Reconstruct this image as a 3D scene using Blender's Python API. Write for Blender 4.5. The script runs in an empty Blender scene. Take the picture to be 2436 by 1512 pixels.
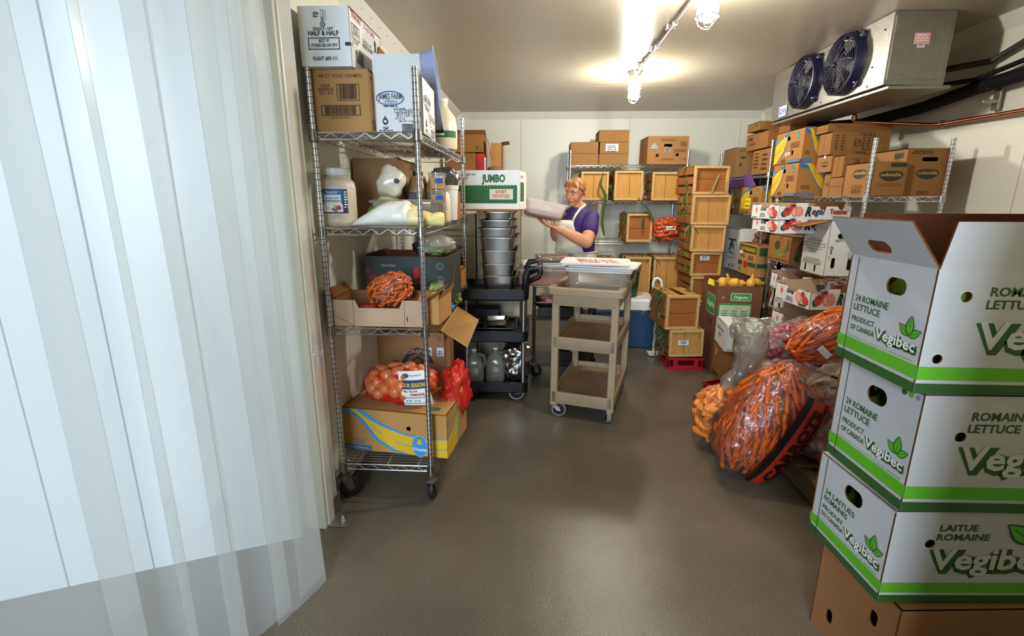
import bpy, bmesh, math, random
from math import sin, cos, pi, radians, sqrt, atan2, hypot
from mathutils import Vector, Matrix, Euler, noise
from mathutils.geometry import tessellate_polygon
random.seed(7)
SC = bpy.context.scene
COL = SC.collection

# ------------------------------------------------------------------ camera, world, big lights, exposure
FPX, PITCH, YAW, ROLL, CAMH = 1141.2, .2414, .0512, .003, 1.48
_c, _s = cos(YAW), sin(YAW)
_F = Vector((-_s*cos(PITCH), _c*cos(PITCH), -sin(PITCH))); _R0 = Vector((_c, _s, 0)); _U0 = _R0.cross(_F)
_R = _R0*cos(ROLL) + _U0*sin(ROLL); _U = _U0*cos(ROLL) - _R0*sin(ROLL)
CAM = Vector((0, 0, CAMH))
cd = bpy.data.cameras.new('camera'); cam = bpy.data.objects.new('camera', cd); COL.objects.link(cam)
cd.sensor_width = 36; cd.lens = FPX/2436*36; cd.clip_start = .02
m3 = Matrix((_R, _U, -_F)).transposed()
cam.matrix_world = Matrix.Translation(CAM) @ m3.to_4x4()
SC.camera = cam
SC.view_settings.view_transform = 'Standard'; SC.view_settings.look = 'None'
SC.view_settings.gamma = 1; SC.view_settings.use_curve_mapping = False
SC.view_settings.exposure = EXPO if 'EXPO' in globals() else 0.0

W = bpy.data.worlds.new('world'); SC.world = W; W.use_nodes = True
bg = W.node_tree.nodes['Background']; bg.inputs[0].default_value = (.62, .72, 1, 1); bg.inputs[1].default_value = .03

def area(name, loc, target, sx, sy, power, color):
    l = bpy.data.lights.new(name, 'AREA'); l.shape = 'RECTANGLE'; l.size = sx; l.size_y = sy; l.energy = power; l.color = color
    o = bpy.data.objects.new(name, l); COL.objects.link(o); o.location = loc
    o.rotation_euler = (Vector(target)-Vector(loc)).to_track_quat('-Z', 'Y').to_euler(); return o
area('daylight_from_loading_door', (-.75, -3.0, 2.1), (-.75, 1.8, .9), 1.2, 1.9, 280, (.70, .84, 1))
BULB_W = 640
BULB_C = (1, .95, .83)

def at(px, py, X=None, Y=None, Z=None):
    """the place where the line of sight of a photo pixel meets a plane of the room"""
    d = _F + _R*((px-1218)/FPX) - _U*((py-756)/FPX)
    t = X/d.x if X is not None else (Y/d.y if Y is not None else (Z-CAMH)/d.z)
    return CAM + d*t

# ------------------------------------------------------------------ materials
def hexc(h):
    c = [int(h[i:i+2], 16)/255 for i in (0, 2, 4)]
    return tuple((x/12.92 if x <= .04045 else ((x+.055)/1.055)**2.4) for x in c) + (1,)
MATS = {}
def mat(name, col, rough=.6, metal=0, spec=.5, vary=.12, vscale=6, bump=0, bscale=80, stretch=(1, 1, 1), trans=0, emit=0, sss=0, coat=0, alpha=1):
    if name in MATS: return MATS[name]
    m = bpy.data.materials.new(name); m.use_nodes = True; nt = m.node_tree; b = nt.nodes['Principled BSDF']
    col = hexc(col) if isinstance(col, str) else col
    b.inputs['Roughness'].default_value = rough; b.inputs['Metallic'].default_value = metal
    b.inputs['Specular IOR Level'].default_value = spec
    if trans: b.inputs['Transmission Weight'].default_value = trans
    if coat: b.inputs['Coat Weight'].default_value = coat
    if alpha < 1: b.inputs['Alpha'].default_value = alpha
    if sss:
        b.inputs['Subsurface Weight'].default_value = sss; b.inputs['Subsurface Scale'].default_value = .02
    if emit:
        b.inputs['Emission Color'].default_value = col; b.inputs['Emission Strength'].default_value = emit
    tc = nt.nodes.new('ShaderNodeTexCoord'); mp = nt.nodes.new('ShaderNodeMapping'); mp.inputs['Scale'].default_value = stretch
    nt.links.new(tc.outputs['Object'], mp.inputs[0])
    if vary:
        n = nt.nodes.new('ShaderNodeTexNoise'); n.inputs['Scale'].default_value = vscale; n.inputs['Detail'].default_value = 5
        nt.links.new(mp.outputs[0], n.inputs['Vector'])
        mx = nt.nodes.new('ShaderNodeMix'); mx.data_type = 'RGBA'
        mx.inputs[6].default_value = tuple(max(0, c*(1-vary)) for c in col[:3])+(1,)
        mx.inputs[7].default_value = tuple(min(1, c*(1+vary)) for c in col[:3])+(1,)
        nt.links.new(n.outputs[0], mx.inputs[0]); nt.links.new(mx.outputs[2], b.inputs['Base Color'])
    else: b.inputs['Base Color'].default_value = col
    if bump:
        n2 = nt.nodes.new('ShaderNodeTexNoise'); n2.inputs['Scale'].default_value = bscale; n2.inputs['Detail'].default_value = 3
        nt.links.new(mp.outputs[0], n2.inputs['Vector'])
        bp = nt.nodes.new('ShaderNodeBump'); bp.inputs['Strength'].default_value = bump; bp.inputs['Distance'].default_value = .004
        nt.links.new(n2.outputs[0], bp.inputs['Height']); nt.links.new(bp.outputs[0], b.inputs['Normal'])
    MATS[name] = m; return m

def film(name, tint=(.95, .93, .9), haze=.12, gloss=.25, bump=1.0, bscale=14, hazecol=(.9, .88, .82)):
    """thin crumpled plastic film: see-through, with sharp highlights on the folds and a little milky haze"""
    if name in MATS: return MATS[name]
    m = bpy.data.materials.new(name); m.use_nodes = True; nt = m.node_tree; nt.nodes.clear()
    N, L = nt.nodes.new, nt.links.new
    out = N('ShaderNodeOutputMaterial'); tr = N('ShaderNodeBsdfTransparent'); tr.inputs[0].default_value = tint+(1,)
    gl = N('ShaderNodeBsdfGlossy'); gl.inputs['Roughness'].default_value = .16
    df = N('ShaderNodeBsdfDiffuse'); df.inputs[0].default_value = hazecol+(1,)
    tl = N('ShaderNodeBsdfTranslucent'); tl.inputs[0].default_value = hazecol+(1,)
    tc = N('ShaderNodeTexCoord'); no = N('ShaderNodeTexNoise'); no.inputs['Scale'].default_value = bscale; no.inputs['Detail'].default_value = 4; no.inputs['Distortion'].default_value = 1.5
    L(tc.outputs['Object'], no.inputs['Vector'])
    bp = N('ShaderNodeBump'); bp.inputs['Strength'].default_value = bump; bp.inputs['Distance'].default_value = .02; L(no.outputs[0], bp.inputs['Height'])
    for q in (gl, df): L(bp.outputs[0], q.inputs['Normal'])
    a = N('ShaderNodeAddShader'); hz = N('ShaderNodeMixShader'); hz.inputs[0].default_value = .5; L(df.outputs[0], hz.inputs[1]); L(tl.outputs[0], hz.inputs[2])
    m1 = N('ShaderNodeMixShader'); m1.inputs[0].default_value = haze; L(tr.outputs[0], m1.inputs[1]); L(hz.outputs[0], m1.inputs[2])
    m2 = N('ShaderNodeMixShader'); L(m1.outputs[0], m2.inputs[1]); L(gl.outputs[0], m2.inputs[2])
    lw = N('ShaderNodeLayerWeight'); lw.inputs[0].default_value = .35; L(bp.outputs[0], lw.inputs['Normal'])
    mu = N('ShaderNodeMath'); mu.operation = 'MULTIPLY_ADD'; L(lw.outputs['Fresnel'], mu.inputs[0]); mu.inputs[1].default_value = gloss*1.4; mu.inputs[2].default_value = gloss*.25; mu.use_clamp = True
    L(mu.outputs[0], m2.inputs[0]); L(m2.outputs[0], out.inputs[0])
    MATS[name] = m; return m

KRAFT = mat('kraft_cardboard', '8C6236', .8, spec=.2, vary=.10, vscale=5, bump=.15, bscale=60)
KRAFTD = mat('dark_kraft', '8E5C30', .8, spec=.2, vary=.12)
KRAFTL = mat('light_kraft', 'B98A50', .8, spec=.2, vary=.1)
KRAFTG = mat('greyish_kraft', 'B89A7C', .8, spec=.2, vary=.1)
EDGE = mat('corrugated_edge', '6A4322', .9, spec=.1, vary=.3, vscale=120)
WHITEB = mat('white_coated_board', 'DCDCDA', .55, spec=.35, vary=.04, bump=.08, bscale=25)
CREAMB = mat('cream_board', 'D8D2BE', .6, spec=.3, vary=.05)
GREENB = mat('dark_green_board', '2C3632', .55, spec=.4, vary=.1)
BROWNB = mat('brown_board', '5E3520', .8, spec=.2, vary=.1)
CHROME = mat('chrome_wire', (.72, .73, .74, 1), .24, metal=1, vary=.12, vscale=30)
POST = mat('chrome_post', (.66, .67, .70, 1), .18, metal=1, vary=.25, vscale=18, bump=.05, bscale=90)
GROOVE = mat('post_groove', '2A2522', .7)
STEEL = mat('brushed_steel', (.27, .255, .22, 1), .27, metal=1, vary=.12, vscale=9, bump=.05, bscale=40, stretch=(1, 6, 1))
GALV = mat('galvanised_steel', (.36, .35, .31, 1), .38, metal=.85, vary=.2, vscale=28, bump=.25, bscale=160)
RUBBER = mat('black_rubber', '16161A', .55, spec=.4, vary=.2)
BLACKP = mat('black_plastic', '08090B', .5, spec=.5, vary=.25, vscale=9, bump=.3, bscale=150)
RUST = mat('dirty_steel', '5B4B3D', .6, metal=.4, vary=.5, vscale=50, bump=.4, bscale=140)
WOOD = mat('crate_wood', 'B48444', .7, spec=.25, vary=.22, vscale=7, stretch=(6, 6, .9), bump=.25, bscale=60)
WOODH = mat('crate_wood_warm', '935A28', .7, spec=.25, vary=.25, vscale=7, stretch=(1.2, 6, 6), bump=.25, bscale=60)
BATTEN = mat('crate_batten', 'C09A62', .7, spec=.25, vary=.18, vscale=14, stretch=(3, 3, 3), bump=.25)
HUSK = mat('corn_husk_green', '36481C', .6, spec=.3, vary=.45, vscale=12)
HUSKD = mat('dry_husk', '7E7040', .7, spec=.2, vary=.35, vscale=14)
RED = mat('print_red', 'B8231C', .6, vary=.05); GRN = mat('print_green', '1F5B2E', .6, vary=.05); BLK = mat('print_black', '17191C', .6, vary=0)
DKG = mat('print_dark_green', '2A4F24', .6, vary=.05); LIME = mat('print_lime', '5FB321', .55, vary=.05); BRN = mat('print_brown', '4A2F19', .7, vary=.1)
BLU = mat('print_blue', '2C6FA8', .6, vary=.06); NAVY = mat('print_navy', '22304F', .6, vary=.05); YEL = mat('print_yellow', 'DDB31E', .6, vary=.06)
WHT = mat('print_white', 'E8E6E0', .6, vary=.03); LBL = mat('label_paper', 'D9DCE2', .5, vary=.04); GRY = mat('print_grey', '8B8F95', .6, vary=.05)
TOM = mat('print_tomato', 'C2382E', .6, vary=.2, vscale=40); TOML = mat('print_tomato_light', 'E9A79A', .6, vary=.1); TAPE = mat('packing_tape', 'C9B58F', .25, spec=.6, vary=.08)
BTAPE = mat('blue_tape', '1F4FA0', .5, vary=.05); HORD = mat('odwalla_oval', '2B2C1F', .6, vary=.05); SKYB = mat('print_sky_blue', '3C92CF', .6, vary=.05)
MGRN = mat('print_mid_green', '3C9A45', .6, vary=.06); OLIVE = mat('print_olive', '7C8A3A', .6, vary=.1); PNK = mat('print_pink', 'E3A6A0', .6, vary=.05)
YTAG = mat('yellow_card', 'F2E21A', .5, vary=.04)

# ------------------------------------------------------------------ mesh building
class MB:
    def __init__(s): s.v = []; s.f = []; s.m = []; s.mats = []
    def mi(s, m):
        if m not in s.mats: s.mats.append(m)
        return s.mats.index(m)
    def add(s, verts, faces, m):
        k = len(s.v); i = s.mi(m); s.v += [tuple(v) for v in verts]; s.f += [tuple(a+k for a in f) for f in faces]; s.m += [i]*len(faces)
        return s
    def box(s, c, d, m, M=None):
        x, y, z = d[0]/2, d[1]/2, d[2]/2; c = Vector(c)
        vs = [Vector((sx*x, sy*y, sz*z)) for sz in (-1, 1) for sy in (-1, 1) for sx in (-1, 1)]
        vs = [(M @ v if M else v)+c for v in vs]
        return s.add(vs, [(0, 2, 3, 1), (4, 5, 7, 6), (0, 1, 5, 4), (2, 6, 7, 3), (0, 4, 6, 2), (1, 3, 7, 5)], m)
    def rod(s, a, b, r, m, n=6, r2=None, cap=True):
        a, b = Vector(a), Vector(b); d = (b-a)
        if d.length < 1e-6: return s
        q = d.to_track_quat('Z', 'Y').to_matrix(); r2 = r if r2 is None else r2
        vs = [a+q @ Vector((cos(2*pi*i/n)*r, sin(2*pi*i/n)*r, 0)) for i in range(n)] + [b+q @ Vector((cos(2*pi*i/n)*r2, sin(2*pi*i/n)*r2, 0)) for i in range(n)]
        fs = [(i, (i+1) % n, n+(i+1) % n, n+i) for i in range(n)]
        if cap: fs += [tuple(range(n))[::-1], tuple(range(n, 2*n))]
        return s.add(vs, fs, m)
    def tube(s, pts, r, m, n=6):
        """bent round bar through the points, rings mitred at the bends"""
        P = [Vector(p) for p in pts]; rings = []; up = None
        for i, p in enumerate(P):
            t = ((P[min(i+1, len(P)-1)]-P[i]).normalized()+(P[i]-P[max(i-1, 0)]).normalized())
            t = t.normalized() if t.length > 1e-6 else Vector((0, 0, 1))
            if up is None:
                up = t.orthogonal().normalized()
            up = (up - t*up.dot(t)); up = up.normalized() if up.length > 1e-6 else t.orthogonal().normalized()
            sd = t.cross(up); rr = r[i] if isinstance(r, (list, tuple)) else r
            rings.append([p+(up*cos(2*pi*k/n)+sd*sin(2*pi*k/n))*rr for k in range(n)])
        return s.loft(rings, m)
    def loft(s, rings, m, cap=True):
        n = len(rings[0]); vs = [v for r in rings for v in r]; fs = []
        for i in range(len(rings)-1):
            for k in range(n):
                a = i*n+k; b = i*n+(k+1) % n; fs.append((a, b, b+n, a+n))
        if cap: fs += [tuple(range(n))[::-1], tuple(range((len(rings)-1)*n, len(rings)*n))]
        return s.add(vs, fs, m)
    def lathe(s, prof, c, m, n=20, M=None, cap=True):
        c = Vector(c); rings = []
        for r, z in prof:
            ring = [Vector((cos(2*pi*i/n)*r, sin(2*pi*i/n)*r, z)) for i in range(n)]
            rings.append([(M @ v if M else v)+c for v in ring])
        return s.loft(rings, m, cap)
    def sphere(s, c, r, m, n=12, M=None):
        r = (r, r, r) if isinstance(r, (int, float)) else r; c = Vector(c); k = max(4, n//2+1); rings = []
        for j in range(1, k):
            a = -pi/2+pi*j/k
            ring = [Vector((cos(a)*cos(2*pi*i/n)*r[0], cos(a)*sin(2*pi*i/n)*r[1], sin(a)*r[2])) for i in range(n)]
            rings.append([(M @ v if M else v)+c for v in ring])
        b = Vector((0, 0, -r[2])); t = Vector((0, 0, r[2])); b = (M @ b if M else b)+c; t = (M @ t if M else t)+c
        s.loft(rings, m, False); K = len(s.v); N = (k-1)*n; s.v += [tuple(b), tuple(t)]; i_ = s.mi(m)
        for i in range(n):
            s.f.append((K-N+(i+1) % n, K-N+i, K)); s.f.append((K-n+i, K-n+(i+1) % n, K+1)); s.m += [i_, i_]
        return s
    def panel(s, outline, holes, mp, th, mf, mb_=None, me=None):
        """flat sheet with holes; mp(u, v, w) puts it in 3D, w from 0 (outer face) to -th"""
        loops = [outline]+list(holes); flat = [p for l in loops for p in l]
        tris = tessellate_polygon([[Vector((p[0], p[1], 0)) for p in l] for l in loops])
        out = []
        for t in tris:
            a, b, c = (flat[i] for i in t)
            out.append(t if (b[0]-a[0])*(c[1]-a[1])-(b[1]-a[1])*(c[0]-a[0]) > 0 else (t[0], t[2], t[1]))
        s.add([mp(u, v, 0) for u, v in flat], out, mf)
        s.add([mp(u, v, -th) for u, v in flat], [(a, c, b) for a, b, c in out], mb_ or mf)
        for l in loops:
            n = len(l); s.add([mp(u, v, 0) for u, v in l]+[mp(u, v, -th) for u, v in l], [(i, (i+1) % n, n+(i+1) % n, n+i) for i in range(n)], me or mf)
        return s
    def build(s, name, parent=None, smooth=False, M=None, bevel=0, label=None):
        me = bpy.data.meshes.new(name); me.from_pydata(s.v, [], s.f)
        for m in s.mats: me.materials.append(m)
        me.polygons.foreach_set('material_index', s.m)
        if smooth: me.polygons.foreach_set('use_smooth', [True]*len(me.polygons))
        me.update()
        bm = bmesh.new(); bm.from_mesh(me); bmesh.ops.recalc_face_normals(bm, faces=bm.faces[:]) if s.recalc else None
        bm.to_mesh(me); bm.free()
        if smooth and smooth is not True: me.set_sharp_from_angle(angle=radians(smooth))
        o = bpy.data.objects.new(name, me); COL.objects.link(o)
        if parent: o.parent = parent
        if M is not None: o.matrix_local = M
        if bevel:
            b = o.modifiers.new('bevel', 'BEVEL'); b.width = bevel; b.segments = 2; b.limit_method = 'ANGLE'
        if label: o['label'] = label
        return o
    recalc = True

def tag(o, label, cat, group=None, kind=None):
    o['label'] = label; o['category'] = cat
    if group: o['group'] = group
    if kind: o['kind'] = kind
    return o
def thing(name, label, cat, loc=(0, 0, 0), rz=0, group=None, rx=0, ry=0):
    o = bpy.data.objects.new(name, None); COL.objects.link(o); o.empty_display_size = .05
    o.location = loc; o.rotation_euler = Euler((rx, ry, rz)); return tag(o, label, cat, group)
def struct(o): o['kind'] = 'structure'; return o
def copy_tree(root, loc=None, rot=None, scale=None, label=None):
    r = root.copy(); COL.objects.link(r)
    for ch in root.children:
        c = ch.copy(); COL.objects.link(c); c.parent = r
        for g in ch.children:
            d = g.copy(); COL.objects.link(d); d.parent = c
    if loc is not None: r.location = loc
    if rot is not None: r.rotation_euler = rot
    if scale is not None: r.scale = scale
    if label: r['label'] = label
    return r

# ------------------------------------------------------------------ flat print
_TX = {}
def text_geo(s, bold):
    k = (s, bold)
    if k in _TX: return _TX[k]
    cu = bpy.data.curves.new('t', 'FONT'); cu.body = s; cu.resolution_u = 2; cu.size = 1; cu.offset = bold
    o = bpy.data.objects.new('t', cu); COL.objects.link(o)
    me = bpy.data.meshes.new_from_object(o.evaluated_get(bpy.context.evaluated_depsgraph_get()))
    vs = [(v.co.x, v.co.y) for v in me.vertices]; fs = [tuple(p.vertices) for p in me.polygons]
    bpy.data.objects.remove(o); bpy.data.curves.remove(cu); bpy.data.meshes.remove(me)
    if vs:
        x0 = min(v[0] for v in vs); x1 = max(v[0] for v in vs); y0 = min(v[1] for v in vs); y1 = max(v[1] for v in vs)
    else: x0 = x1 = y0 = y1 = 0
    _TX[k] = (vs, fs, (x0, y0, x1, y1)); return _TX[k]
class Face:
    """2D drawing area on a flat surface; u right, v up, metres"""
    def __init__(s, mb, mp, w, h): s.mb, s.mp, s.w, s.h, s.k = mb, mp, w, h, 0
    def _z(s): s.k += 1; return .0008+s.k*.00012
    def poly(s, pts, m):
        z = s._z(); t = tessellate_polygon([[Vector((p[0], p[1], 0)) for p in pts]])
        s.mb.add([s.mp(u, v, z) for u, v in pts], t, m)
    def rect(s, u, v, w, h, m): s.poly([(u, v), (u+w, v), (u+w, v+h), (u, v+h)], m)
    def frame(s, u, v, w, h, t, m):
        s.rect(u, v, w, t, m); s.rect(u, v+h-t, w, t, m); s.rect(u, v, t, h, m); s.rect(u+w-t, v, t, h, m)
    def ell(s, u, v, a, b, m, n=24, rot=0):
        s.poly([(u+cos(rot)*a*cos(2*pi*i/n)-sin(rot)*b*sin(2*pi*i/n), v+sin(rot)*a*cos(2*pi*i/n)+cos(rot)*b*sin(2*pi*i/n)) for i in range(n)], m)
    def ring(s, u, v, a, b, t, m, n=24):
        z = s._z(); P = [(u+a*cos(2*pi*i/n), v+b*sin(2*pi*i/n)) for i in range(n)]; Q = [(u+(a-t)*cos(2*pi*i/n), v+(b-t)*sin(2*pi*i/n)) for i in range(n)]
        s.mb.add([s.mp(x, y, z) for x, y in P+Q], [(i, (i+1) % n, n+(i+1) % n, n+i) for i in range(n)], m)
    def line(s, pts, t, m):
        for (a, b), (c, d) in zip(pts, pts[1:]):
            l = hypot(c-a, d-b) or 1; nx, ny = -(d-b)/l*t/2, (c-a)/l*t/2
            s.poly([(a-nx, b-ny), (c-nx, d-ny), (c+nx, d+ny), (a+nx, b+ny)], m)
    def rrect(s, u, v, w, h, r, m):
        s.poly([(u+x, v+y) for x, y in rr2(w, h, r)], m)
    def text(s, t, u, v, h, m, w=None, bold=0, rot=0, anchor='l', arc=0, shear=0):
        """h: capital height; w: forces the width"""
        vs, fs, (x0, y0, x1, y1) = text_geo(t, bold); capy = .70+2*bold; sc = h/capy
        sx = sc if w is None else w/max(x1-x0, 1e-6); W_ = (x1-x0)*sx; z = s._z(); P = []
        off = {'l': 0, 'c': -W_/2, 'r': -W_}[anchor]
        for x, y in vs:
            a = (x-x0)*sx+off+y*sc*shear; b = y*sc
            if arc: b += arc*(1-((2*(a-off)/W_)-1)**2)
            P.append(s.mp(u+a*cos(rot)-b*sin(rot), v+a*sin(rot)+b*cos(rot), z))
        s.mb.add(P, fs, m)
    def barcode(s, u, v, w, h, m, seed=1, n=26):
        r = random.Random(seed); x = 0; st = w/n/1.6
        while x < w-st*1.5:
            b = st*r.choice((.6, 1, 1.5)); s.rect(u+x, v, b, h, m); x += b+st*r.choice((.5, .9, 1.2))
    def smalltext(s, u, v, w, rows, m, dh=.011, seed=1):
        r = random.Random(seed)
        for i in range(rows):
            x = 0; ww = w*r.uniform(.75, 1)
            while x < ww:
                k = r.uniform(.008, .024); s.rect(u+x+(w-ww)/2, v-i*dh, min(k, ww-x), dh*.5, m); x += k+.005
def rr2(w, h, r, n=3):
    P = []
    for cx, cy, a0 in ((w-r, h-r, 0), (r, h-r, 90), (r, r, 180), (w-r, r, 270)):
        for i in range(n+1):
            a = radians(a0+90*i/n); P.append((cx+cos(a)*r, cy+sin(a)*r))
    return P
def pill(cx, cy, w, h, n=4):
    return [(cx-w/2+x, cy-h/2+y) for x, y in rr2(w, h, min(w, h)/2*.98, n)]

# ------------------------------------------------------------------ cartons
T = .005
def carton(name, label, P, w, d, h, rz=0, m=None, inner=None, group=None, top='closed', holes=None, draw=None, flaps=None,
           rx=0, ry=0, cat='box', tape=False, cut=None, seam='long'):
    """cardboard carton, local origin at its front left bottom corner; faces front/left/right/back/top"""
    m = m or KRAFT; inner = inner or (KRAFTD if m is KRAFT else KRAFT); holes = holes or {}; draw = draw or {}; flaps = flaps or {}; cut = cut or {}
    root = thing(name, label, cat, P, rz, group, rx, ry)
    maps = {'front': (lambda u, v, z: (u, -z, v), w, h), 'back': (lambda u, v, z: (w-u, d+z, v), w, h),
            'left': (lambda u, v, z: (-z, d-u, v), d, h), 'right': (lambda u, v, z: (w+z, u, v), d, h),
            'top': (lambda u, v, z: (u, v, h+z), w, d)}
    b = MB(); b.recalc = False
    for f in ('front', 'back', 'left', 'right'):
        mp, fw, fh = maps[f]; ol = cut.get(f, [(0, 0), (fw, 0), (fw, fh), (0, fh)])
        if f in ('left', 'right'): mp = (lambda u, v, z, mp=mp, fw=fw: mp(.0008+T+u*(fw-2*T-.0016)/fw, v, z))   # side panels sit between front and back
        b.panel(ol, holes.get(f, []), mp, T, m, inner, EDGE)
    b.box((w/2, d/2, T/2), (w-.002, d-.002, T), m)
    b.build('body', root)
    if top == 'closed':
        g = .0015
        if seam == 'long': rc = [((w/2, d/4, h-T/2), (w, d/2-g, T)), ((w/2, 3*d/4, h-T/2), (w, d/2-g, T))]
        else: rc = [((w/4, d/2, h-T/2), (w/2-g, d, T)), ((3*w/4, d/2, h-T/2), (w/2-g, d, T))]
        for c, s_ in rc: MB().box(c, s_, m).build('flap', root)
        if tape:
            tb = MB(); tb.box((w/2, d/2, h+.0006), (w, .05, .0008), TAPE); tb.box((w/2, -.0008, h-.03), (.0001, .0001, .0001), TAPE)
            tb.build('tape', root)
    for f, (ang, ln) in flaps.items():
        mp, fw, fh = maps[f]; a = radians(ang)
        # hinge at the top edge; 0 = closed inward, 90 = straight up, 180 = outward, 250 = hanging
        def fm(u, v, z, mp=mp, a=a): return mp(u, h+v*sin(a)+z*cos(a)*1, -v*cos(a)+z*sin(a))
        fl = MB(); fl.recalc = False; hh = holes.get(f+'_flap', [])
        fl.panel([(.002, 0), (fw-.002, 0), (fw-.006, ln), (.006, ln)], hh, lambda u, v, z: fm(u, v, -z-T), T, inner, m, EDGE)
        fl.recalc = True
        fl.build('flap', root)
    pr = MB(); pr.recalc = False
    for f, fn in draw.items():
        mp, fw, fh = maps[f]; F = Face(pr, mp, fw, fh); fn(F)
    if pr.f: pr.build('printing', root)
    return root

def on(Y=None, X=None): return lambda p: at(p[0], p[1], X=X, Y=Y)
def cart_front(name, label, bl, br, ty, Y, d, z0=None, Y2=None, **k):
    """carton whose front lies on a plane at depth Y: bl, br bottom corners and ty the top-left row in the photo"""
    A = at(*bl, Y=Y); B = at(*br, Y=Y2 or Y); tl = at(bl[0], ty, Y=Y)
    h = tl.z-A.z
    if z0 is not None: A.z = z0; h = tl.z-z0
    return carton(name, label, A, hypot(B.x-A.x, B.y-A.y), d, h, atan2(B.y-A.y, B.x-A.x), **k)

# ------------------------------------------------------------------ the room
WX0, WX1, WY0, WY1, CH = -1.0, 2.66, 1.99, 6.2, 2.497
WALL = mat('white_wall_panel', 'DCDCCE', .42, spec=.4, vary=.035, vscale=1.5, bump=.10, bscale=220)
CEIL = mat('pebbled_ceiling', 'B0A794', .27, spec=.5, vary=.03, vscale=2, bump=.28, bscale=130)
TRIMM = mat('white_trim', 'E2E0D8', .4, vary=.04)
SEAM = mat('panel_seam', '8F8A78', .6, vary=.1)
def floor_mat():
    m = mat('speckled_epoxy_floor', '7E766A', .2, spec=.45, vary=0); nt = m.node_tree; b = nt.nodes['Principled BSDF']; N, L = nt.nodes.new, nt.links.new
    tc = N('ShaderNodeTexCoord'); n1 = N('ShaderNodeTexNoise'); n1.inputs['Scale'].default_value = 260; n1.inputs['Detail'].default_value = 2
    n2 = N('ShaderNodeTexNoise'); n2.inputs['Scale'].default_value = 1.6; n2.inputs['Detail'].default_value = 6
    for n in (n1, n2): L(tc.outputs['Object'], n.inputs['Vector'])
    r1 = N('ShaderNodeValToRGB'); r1.color_ramp.elements[0].position = .3; r1.color_ramp.elements[1].position = .7
    r1.color_ramp.elements[0].color = hexc('4F473C'); r1.color_ramp.elements[1].color = hexc('877C6C'); L(n1.outputs[0], r1.inputs[0])
    r2 = N('ShaderNodeValToRGB'); r2.color_ramp.elements[0].position = .3; r2.color_ramp.elements[1].position = .75
    r2.color_ramp.elements[0].color = (.62, .60, .57, 1); r2.color_ramp.elements[1].color = (1, 1, 1, 1); L(n2.outputs[0], r2.inputs[0])
    mx = N('ShaderNodeMix'); mx.data_type = 'RGBA'; mx.blend_type = 'MULTIPLY'; mx.inputs[0].default_value = 1
    L(r1.outputs[0], mx.inputs[6]); L(r2.outputs[0], mx.inputs[7]); L(mx.outputs[2], b.inputs['Base Color'])
    bp = N('ShaderNodeBump'); bp.inputs['Strength'].default_value = .42; bp.inputs['Distance'].default_value = .002; L(n1.outputs[0], bp.inputs['Height']); L(bp.outputs[0], b.inputs['Normal'])
    return m
def fbox(name, x0, x1, y0, y1, z0, z1, m, kind='structure', parent=None, bevel=0):
    o = MB().box(((x0+x1)/2, (y0+y1)/2, (z0+z1)/2), (x1-x0, y1-y0, z1-z0), m).build(name, parent, bevel=bevel)
    if kind and not parent: o['kind'] = kind
    return o
fbox('floor', -5, 4, -4, 6.5, -.1, 0, floor_mat())
def panel_wall(name, axis, pos, a0, a1, z0, z1, seams, thick, outside):
    """wall of vertical panels; each panel its own slab with a joint between"""
    root = bpy.data.objects.new(name, None); COL.objects.link(root); root['kind'] = 'structure'
    e = [a0]+[q for q in seams if a0 < q < a1]+[a1]; lo, hi = (pos, pos+thick) if outside > 0 else (pos-thick, pos)
    for p, q in zip(e, e[1:]):
        g = .0018
        if axis == 'x': MB().box(((p+q)/2, (lo+hi)/2, (z0+z1)/2), (q-p-2*g, hi-lo, z1-z0), WALL).build('panel', root, bevel=.0015)
        else: MB().box(((lo+hi)/2, (p+q)/2, (z0+z1)/2), (hi-lo, q-p-2*g, z1-z0), WALL).build('panel', root, bevel=.0015)
    off = .003 if outside > 0 else -.003
    b = MB()
    for q in e[1:-1]:
        if axis == 'x': b.box((q, pos+off+(.02 if outside > 0 else -.02)*0+off, (z0+z1)/2), (.006, .004, z1-z0), SEAM)
        else: b.box((pos+off*2, q, (z0+z1)/2), (.004, .006, z1-z0), SEAM)
    if b.f: b.build('joint', root)
    return root
bx = [at(x, 400, Y=WY1).x for x in (1239, 1493, 1752)]
panel_wall('wall_back', 'x', WY1, WX0-.1, WX1+.1, 0, CH, bx, .1, 1)
panel_wall('wall_left', 'y', WX0, WY0, WY1, 0, CH, [2.75, 3.9, 5.05], .1, -1)
panel_wall('wall_right', 'y', WX1, -1.0, WY1, 0, CH, [.6, 1.75, 2.91, 4.05, 5.2], .1, 1)
# ceiling in panels running across the room
cr = bpy.data.objects.new('ceiling', None); COL.objects.link(cr); cr['kind'] = 'structure'
cy = [-1.0, .2, 1.36, 2.52, 3.68, 4.84, 6.3]
for p, q in zip(cy, cy[1:]): MB().box(((WX0+WX1)/2, (p+q)/2, CH+.05), (WX1-WX0+.2, q-p-.003, .1), CEIL).build('panel', cr)
j = MB()
for q in cy[1:-1]: j.box(((WX0+WX1)/2, q, CH+.004), (WX1-WX0, .006, .004), SEAM)
j.build('joint', cr)
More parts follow.
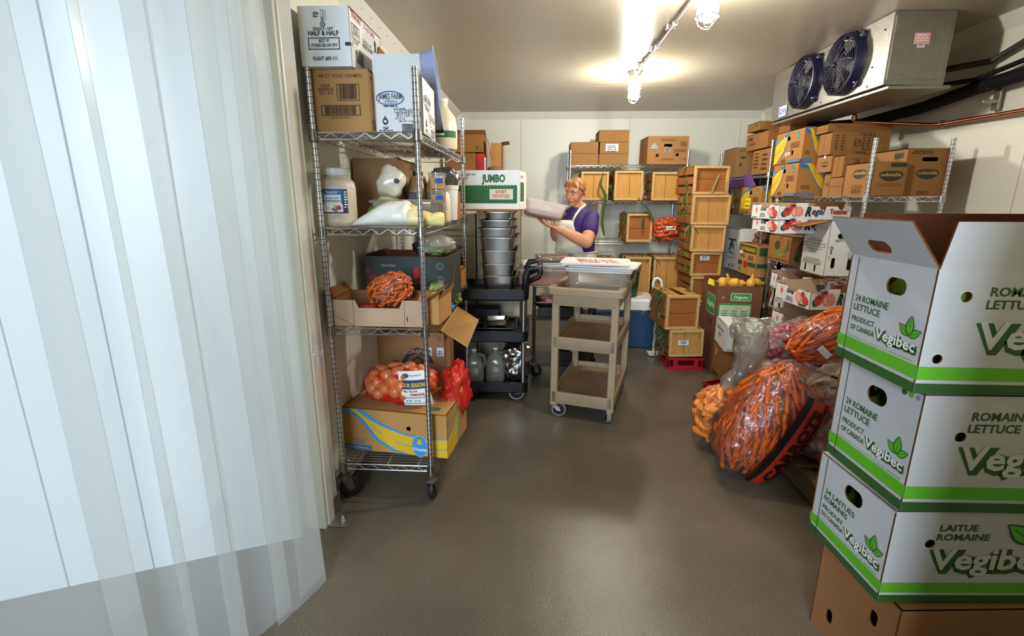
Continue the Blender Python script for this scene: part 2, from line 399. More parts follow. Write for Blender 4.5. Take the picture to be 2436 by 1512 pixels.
# cove trim between walls and ceiling
tb = MB()
tb.add([(WX0, WY1-.075, CH), (WX1, WY1-.075, CH), (WX1, WY1, CH-.075), (WX0, WY1, CH-.075), (WX0, WY1-.07, CH+.01), (WX1, WY1-.07, CH+.01)], [(0, 1, 2, 3)], TRIMM)
for i in range(26): tb.sphere((WX0+.1+i*.142, WY1-.018, CH-.057), .004, SEAM, 6)
struct(tb.build('trim_1'))
tb = MB(); tb.add([(WX0, WY0, CH-.07), (WX0, WY1, CH-.07), (WX0+.07, WY1, CH), (WX0+.07, WY0, CH)], [(0, 1, 2, 3)], TRIMM)
for i in range(28): tb.sphere((WX0+.045, WY0+.1+i*.15, CH-.025), .004, SEAM, 6)
struct(tb.build('trim_2'))
tb = MB(); tb.add([(WX1, -1, CH-.07), (WX1, WY1, CH-.07), (WX1-.07, WY1, CH), (WX1-.07, -1, CH)], [(0, 1, 2, 3)], TRIMM); struct(tb.build('trim_3'))
tb = MB(); tb.box((WX0+.03, WY1-.03, CH/2), (.06, .06, CH), TRIMM); struct(tb.build('trim_4', bevel=.01))
tb = MB(); tb.box((WX1-.03, WY1-.03, CH/2), (.06, .06, CH), TRIMM); struct(tb.build('trim_5', bevel=.01))
# unseen wall added to keep daylight off the lettuce carton fronts
fbox('wall_doorway', .80, 3.2, .50, .66, 0, 3.0, WALL)
# jamb at the end of the front wall, the swung-back door and its edges
JAMB = mat('jamb_white', 'DAD9D2', .25, vary=.05, vscale=3, coat=.6)
jr = fbox('wall_front', -1.02, -.945, 1.895, 2.0, 0, 3.0, JAMB, bevel=.004)
fbox('trim_6', -1.04, -.952, 1.872, 1.893, 0, 3.0, mat('cream_edge', 'DAD3BC', .4, vary=.05), bevel=.004)
fbox('trim_7', -1.10, -1.042, 1.845, 1.885, 0, 3.0, mat('gasket_white', 'F0EFEA', .3, vary=.02), bevel=.012)
pl = thing('anchor_plate', 'small bent steel floor bracket bolted down at the foot of the door jamb', 'bracket', (-.905, 1.94, 0))
MB().box((0, 0, .004), (.10, .105, .007), GALV).build('foot', pl, bevel=.001)
MB().box((-.039, .045, .055), (.005, .07, .10), GALV).build('upright', pl, bevel=.001)
MB().lathe([(.013, .008), (.013, .011), (.0095, .012), (.0095, .020), (.006, .022), (.006, .030), (.001, .034)], (.008, -.01, 0), CHROME, 12).build('bolt', pl, smooth=40)
# door leaf swung back on the left, seen through the strips
A, B = Vector((-1.06, 1.872, 0)), Vector((-3.4, .88, 0)); dv = (B-A).normalized(); nrm = Vector((dv.y, -dv.x, 0))
DOORW = mat('door_white', 'F4F5F2', .35, vary=.03, vscale=1.5)
dr = bpy.data.objects.new('door_1', None); COL.objects.link(dr); dr['kind'] = 'structure'
LN = (B-A).length; n = 9
for i in range(n):
    a, b_ = A+dv*(LN*i/n+.002), A+dv*(LN*(i+1)/n-.002); k = nrm*(-.06)
    MB().add([a, b_, b_+k, a+k]+[v+Vector((0, 0, 3.0)) for v in (a, b_, b_+k, a+k)], [(0, 1, 5, 4), (1, 2, 6, 5), (2, 3, 7, 6), (3, 0, 4, 7), (4, 5, 6, 7)], DOORW).build('panel', dr, bevel=.003)

# ------------------------------------------------------------------ strip curtain
PVC = film('clear_pvc_strip', tint=(.89, .90, .885), haze=.46, gloss=.05, bump=.12, bscale=2.2, hazecol=(.96, .97, .94))
PVCE = film('pvc_strip_edge', tint=(.72, .78, .76), haze=.25, gloss=.02, bump=.05, hazecol=(.55, .62, .60))
def strip(p0, p1, w0, z0, z1, bow, lean, label, wave=0, seed=0):
    """one heavy soft strip: p0 to p1 on plan, cross-section bowed, foot shifted by lean, tattered foot with wave"""
    p0, p1 = Vector(p0), Vector(p1); t = (p1-p0); nn = Vector((t.y, -t.x)).normalized(); nu, nv = 10, 30; v = []; f = []; r = random.Random(seed)
    for jx in range(nv+1):
        s = jx/nv; z = z1+(z0-z1)*s
        for iu in range(nu+1):
            u = iu/nu; q = p0+t*u+nn*(bow*(1-(2*u-1)**2)+.006*sin(9*s+seed+3*u))+Vector(lean)*(s**1.6)
            zz = z+(wave*(sin(u*7+seed)+.6*sin(u*17+seed*2)) if jx == nv else 0)
            v.append((q.x, q.y, max(zz, .004)))
    n_ = nu+1
    for jx in range(nv):
        for iu in range(nu): a = jx*n_+iu; f.append((a, a+1, a+n_+1, a+n_))
    b = MB().add(v, f, PVC)
    for iu in (0, nu):   # the strip's cut edges, 4 mm thick
        e = [v[j_*n_+iu] for j_ in range(nv+1)]; e2 = [(x+nn.x*.004, y+nn.y*.004, z) for x, y, z in e]; N_ = nv+1
        b.add(e+e2, [(k, k+1, N_+k+1, N_+k) for k in range(nv)], PVCE)
    o = b.build('curtain_strip', None, smooth=True)
    return tag(o, label, 'curtain strip', 'clear plastic strips hanging in the doorway')
def cpt(px, off=0):
    """where the sight line of a photo column at mid height meets the upright plane of the curtain"""
    d = at(px, 756, Z=0)-CAM; a_, b_ = Vector((-.835, 1.57)), Vector((-1.13, .74)); t_ = b_-a_
    k = (a_.x*d.y-a_.y*d.x)/(t_.y*d.x-t_.x*d.y); q = a_+t_*k; nn = Vector((t_.y, -t_.x)).normalized(); return (q.x+nn.x*off, q.y+nn.y*off)
CL = [(636, 712, .010, (.0, .0), 'rightmost clear plastic curtain strip, nearest the door jamb'),
      (540, 690, -.012, (.012, .012), 'second clear plastic strip from the door jamb, pulled slightly aside'),
      (422, 602, .012, (.006, .006), 'third clear plastic strip counting left from the jamb'),
      (298, 464, -.010, (0, 0), 'fourth clear plastic strip counting left from the jamb'),
      (98, 338, .012, (0, 0), 'wide clear plastic strip in the left middle of the curtain'),
      (-420, 182, -.010, (0, 0), 'clear plastic strip at the left edge of the photo')]
for i, (l_, r_, of, ln, lb) in enumerate(CL): strip(cpt(r_, of), cpt(l_, of), .2, .004, 3.0, .006, ln, lb, wave=.006, seed=i)

# ------------------------------------------------------------------ lamps and conduit
def jar_lamp(loc, label):
    t = thing('ceiling_lamp', label, 'lamp', loc, 0, 'caged jelly-jar ceiling lamps')
    bm_ = mat('lamp_cast_metal', (.62, .60, .57, 1), .4, metal=.7, vary=.1)
    MB().lathe([(.055, 0), (.055, -.012), (.046, -.03), (.046, -.055), (.050, -.06), (.050, -.075), (.044, -.078)], (0, 0, 0), bm_, 24).build('housing', t, smooth=40)
    em = bpy.data.materials.get('lamp_glass_glow')
    if not em:
        em = mat('lamp_glass_glow', BULB_C+(1,), .3, vary=0, emit=BULB_W)
    MB().lathe([(.040, -.078), (.043, -.10), (.043, -.17), (.036, -.198), (.018, -.212), (.001, -.215)], (0, 0, 0), em, 24).build('glass_jar', t, smooth=True)
    c = MB(); cm = mat('lamp_guard_metal', (.75, .74, .72, 1), .3, metal=.8, vary=0)
    for k in range(4):
        a = pi/4+k*pi/2; p = [(cos(a)*q, sin(a)*q, z) for q, z in ((.05, -.078), (.055, -.12), (.055, -.18), (.045, -.215), (.02, -.238), (.012, -.24))]
        c.tube(p, .0028, cm, 6)
    for z, q in ((-.13, .055), (-.19, .053), (-.238, .018)): c.tube([(cos(2*pi*i/20)*q, sin(2*pi*i/20)*q, z) for i in range(21)], .0028, cm, 5)
    c.build('guard', t, smooth=True)
    return t
jar_lamp((.778, 4.32, CH), 'jelly-jar ceiling lamp with metal guard, further from the doorway')
_l2 = at(1680, 70, Z=CH-.242)
jar_lamp((_l2.x, _l2.y, CH), 'jelly-jar ceiling lamp nearer the doorway, cut by the top of the photo')
cm = mat('grey_conduit', (.55, .52, .48, 1), .35, metal=.6, vary=.1)
t = thing('conduit', 'grey electrical conduit with couplings running along the ceiling to the far lamp', 'conduit', (0, 0, 0))
b = MB(); b.rod((.78, 4.29, CH-.03), (.765, 1.9, CH-.03), .0105, cm, 10); b.build('pipe', t, smooth=40)
for y in (3.98, 3.55, 3.12):
    MB().rod((.772, y, CH-.03), (.772, y+.05, CH-.03), .016, cm, 12).build('coupling', t, smooth=40)
    MB().box((.772, y+.1, CH-.018), (.055, .02, .03), cm).build('strap', t, bevel=.003)

# ------------------------------------------------------------------ evaporator unit
t = thing('evaporator_unit', 'galvanised evaporator cooling unit with two blue fans hung under the ceiling', 'cooling unit', (1.95, 3.07, 2.12))
x1_, L_, H_ = .33, 1.36, .375
b = MB(); b.add([(0, 0, 0), (x1_, 0, -.008), (x1_, L_, -.008), (0, L_, 0), (0, 0, H_), (x1_, 0, H_), (x1_, L_, H_), (0, L_, H_)],
      [(0, 1, 2, 3), (4, 5, 6, 7), (0, 1, 5, 4), (1, 2, 6, 5), (2, 3, 7, 6), (3, 0, 4, 7)], GALV)
b.build('casing', t, bevel=.003)
MB().box((.16, .001, .19), (.30, .012, .33), GALV).build('end_panel', t, bevel=.003)
MB().box((.175, .65, -.02), (.34, 1.38, .018), GALV).build('drain_pan', t, bevel=.004)
e = MB(); F = Face(e, lambda u, v, z: (u, -.006-z, v), .3, .3)
F.rect(.12, .205, .085, .058, PNK); F.rect(.142, .188, .042, .016, LBL); F.smalltext(.128, .248, .07, 3, WHT, .014); F.smalltext(.145, .198, .035, 1, GRY, .01)
e.build('warning_sticker', t)
BLUF = mat('dark_blue_fan_shroud', '101230', .35, spec=.5, vary=.15)
GRL = mat('fan_grille_wire', '2C2A40', .35, spec=.6, vary=.1)
def fan(y, z, R):
    M_ = Matrix.Rotation(-pi/2, 3, 'Y')  # lathe axis to -X
    b = MB(); b.lathe([(R*1.03, -.002), (R*1.05, .008), (R*1.04, .040), (R*1.0, .060), (R*.965, .062), (R*.955, .045), (R*.955, 0)], (0, y, z), BLUF, 40, M_, cap=False)
    for k in range(4):
        a = pi/4+k*pi/2; c_ = Vector((-.012, y+cos(a)*R*1.07, z+sin(a)*R*1.07)); b.lathe([(.026, -.012), (.026, .012)], c_, BLUF, 14, M_)
        b.sphere(c_+Vector((-.014, 0, 0)), .008, CHROME, 8)
    s = b.build('fan_shroud', t, smooth=40)
    g = MB()
    for k in range(1, 12):
        q = R*.965*k/11.5; xo = -(.060+.022*(1-(k/11.5)**2)); g.tube([(xo, y+cos(2*pi*i/28)*q, z+sin(2*pi*i/28)*q) for i in range(29)], .0021, GRL, 4)
    for k in range(14):
        a0 = 2*pi*k/14; g.tube([(-(.061+.022*(1-(i/6)**2)), y+cos(a0+.5*(i/6))*R*.965*i/6, z+sin(a0+.5*(i/6))*R*.965*i/6) for i in range(7)], .0023, GRL, 4)
    g.lathe([(.018, .088), (.014, .096)], (0, y, z), BLUF, 14, M_); g.build('fan_grille', t, smooth=True)
    bl = MB(); gm = mat('fan_blade_grey', '5F5B55', .45, metal=.4, vary=.1)
    for k in range(4):
        a = k*pi/2+.4; pts = []
        for rr_, aa, xx in ((.25, -.25, -.02), (.92*.9, -.42, -.045), (.95*.9, .30, -.018), (.25, .25, -.045)):
            pts.append((xx, y+cos(a+aa)*R*rr_, z+sin(a+aa)*R*rr_))
        bl.add(pts+[(p[0]+.002, p[1], p[2]) for p in pts], [(0, 1, 2, 3), (7, 6, 5, 4)], gm)
    bl.lathe([(R*.27, .01), (R*.27, .05), (R*.2, .055)], (0, y, z), gm, 18, M_); bl.build('fan_blade', t)
    MB().lathe([(R*.87, .001), (.001, .001)], (0, y, z), mat('fan_opening_dark', '23211E', .8), 30, M_).build('fan_opening', t)
fan(3.897-3.07, .195, .172); fan(3.435-3.07, .195, .172)
e = MB(); F = Face(e, lambda u, v, z: (-.004-z, 1.16-u+.16, v), .16, .1)
F.rect(.10, .012, .13, .085, NAVY); F.rect(.103, .015, .124, .079, WHT); F.text('BOHN', .165, .03, .05, mat('bohn_blue', '2340B0', .5, vary=0), w=.108, bold=.03, anchor='c')
e.build('name_plate', t)
for y in (.30, 1.05): MB().tube([(-.02, y-.05, H_-.02), (-.01, y, H_), (-.02, y+.05, H_-.01), (.0, y+.02, H_+.0)], .004, RUST, 5).build('hanger_wire', t, smooth=True)
sc_ = MB()
for y, z in ((.06, .30), (.12, .12), (.62, .02), (1.1, .02), (.14, .02), (.60, .34)): sc_.sphere((-.001, y, z), .006, RUST, 8)
sc_.build('screw', t)
FOAM = mat('black_pipe_foam', '0C0D0F', .7, spec=.3, vary=.3, vscale=20, bump=.3)
COPPER = mat('copper_pipe', (.62, .26, .12, 1), .28, metal=1, vary=.25, vscale=25)
tag(MB().tube([(2.2, 4.3, 2.06), (2.45, 4.05, 2.05), (2.56, 3.6, 2.085), (2.58, 3.2, 2.13), (2.58, 2.7, 2.15), (2.6, 1.5, 2.2), (2.6, .8, 2.23)], .038, FOAM, 12).build('insulated_pipe', None, smooth=True), 'thick black foam-insulated refrigerant pipe along the right wall', 'pipe')
tag(MB().tube([(2.27, 3.35, 2.20), (2.45, 3.34, 2.17), (2.55, 3.2, 2.17), (2.6, 2.95, 2.22), (2.6, 2.4, 2.36), (2.6, 1.0, 2.40)], .014, FOAM, 8).build('cable', None, smooth=True), 'thin black cable sagging beside the thick black pipe', 'cable')
tag(MB().tube([(2.27, 3.5, 2.24), (2.62, 3.2, 2.27), (2.62, 2.95, 2.34), (2.62, 1.0, 2.42)], .018, mat('dark_grey_pipe', '3A3733', .5), 8).build('conduit', None, smooth=True), 'dark grey conduit leaving the cooling unit high on the right wall', 'conduit')
t = thing('copper_drain', 'copper drain pipe dropping from the cooling unit and running along the right wall', 'pipe', (0, 0, 0))
MB().tube([(2.29, 3.86, 2.12), (2.29, 3.86, 2.05), (2.29, 3.84, 2.035), (2.32, 3.82, 2.03), (2.58, 3.50, 1.965), (2.60, 3.45, 1.963), (2.60, 2.9, 1.955), (2.60, 1.0, 1.93)], .012, COPPER, 10).build('pipe', t, smooth=True)
MB().rod((2.29, 3.86, 2.05), (2.29, 3.86, 2.08), .017, COPPER, 12).build('elbow', t, smooth=40)
MB().tube([(2.60+cos(a)*.02, 3.44, 1.963+sin(a)*.02) for a in [k*pi/6 for k in range(13)]], .004, COPPER, 6).build('clamp', t, smooth=True)
t = thing('pipe_bracket', 'steel pipe hanger clamp on the right wall holding the thick black pipe', 'bracket', (2.6, 3.12, 2.04))
MB().box((.03, 0, .03), (.012, .045, .16), GALV).build('channel', t, bevel=.003); MB().box((-.01, 0, -.005), (.09, .03, .02), GALV).build('clamp', t, bevel=.003)
MB().sphere((-.04, -.01, .07), .008, CHROME, 8).build('bolt', t, smooth=True)

# ------------------------------------------------------------------ wire shelving
def zig(b, p, q, z0, z1, m, step=.036, r=.0021):
    p, q = Vector(p), Vector(q); L = (q-p).length; n = max(2, int(L/step)); d = (q-p)/n; pts = []
    for i in range(n+1):
        c = p+d*i; pts.append((c.x, c.y, z0 if i % 2 else z1))
    b.tube(pts, r, m, 4)
def shelf_unit(name, label, x0, y0, w, l, top, levels, casters=False, group='chrome wire shelving units', z_foot=.0, grid='x', pr=.0127, skip=()):
    t = thing(name, label, 'shelving unit', (x0, y0, 0), 0, group)
    zf = .135 if casters else z_foot
    for i, (px, py) in enumerate(((0, 0), (w, 0), (0, l), (w, l))):
        if i in skip: continue
        b = MB(); b.rod((px, py, zf), (px, py, top), pr, POST, 14, cap=True)
        z = zf+.03
        while z < top-.01:
            b.lathe([(pr+.0003, z-.0012), (pr+.0003, z+.0012)], (px, py, 0), GROOVE, 14, cap=False); z += .0254
        b.build('post', t, smooth=40)
        if casters:
            yw = (.6, 1.5, .3, -.4)[i]; M_ = Matrix.Rotation(yw, 4, 'Z'); M_.translation = (px, py, 0)
            c = MB(); c.lathe([(.013, .15), (.018, .145), (.018, .130), (.033, .126), (.034, .117), (.030, .112)], (0, 0, 0), RUST, 18)
            for s in (-1, 1): c.add([(-.022, s*.019, .115), (.030, s*.019, .115), (.045, s*.019, .055), (.020, s*.019, .045), (-.022, s*.021, .115), (.030, s*.021, .115), (.045, s*.021, .055), (.020, s*.021, .045)], [(0, 1, 2, 3), (7, 6, 5, 4), (0, 1, 5, 4), (1, 2, 6, 5), (2, 3, 7, 6), (3, 0, 4, 7)], RUST)
            co = c.build('caster', t, smooth=40, M=M_)
            R_ = Matrix.Rotation(pi/2, 3, 'X')
            MB().lathe([(.020, -.016), (.048, -.015), (.055, -.010), (.0575, 0), (.055, .010), (.048, .015), (.020, .016)], (.028, 0, .0575), RUBBER, 26, R_).build('wheel', co, smooth=40)
    for z in levels:
        b = MB(); zt, zb = z-.006, z-.034; r = .0032
        for a, c in (((0, 0), (w, 0)), ((w, 0), (w, l)), ((w, l), (0, l)), ((0, l), (0, 0))):
            for zz in (zt, zb): b.rod(a+(zz,), c+(zz,), r, CHROME, 6)
            zig(b, a+(0,), c+(0,), zb+.002, zt-.002, CHROME)
        if grid == 'x':   # surface wires across x, ribs along y
            n = int(l/.0235)
            for i in range(1, n): b.rod((0, l*i/n, z-.002), (w, l*i/n, z-.002), .0019, CHROME, 4, cap=False)
            for k in (.15, .5, .85): b.rod((w*k, 0, zt-.001), (w*k, l, zt-.001), .0026, CHROME, 5); zig(b, (w*k, 0, 0), (w*k, l, 0), zb, zt, CHROME, .08, .002)
        else:
            n = int(w/.0235)
            for i in range(1, n): b.rod((w*i/n, 0, z-.002), (w*i/n, l, z-.002), .0019, CHROME, 4, cap=False)
            for k in (.15, .5, .85): b.rod((0, l*k, zt-.001), (w, l*k, zt-.001), .0026, CHROME, 5)
        s = b.build('wire_shelf', t, smooth=40)
        for i, (px, py) in enumerate(((0, 0), (w, 0), (0, l), (w, l))):
            if i in skip: continue
            cc = MB(); cc.lathe([(pr+.006, z-.042), (pr+.0085, z-.04), (pr+.0055, z+.002), (pr+.001, z+.003)], (px, py, 0), GALV if not casters else STEEL, 14, cap=False)
            cc.build('corner_collar', s, smooth=40)
    return t
LX, LY, LW, LL = -.954, 2.116, .444, 1.2735
ZL = [.199, .903, 1.361, 1.76]
shelf_unit('wire_shelving', 'tall chrome wire shelving unit on casters by the door jamb, holding boxes, jars and onions', LX, LY, LW, LL, 2.006, ZL, True)
AX, AY0, AY1, AX2 = 2.015, 3.15, 4.27, 2.465
ZA = [.17, .60, .995, 1.511]
shelf_unit('wire_shelving', 'chrome wire shelving unit on the right with the oval-logo brown boxes on top', AX, AY0, AX2-AX, AY1-AY0, 1.845, ZA, grid='y', z_foot=.0)
BY0, BY1 = 4.48, 5.66
ZB = [.2, .80, 1.345, 1.722]
shelf_unit('wire_shelving', 'chrome wire shelving unit on the right behind the first, purple film hanging under its top', AX, BY0, AX2-AX, BY1-BY0, 1.985, ZB, grid='y', z_foot=0)
BKX0, BKX1, BKY0, BKY1 = .353, 1.612, 5.52, 5.97
ZK = [.42, 1.035, 1.478, 1.856]
shelf_unit('wire_shelving', 'chrome wire shelving unit along the back wall holding corn crates', BKX0, BKY0, BKX1-BKX0, BKY1-BKY0, 2.005, ZK, grid='y')
shelf_unit('wire_shelving', 'chrome wire shelving unit in the back left corner, mostly hidden by the jumbo box', -.955, 5.05, .42, 1.0, 1.89, [.55, 1.18, 1.765], grid='x')

# ------------------------------------------------------------------ soft shapes
def superell(mb, c, r, m, p=2.6, amp=.06, fr=3.0, seed=0, nu=30, nv=20, M=None, flat=None, cap=0):
    """puffy rounded body with creases: superellipsoid displaced by noise"""
    c = Vector(c); M = M or Matrix.Identity(3); sv = Vector((seed*3.7, seed*1.3, seed*5.1)); rings = []
    def sp(x, e): return math.copysign(abs(x)**e, x)
    e = 2/p
    for j in range(1, nv):
        a = -pi/2+pi*j/nv; ring = []
        for i in range(nu):
            t = 2*pi*i/nu; d = Vector((sp(cos(a), e)*sp(cos(t), e), sp(cos(a), e)*sp(sin(t), e), sp(sin(a), e)))
            k = 1+amp*noise.turbulence(d*fr*.8+sv, 2, False)*1.7-amp*.8
            q = Vector((d.x*r[0]*k, d.y*r[1]*k, d.z*r[2]*(1+(k-1)*.6)))
            if flat is not None and q.z < flat: q.z = flat
            ring.append(M @ q+c)
        rings.append(ring)
    mb.loft(rings, m, True); return mb
def blob(name, c, r, m, label=None, cat=None, group=None, parent=None, **k):
    mb = superell(MB(), (0, 0, 0), r, m, **k); o = mb.build(name, parent, smooth=True); o.location = c
    if label: tag(o, label, cat, group)
    return o
def sheet(name, P, nu, nv, fn, m, parent=None, th=0):
    v = [fn(i/nu, j/nv) for j in range(nv+1) for i in range(nu+1)]; n = nu+1
    f = [(j*n+i, j*n+i+1, (j+1)*n+i+1, (j+1)*n+i) for j in range(nv) for i in range(nu)]
    return MB().add(v, f, m).build(name, parent, smooth=True)
CLEARF = film('clear_bag_film', tint=(.97, .96, .93), haze=.04, gloss=.34, bump=1.0, bscale=16)
MILKY = film('milky_bag_film', tint=(.9, .88, .84), haze=.45, gloss=.3, bump=1.0, bscale=12, hazecol=(.86, .83, .76))
TANF = film('tan_bag_film', tint=(.93, .88, .80), haze=.38, gloss=.35, bump=1.0, bscale=13, hazecol=(.80, .64, .47))
CLEARP = film('clear_plastic_tub', tint=(.92, .92, .90), haze=.22, gloss=.35, bump=.1, bscale=5, hazecol=(.85, .85, .82))
CARROT = mat('carrot_orange', 'CC5A12', .42, spec=.5, vary=.25, vscale=30, stretch=(1, 1, 3))
CARROT2 = mat('pale_carrot_orange', 'EE8A3C', .42, spec=.5, vary=.25, vscale=30)
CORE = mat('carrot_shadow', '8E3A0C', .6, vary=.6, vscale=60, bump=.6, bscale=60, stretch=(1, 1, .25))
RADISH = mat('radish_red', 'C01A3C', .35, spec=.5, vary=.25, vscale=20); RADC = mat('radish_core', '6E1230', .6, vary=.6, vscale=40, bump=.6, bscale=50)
GREENV = mat('vegetable_green', '3F7A1E', .4, spec=.5, vary=.3, vscale=15); LEAF = mat('lettuce_leaf', '7FA93A', .5, vary=.4, vscale=18, bump=.6, bscale=40)
MAYO = mat('cream_plastic', 'DDD2B4', .35, vary=.06, sss=0); WPL = mat('white_plastic', 'E4E3DE', .3, vary=.03); FLOUR = mat('white_flour_bag', 'E9E4D4', .4, vary=.08, bump=.3, bscale=20)

def rrect_ring(w, d, r, z, cx=0, cy=0, n=4):
    return [Vector((cx-w/2+x, cy-d/2+y, z)) for x, y in rr2(w, d, r, n)]
def tub_mesh(mb, w, d, h, m, taper=.02, rim=.012, th=.003, rad=.03, lip=.004):
    """open rounded pan with rolled rim, walls have thickness; origin at base centre"""
    w0, d0 = w-2*taper, d-2*taper
    R = [rrect_ring(w0-.03, d0-.03, rad, 0), rrect_ring(w0, d0, rad, .012), rrect_ring(w, d, rad*1.1, h-lip), rrect_ring(w+2*rim, d+2*rim, rad*1.2, h-lip),
         rrect_ring(w+2*rim, d+2*rim, rad*1.2, h), rrect_ring(w-2*th, d-2*th, rad, h), rrect_ring(w0-2*th, d0-2*th, rad*.9, .015), rrect_ring(w0-.04, d0-.04, rad*.8, .004+th)]
    return mb.loft(R, m, True)
def pan(name, label, P, w, d, h, m=None, rz=0, group=None, cat='pan', **k):
    o = tub_mesh(MB(), w, d, h, m or STEEL, **k).build(name, None, smooth=35)
    o.location = P; o.rotation_euler.z = rz
    return tag(o, label, cat, group)
def jar(name, label, P, prof, m, cat, lid=None, lidm=None, group=None, n=28, sub=None):
    t = thing(name, label, cat, P, 0, group)
    MB().lathe(prof, (0, 0, 0), m, n).build('body', t, smooth=40)
    if lid: MB().lathe(lid, (0, 0, 0), lidm or WPL, n).build('lid', t, smooth=40)
    return t
def wrap_face(mb, R, a0, w, h, z0):
    """curved label area on a jar of radius R centred on angle a0"""
    return Face(mb, lambda u, v, z: ((R+z)*cos(a0+(u-w/2)/R), (R+z)*sin(a0+(u-w/2)/R), z0+v), w, h)
# a curved label needs subdivided polygons
def curved_rect(F, u, v, w, h, m, n=10):
    for i in range(n): F.k -= (1 if i else 0); F.rect(u+w*i/n, v, w/n, h, m)

def front_fit(bl, br, ty, Y): a = at(*bl, Y=Y); b = at(*br, Y=Y); c = at(bl[0], ty, Y=Y); return a, b.x-a.x, c.z-a.z

# ================================================================== LEFT SHELF, top
ZT = 1.76
def dr_cream(F):
    w, h = F.w, F.h
    F.text('400 CT  HOOD CREAMERS', w*.12, h*.87, .014, BRN, w=w*.78, bold=.01)
    F.text('KEEP', w*.24, h*.72, .012, BRN, anchor='c', bold=.01); F.text('REFRIGERATED', w*.24, h*.66, .012, BRN, anchor='c', w=w*.28, bold=.01); F.text('33°F - 40°F', w*.24, h*.60, .012, BRN, anchor='c', w=w*.25, bold=.01)
    F.frame(w*.43, h*.50, w*.40, h*.27, .003, BRN); F.barcode(w*.47, h*.525, w*.32, h*.23, BRN, 3)
    F.frame(w*.13, h*.26, w*.70, h*.17, .003, BRN); F.barcode(w*.20, h*.28, w*.55, h*.13, BRN, 5, 40); F.text('1 00 44100 19752 1', w*.48, h*.21, .008, BRN, anchor='c')
def dr_creamR(F):
    F.text('DIST. BY', F.w*.05, F.h*.14, .016, BLK); F.text('HALF', F.w*.05, F.h*.06, .016, BLK); F.text('400', F.w*.05, F.h*.85, .016, BLK)
A_, w_, h_ = front_fit((752, 313), (884, 313), 165, 2.135); A_.z = ZT
HCB = at(752, 165, Y=2.135).z-ZT
carton('creamer_carton', 'brown carton printed creamers with two barcodes at the front of the top shelf', A_, w_, .33, HCB, 0, draw={'front': dr_cream, 'right': dr_creamR}, m=mat('creamer_kraft', 'A9804F', .8, spec=.2, vary=.06))
def dr_hh(F):
    w, h = F.w, F.h
    cx = w*.48; F.ell(cx, h*.70, .011, .011, BLK); F.rect(cx-.0055, h*.70, .011, h*.23, BLK); F.ell(cx, h*.70, .009, .009, GRY); F.rect(cx-.004, h*.70, .008, h*.12, GRY); F.rect(cx-.0035, h*.82, .007, h*.10, LBL)
    for k in range(5): F.rect(cx+.009, h*(.77+.035*k), .008, .0015, BLK)
    F.poly([(cx-.02, h*.85), (cx-.012, h*.87), (cx-.02, h*.89)], BLK); F.smalltext(w*.30, h*.88, w*.1, 3, BLK, .007)
    F.text('GRADE A • UHT', w*.48, h*.60, .0115, BLK, w=w*.40, anchor='c', bold=.01); F.text('HALF & HALF', w*.48, h*.515, .018, BLK, w=w*.60, anchor='c', bold=.02)
    F.frame(w*.17, h*.28, w*.62, h*.20, .003, BLK); F.text('BEST IF', w*.48, h*.40, .0125, BLK, w=w*.2, anchor='c', bold=.01); F.text('STORED BELOW 70°F', w*.48, h*.325, .0125, BLK, w=w*.52, anchor='c', bold=.01)
    F.text('PLANT #09-111', w*.48, h*.10, .015, BLK, w=w*.48, anchor='c', bold=.01); F.rect(w*.90, h*.34, w*.10, .013, BLK)
def dr_hhR(F):
    w, h = F.w, F.h
    F.text('"FRAGILE"', w*.06, h*.86, .026, RED, w=w*.30, bold=.01); F.text('DO NOT DROP', w*.42, h*.86, .02, RED, w=w*.36)
    F.frame(w*.05, h*.52, w*.22, h*.24, .003, BLK); F.text('BEST IF', w*.16, h*.68, .014, BLK, w=w*.13, anchor='c'); F.text('STORED', w*.16, h*.62, .014, BLK, w=w*.15, anchor='c'); F.text('BELOW 70°F', w*.16, h*.56, .014, BLK, w=w*.18, anchor='c')
    F.text('USE BY', w*.05, h*.43, .017, BLK, w=w*.18); F.text('HALF & HALF', w*.36, h*.50, .022, BLK, w=w*.34, bold=.01); F.text('GRADE A • UHT', w*.38, h*.60, .014, BLK, w=w*.26)
    F.text('UP', w*.84, h*.62, .03, BLK, w=w*.10, bold=.02); F.poly([(w*.76, h*.60), (w*.79, h*.60), (w*.79, h*.74), (w*.81, h*.74), (w*.775, h*.84), (w*.74, h*.74), (w*.76, h*.74)], BLK)
    F.barcode(w*.12, h*.12, w*.22, h*.22, BLK, 9); F.rect(0, h*.34, w*.02, .013, BLK)
A_, w_, h_ = front_fit((719, 158), (838, 163), 14, 2.10); A_.z = ZT+HCB+.002
carton('half_and_half_carton', 'white carton printed HALF & HALF stacked on the brown creamer carton', A_, w_, .40, at(719, 14, Y=2.10).z-A_.z, 0, m=WHITEB, draw={'front': dr_hh, 'right': dr_hhR}, tape=True)
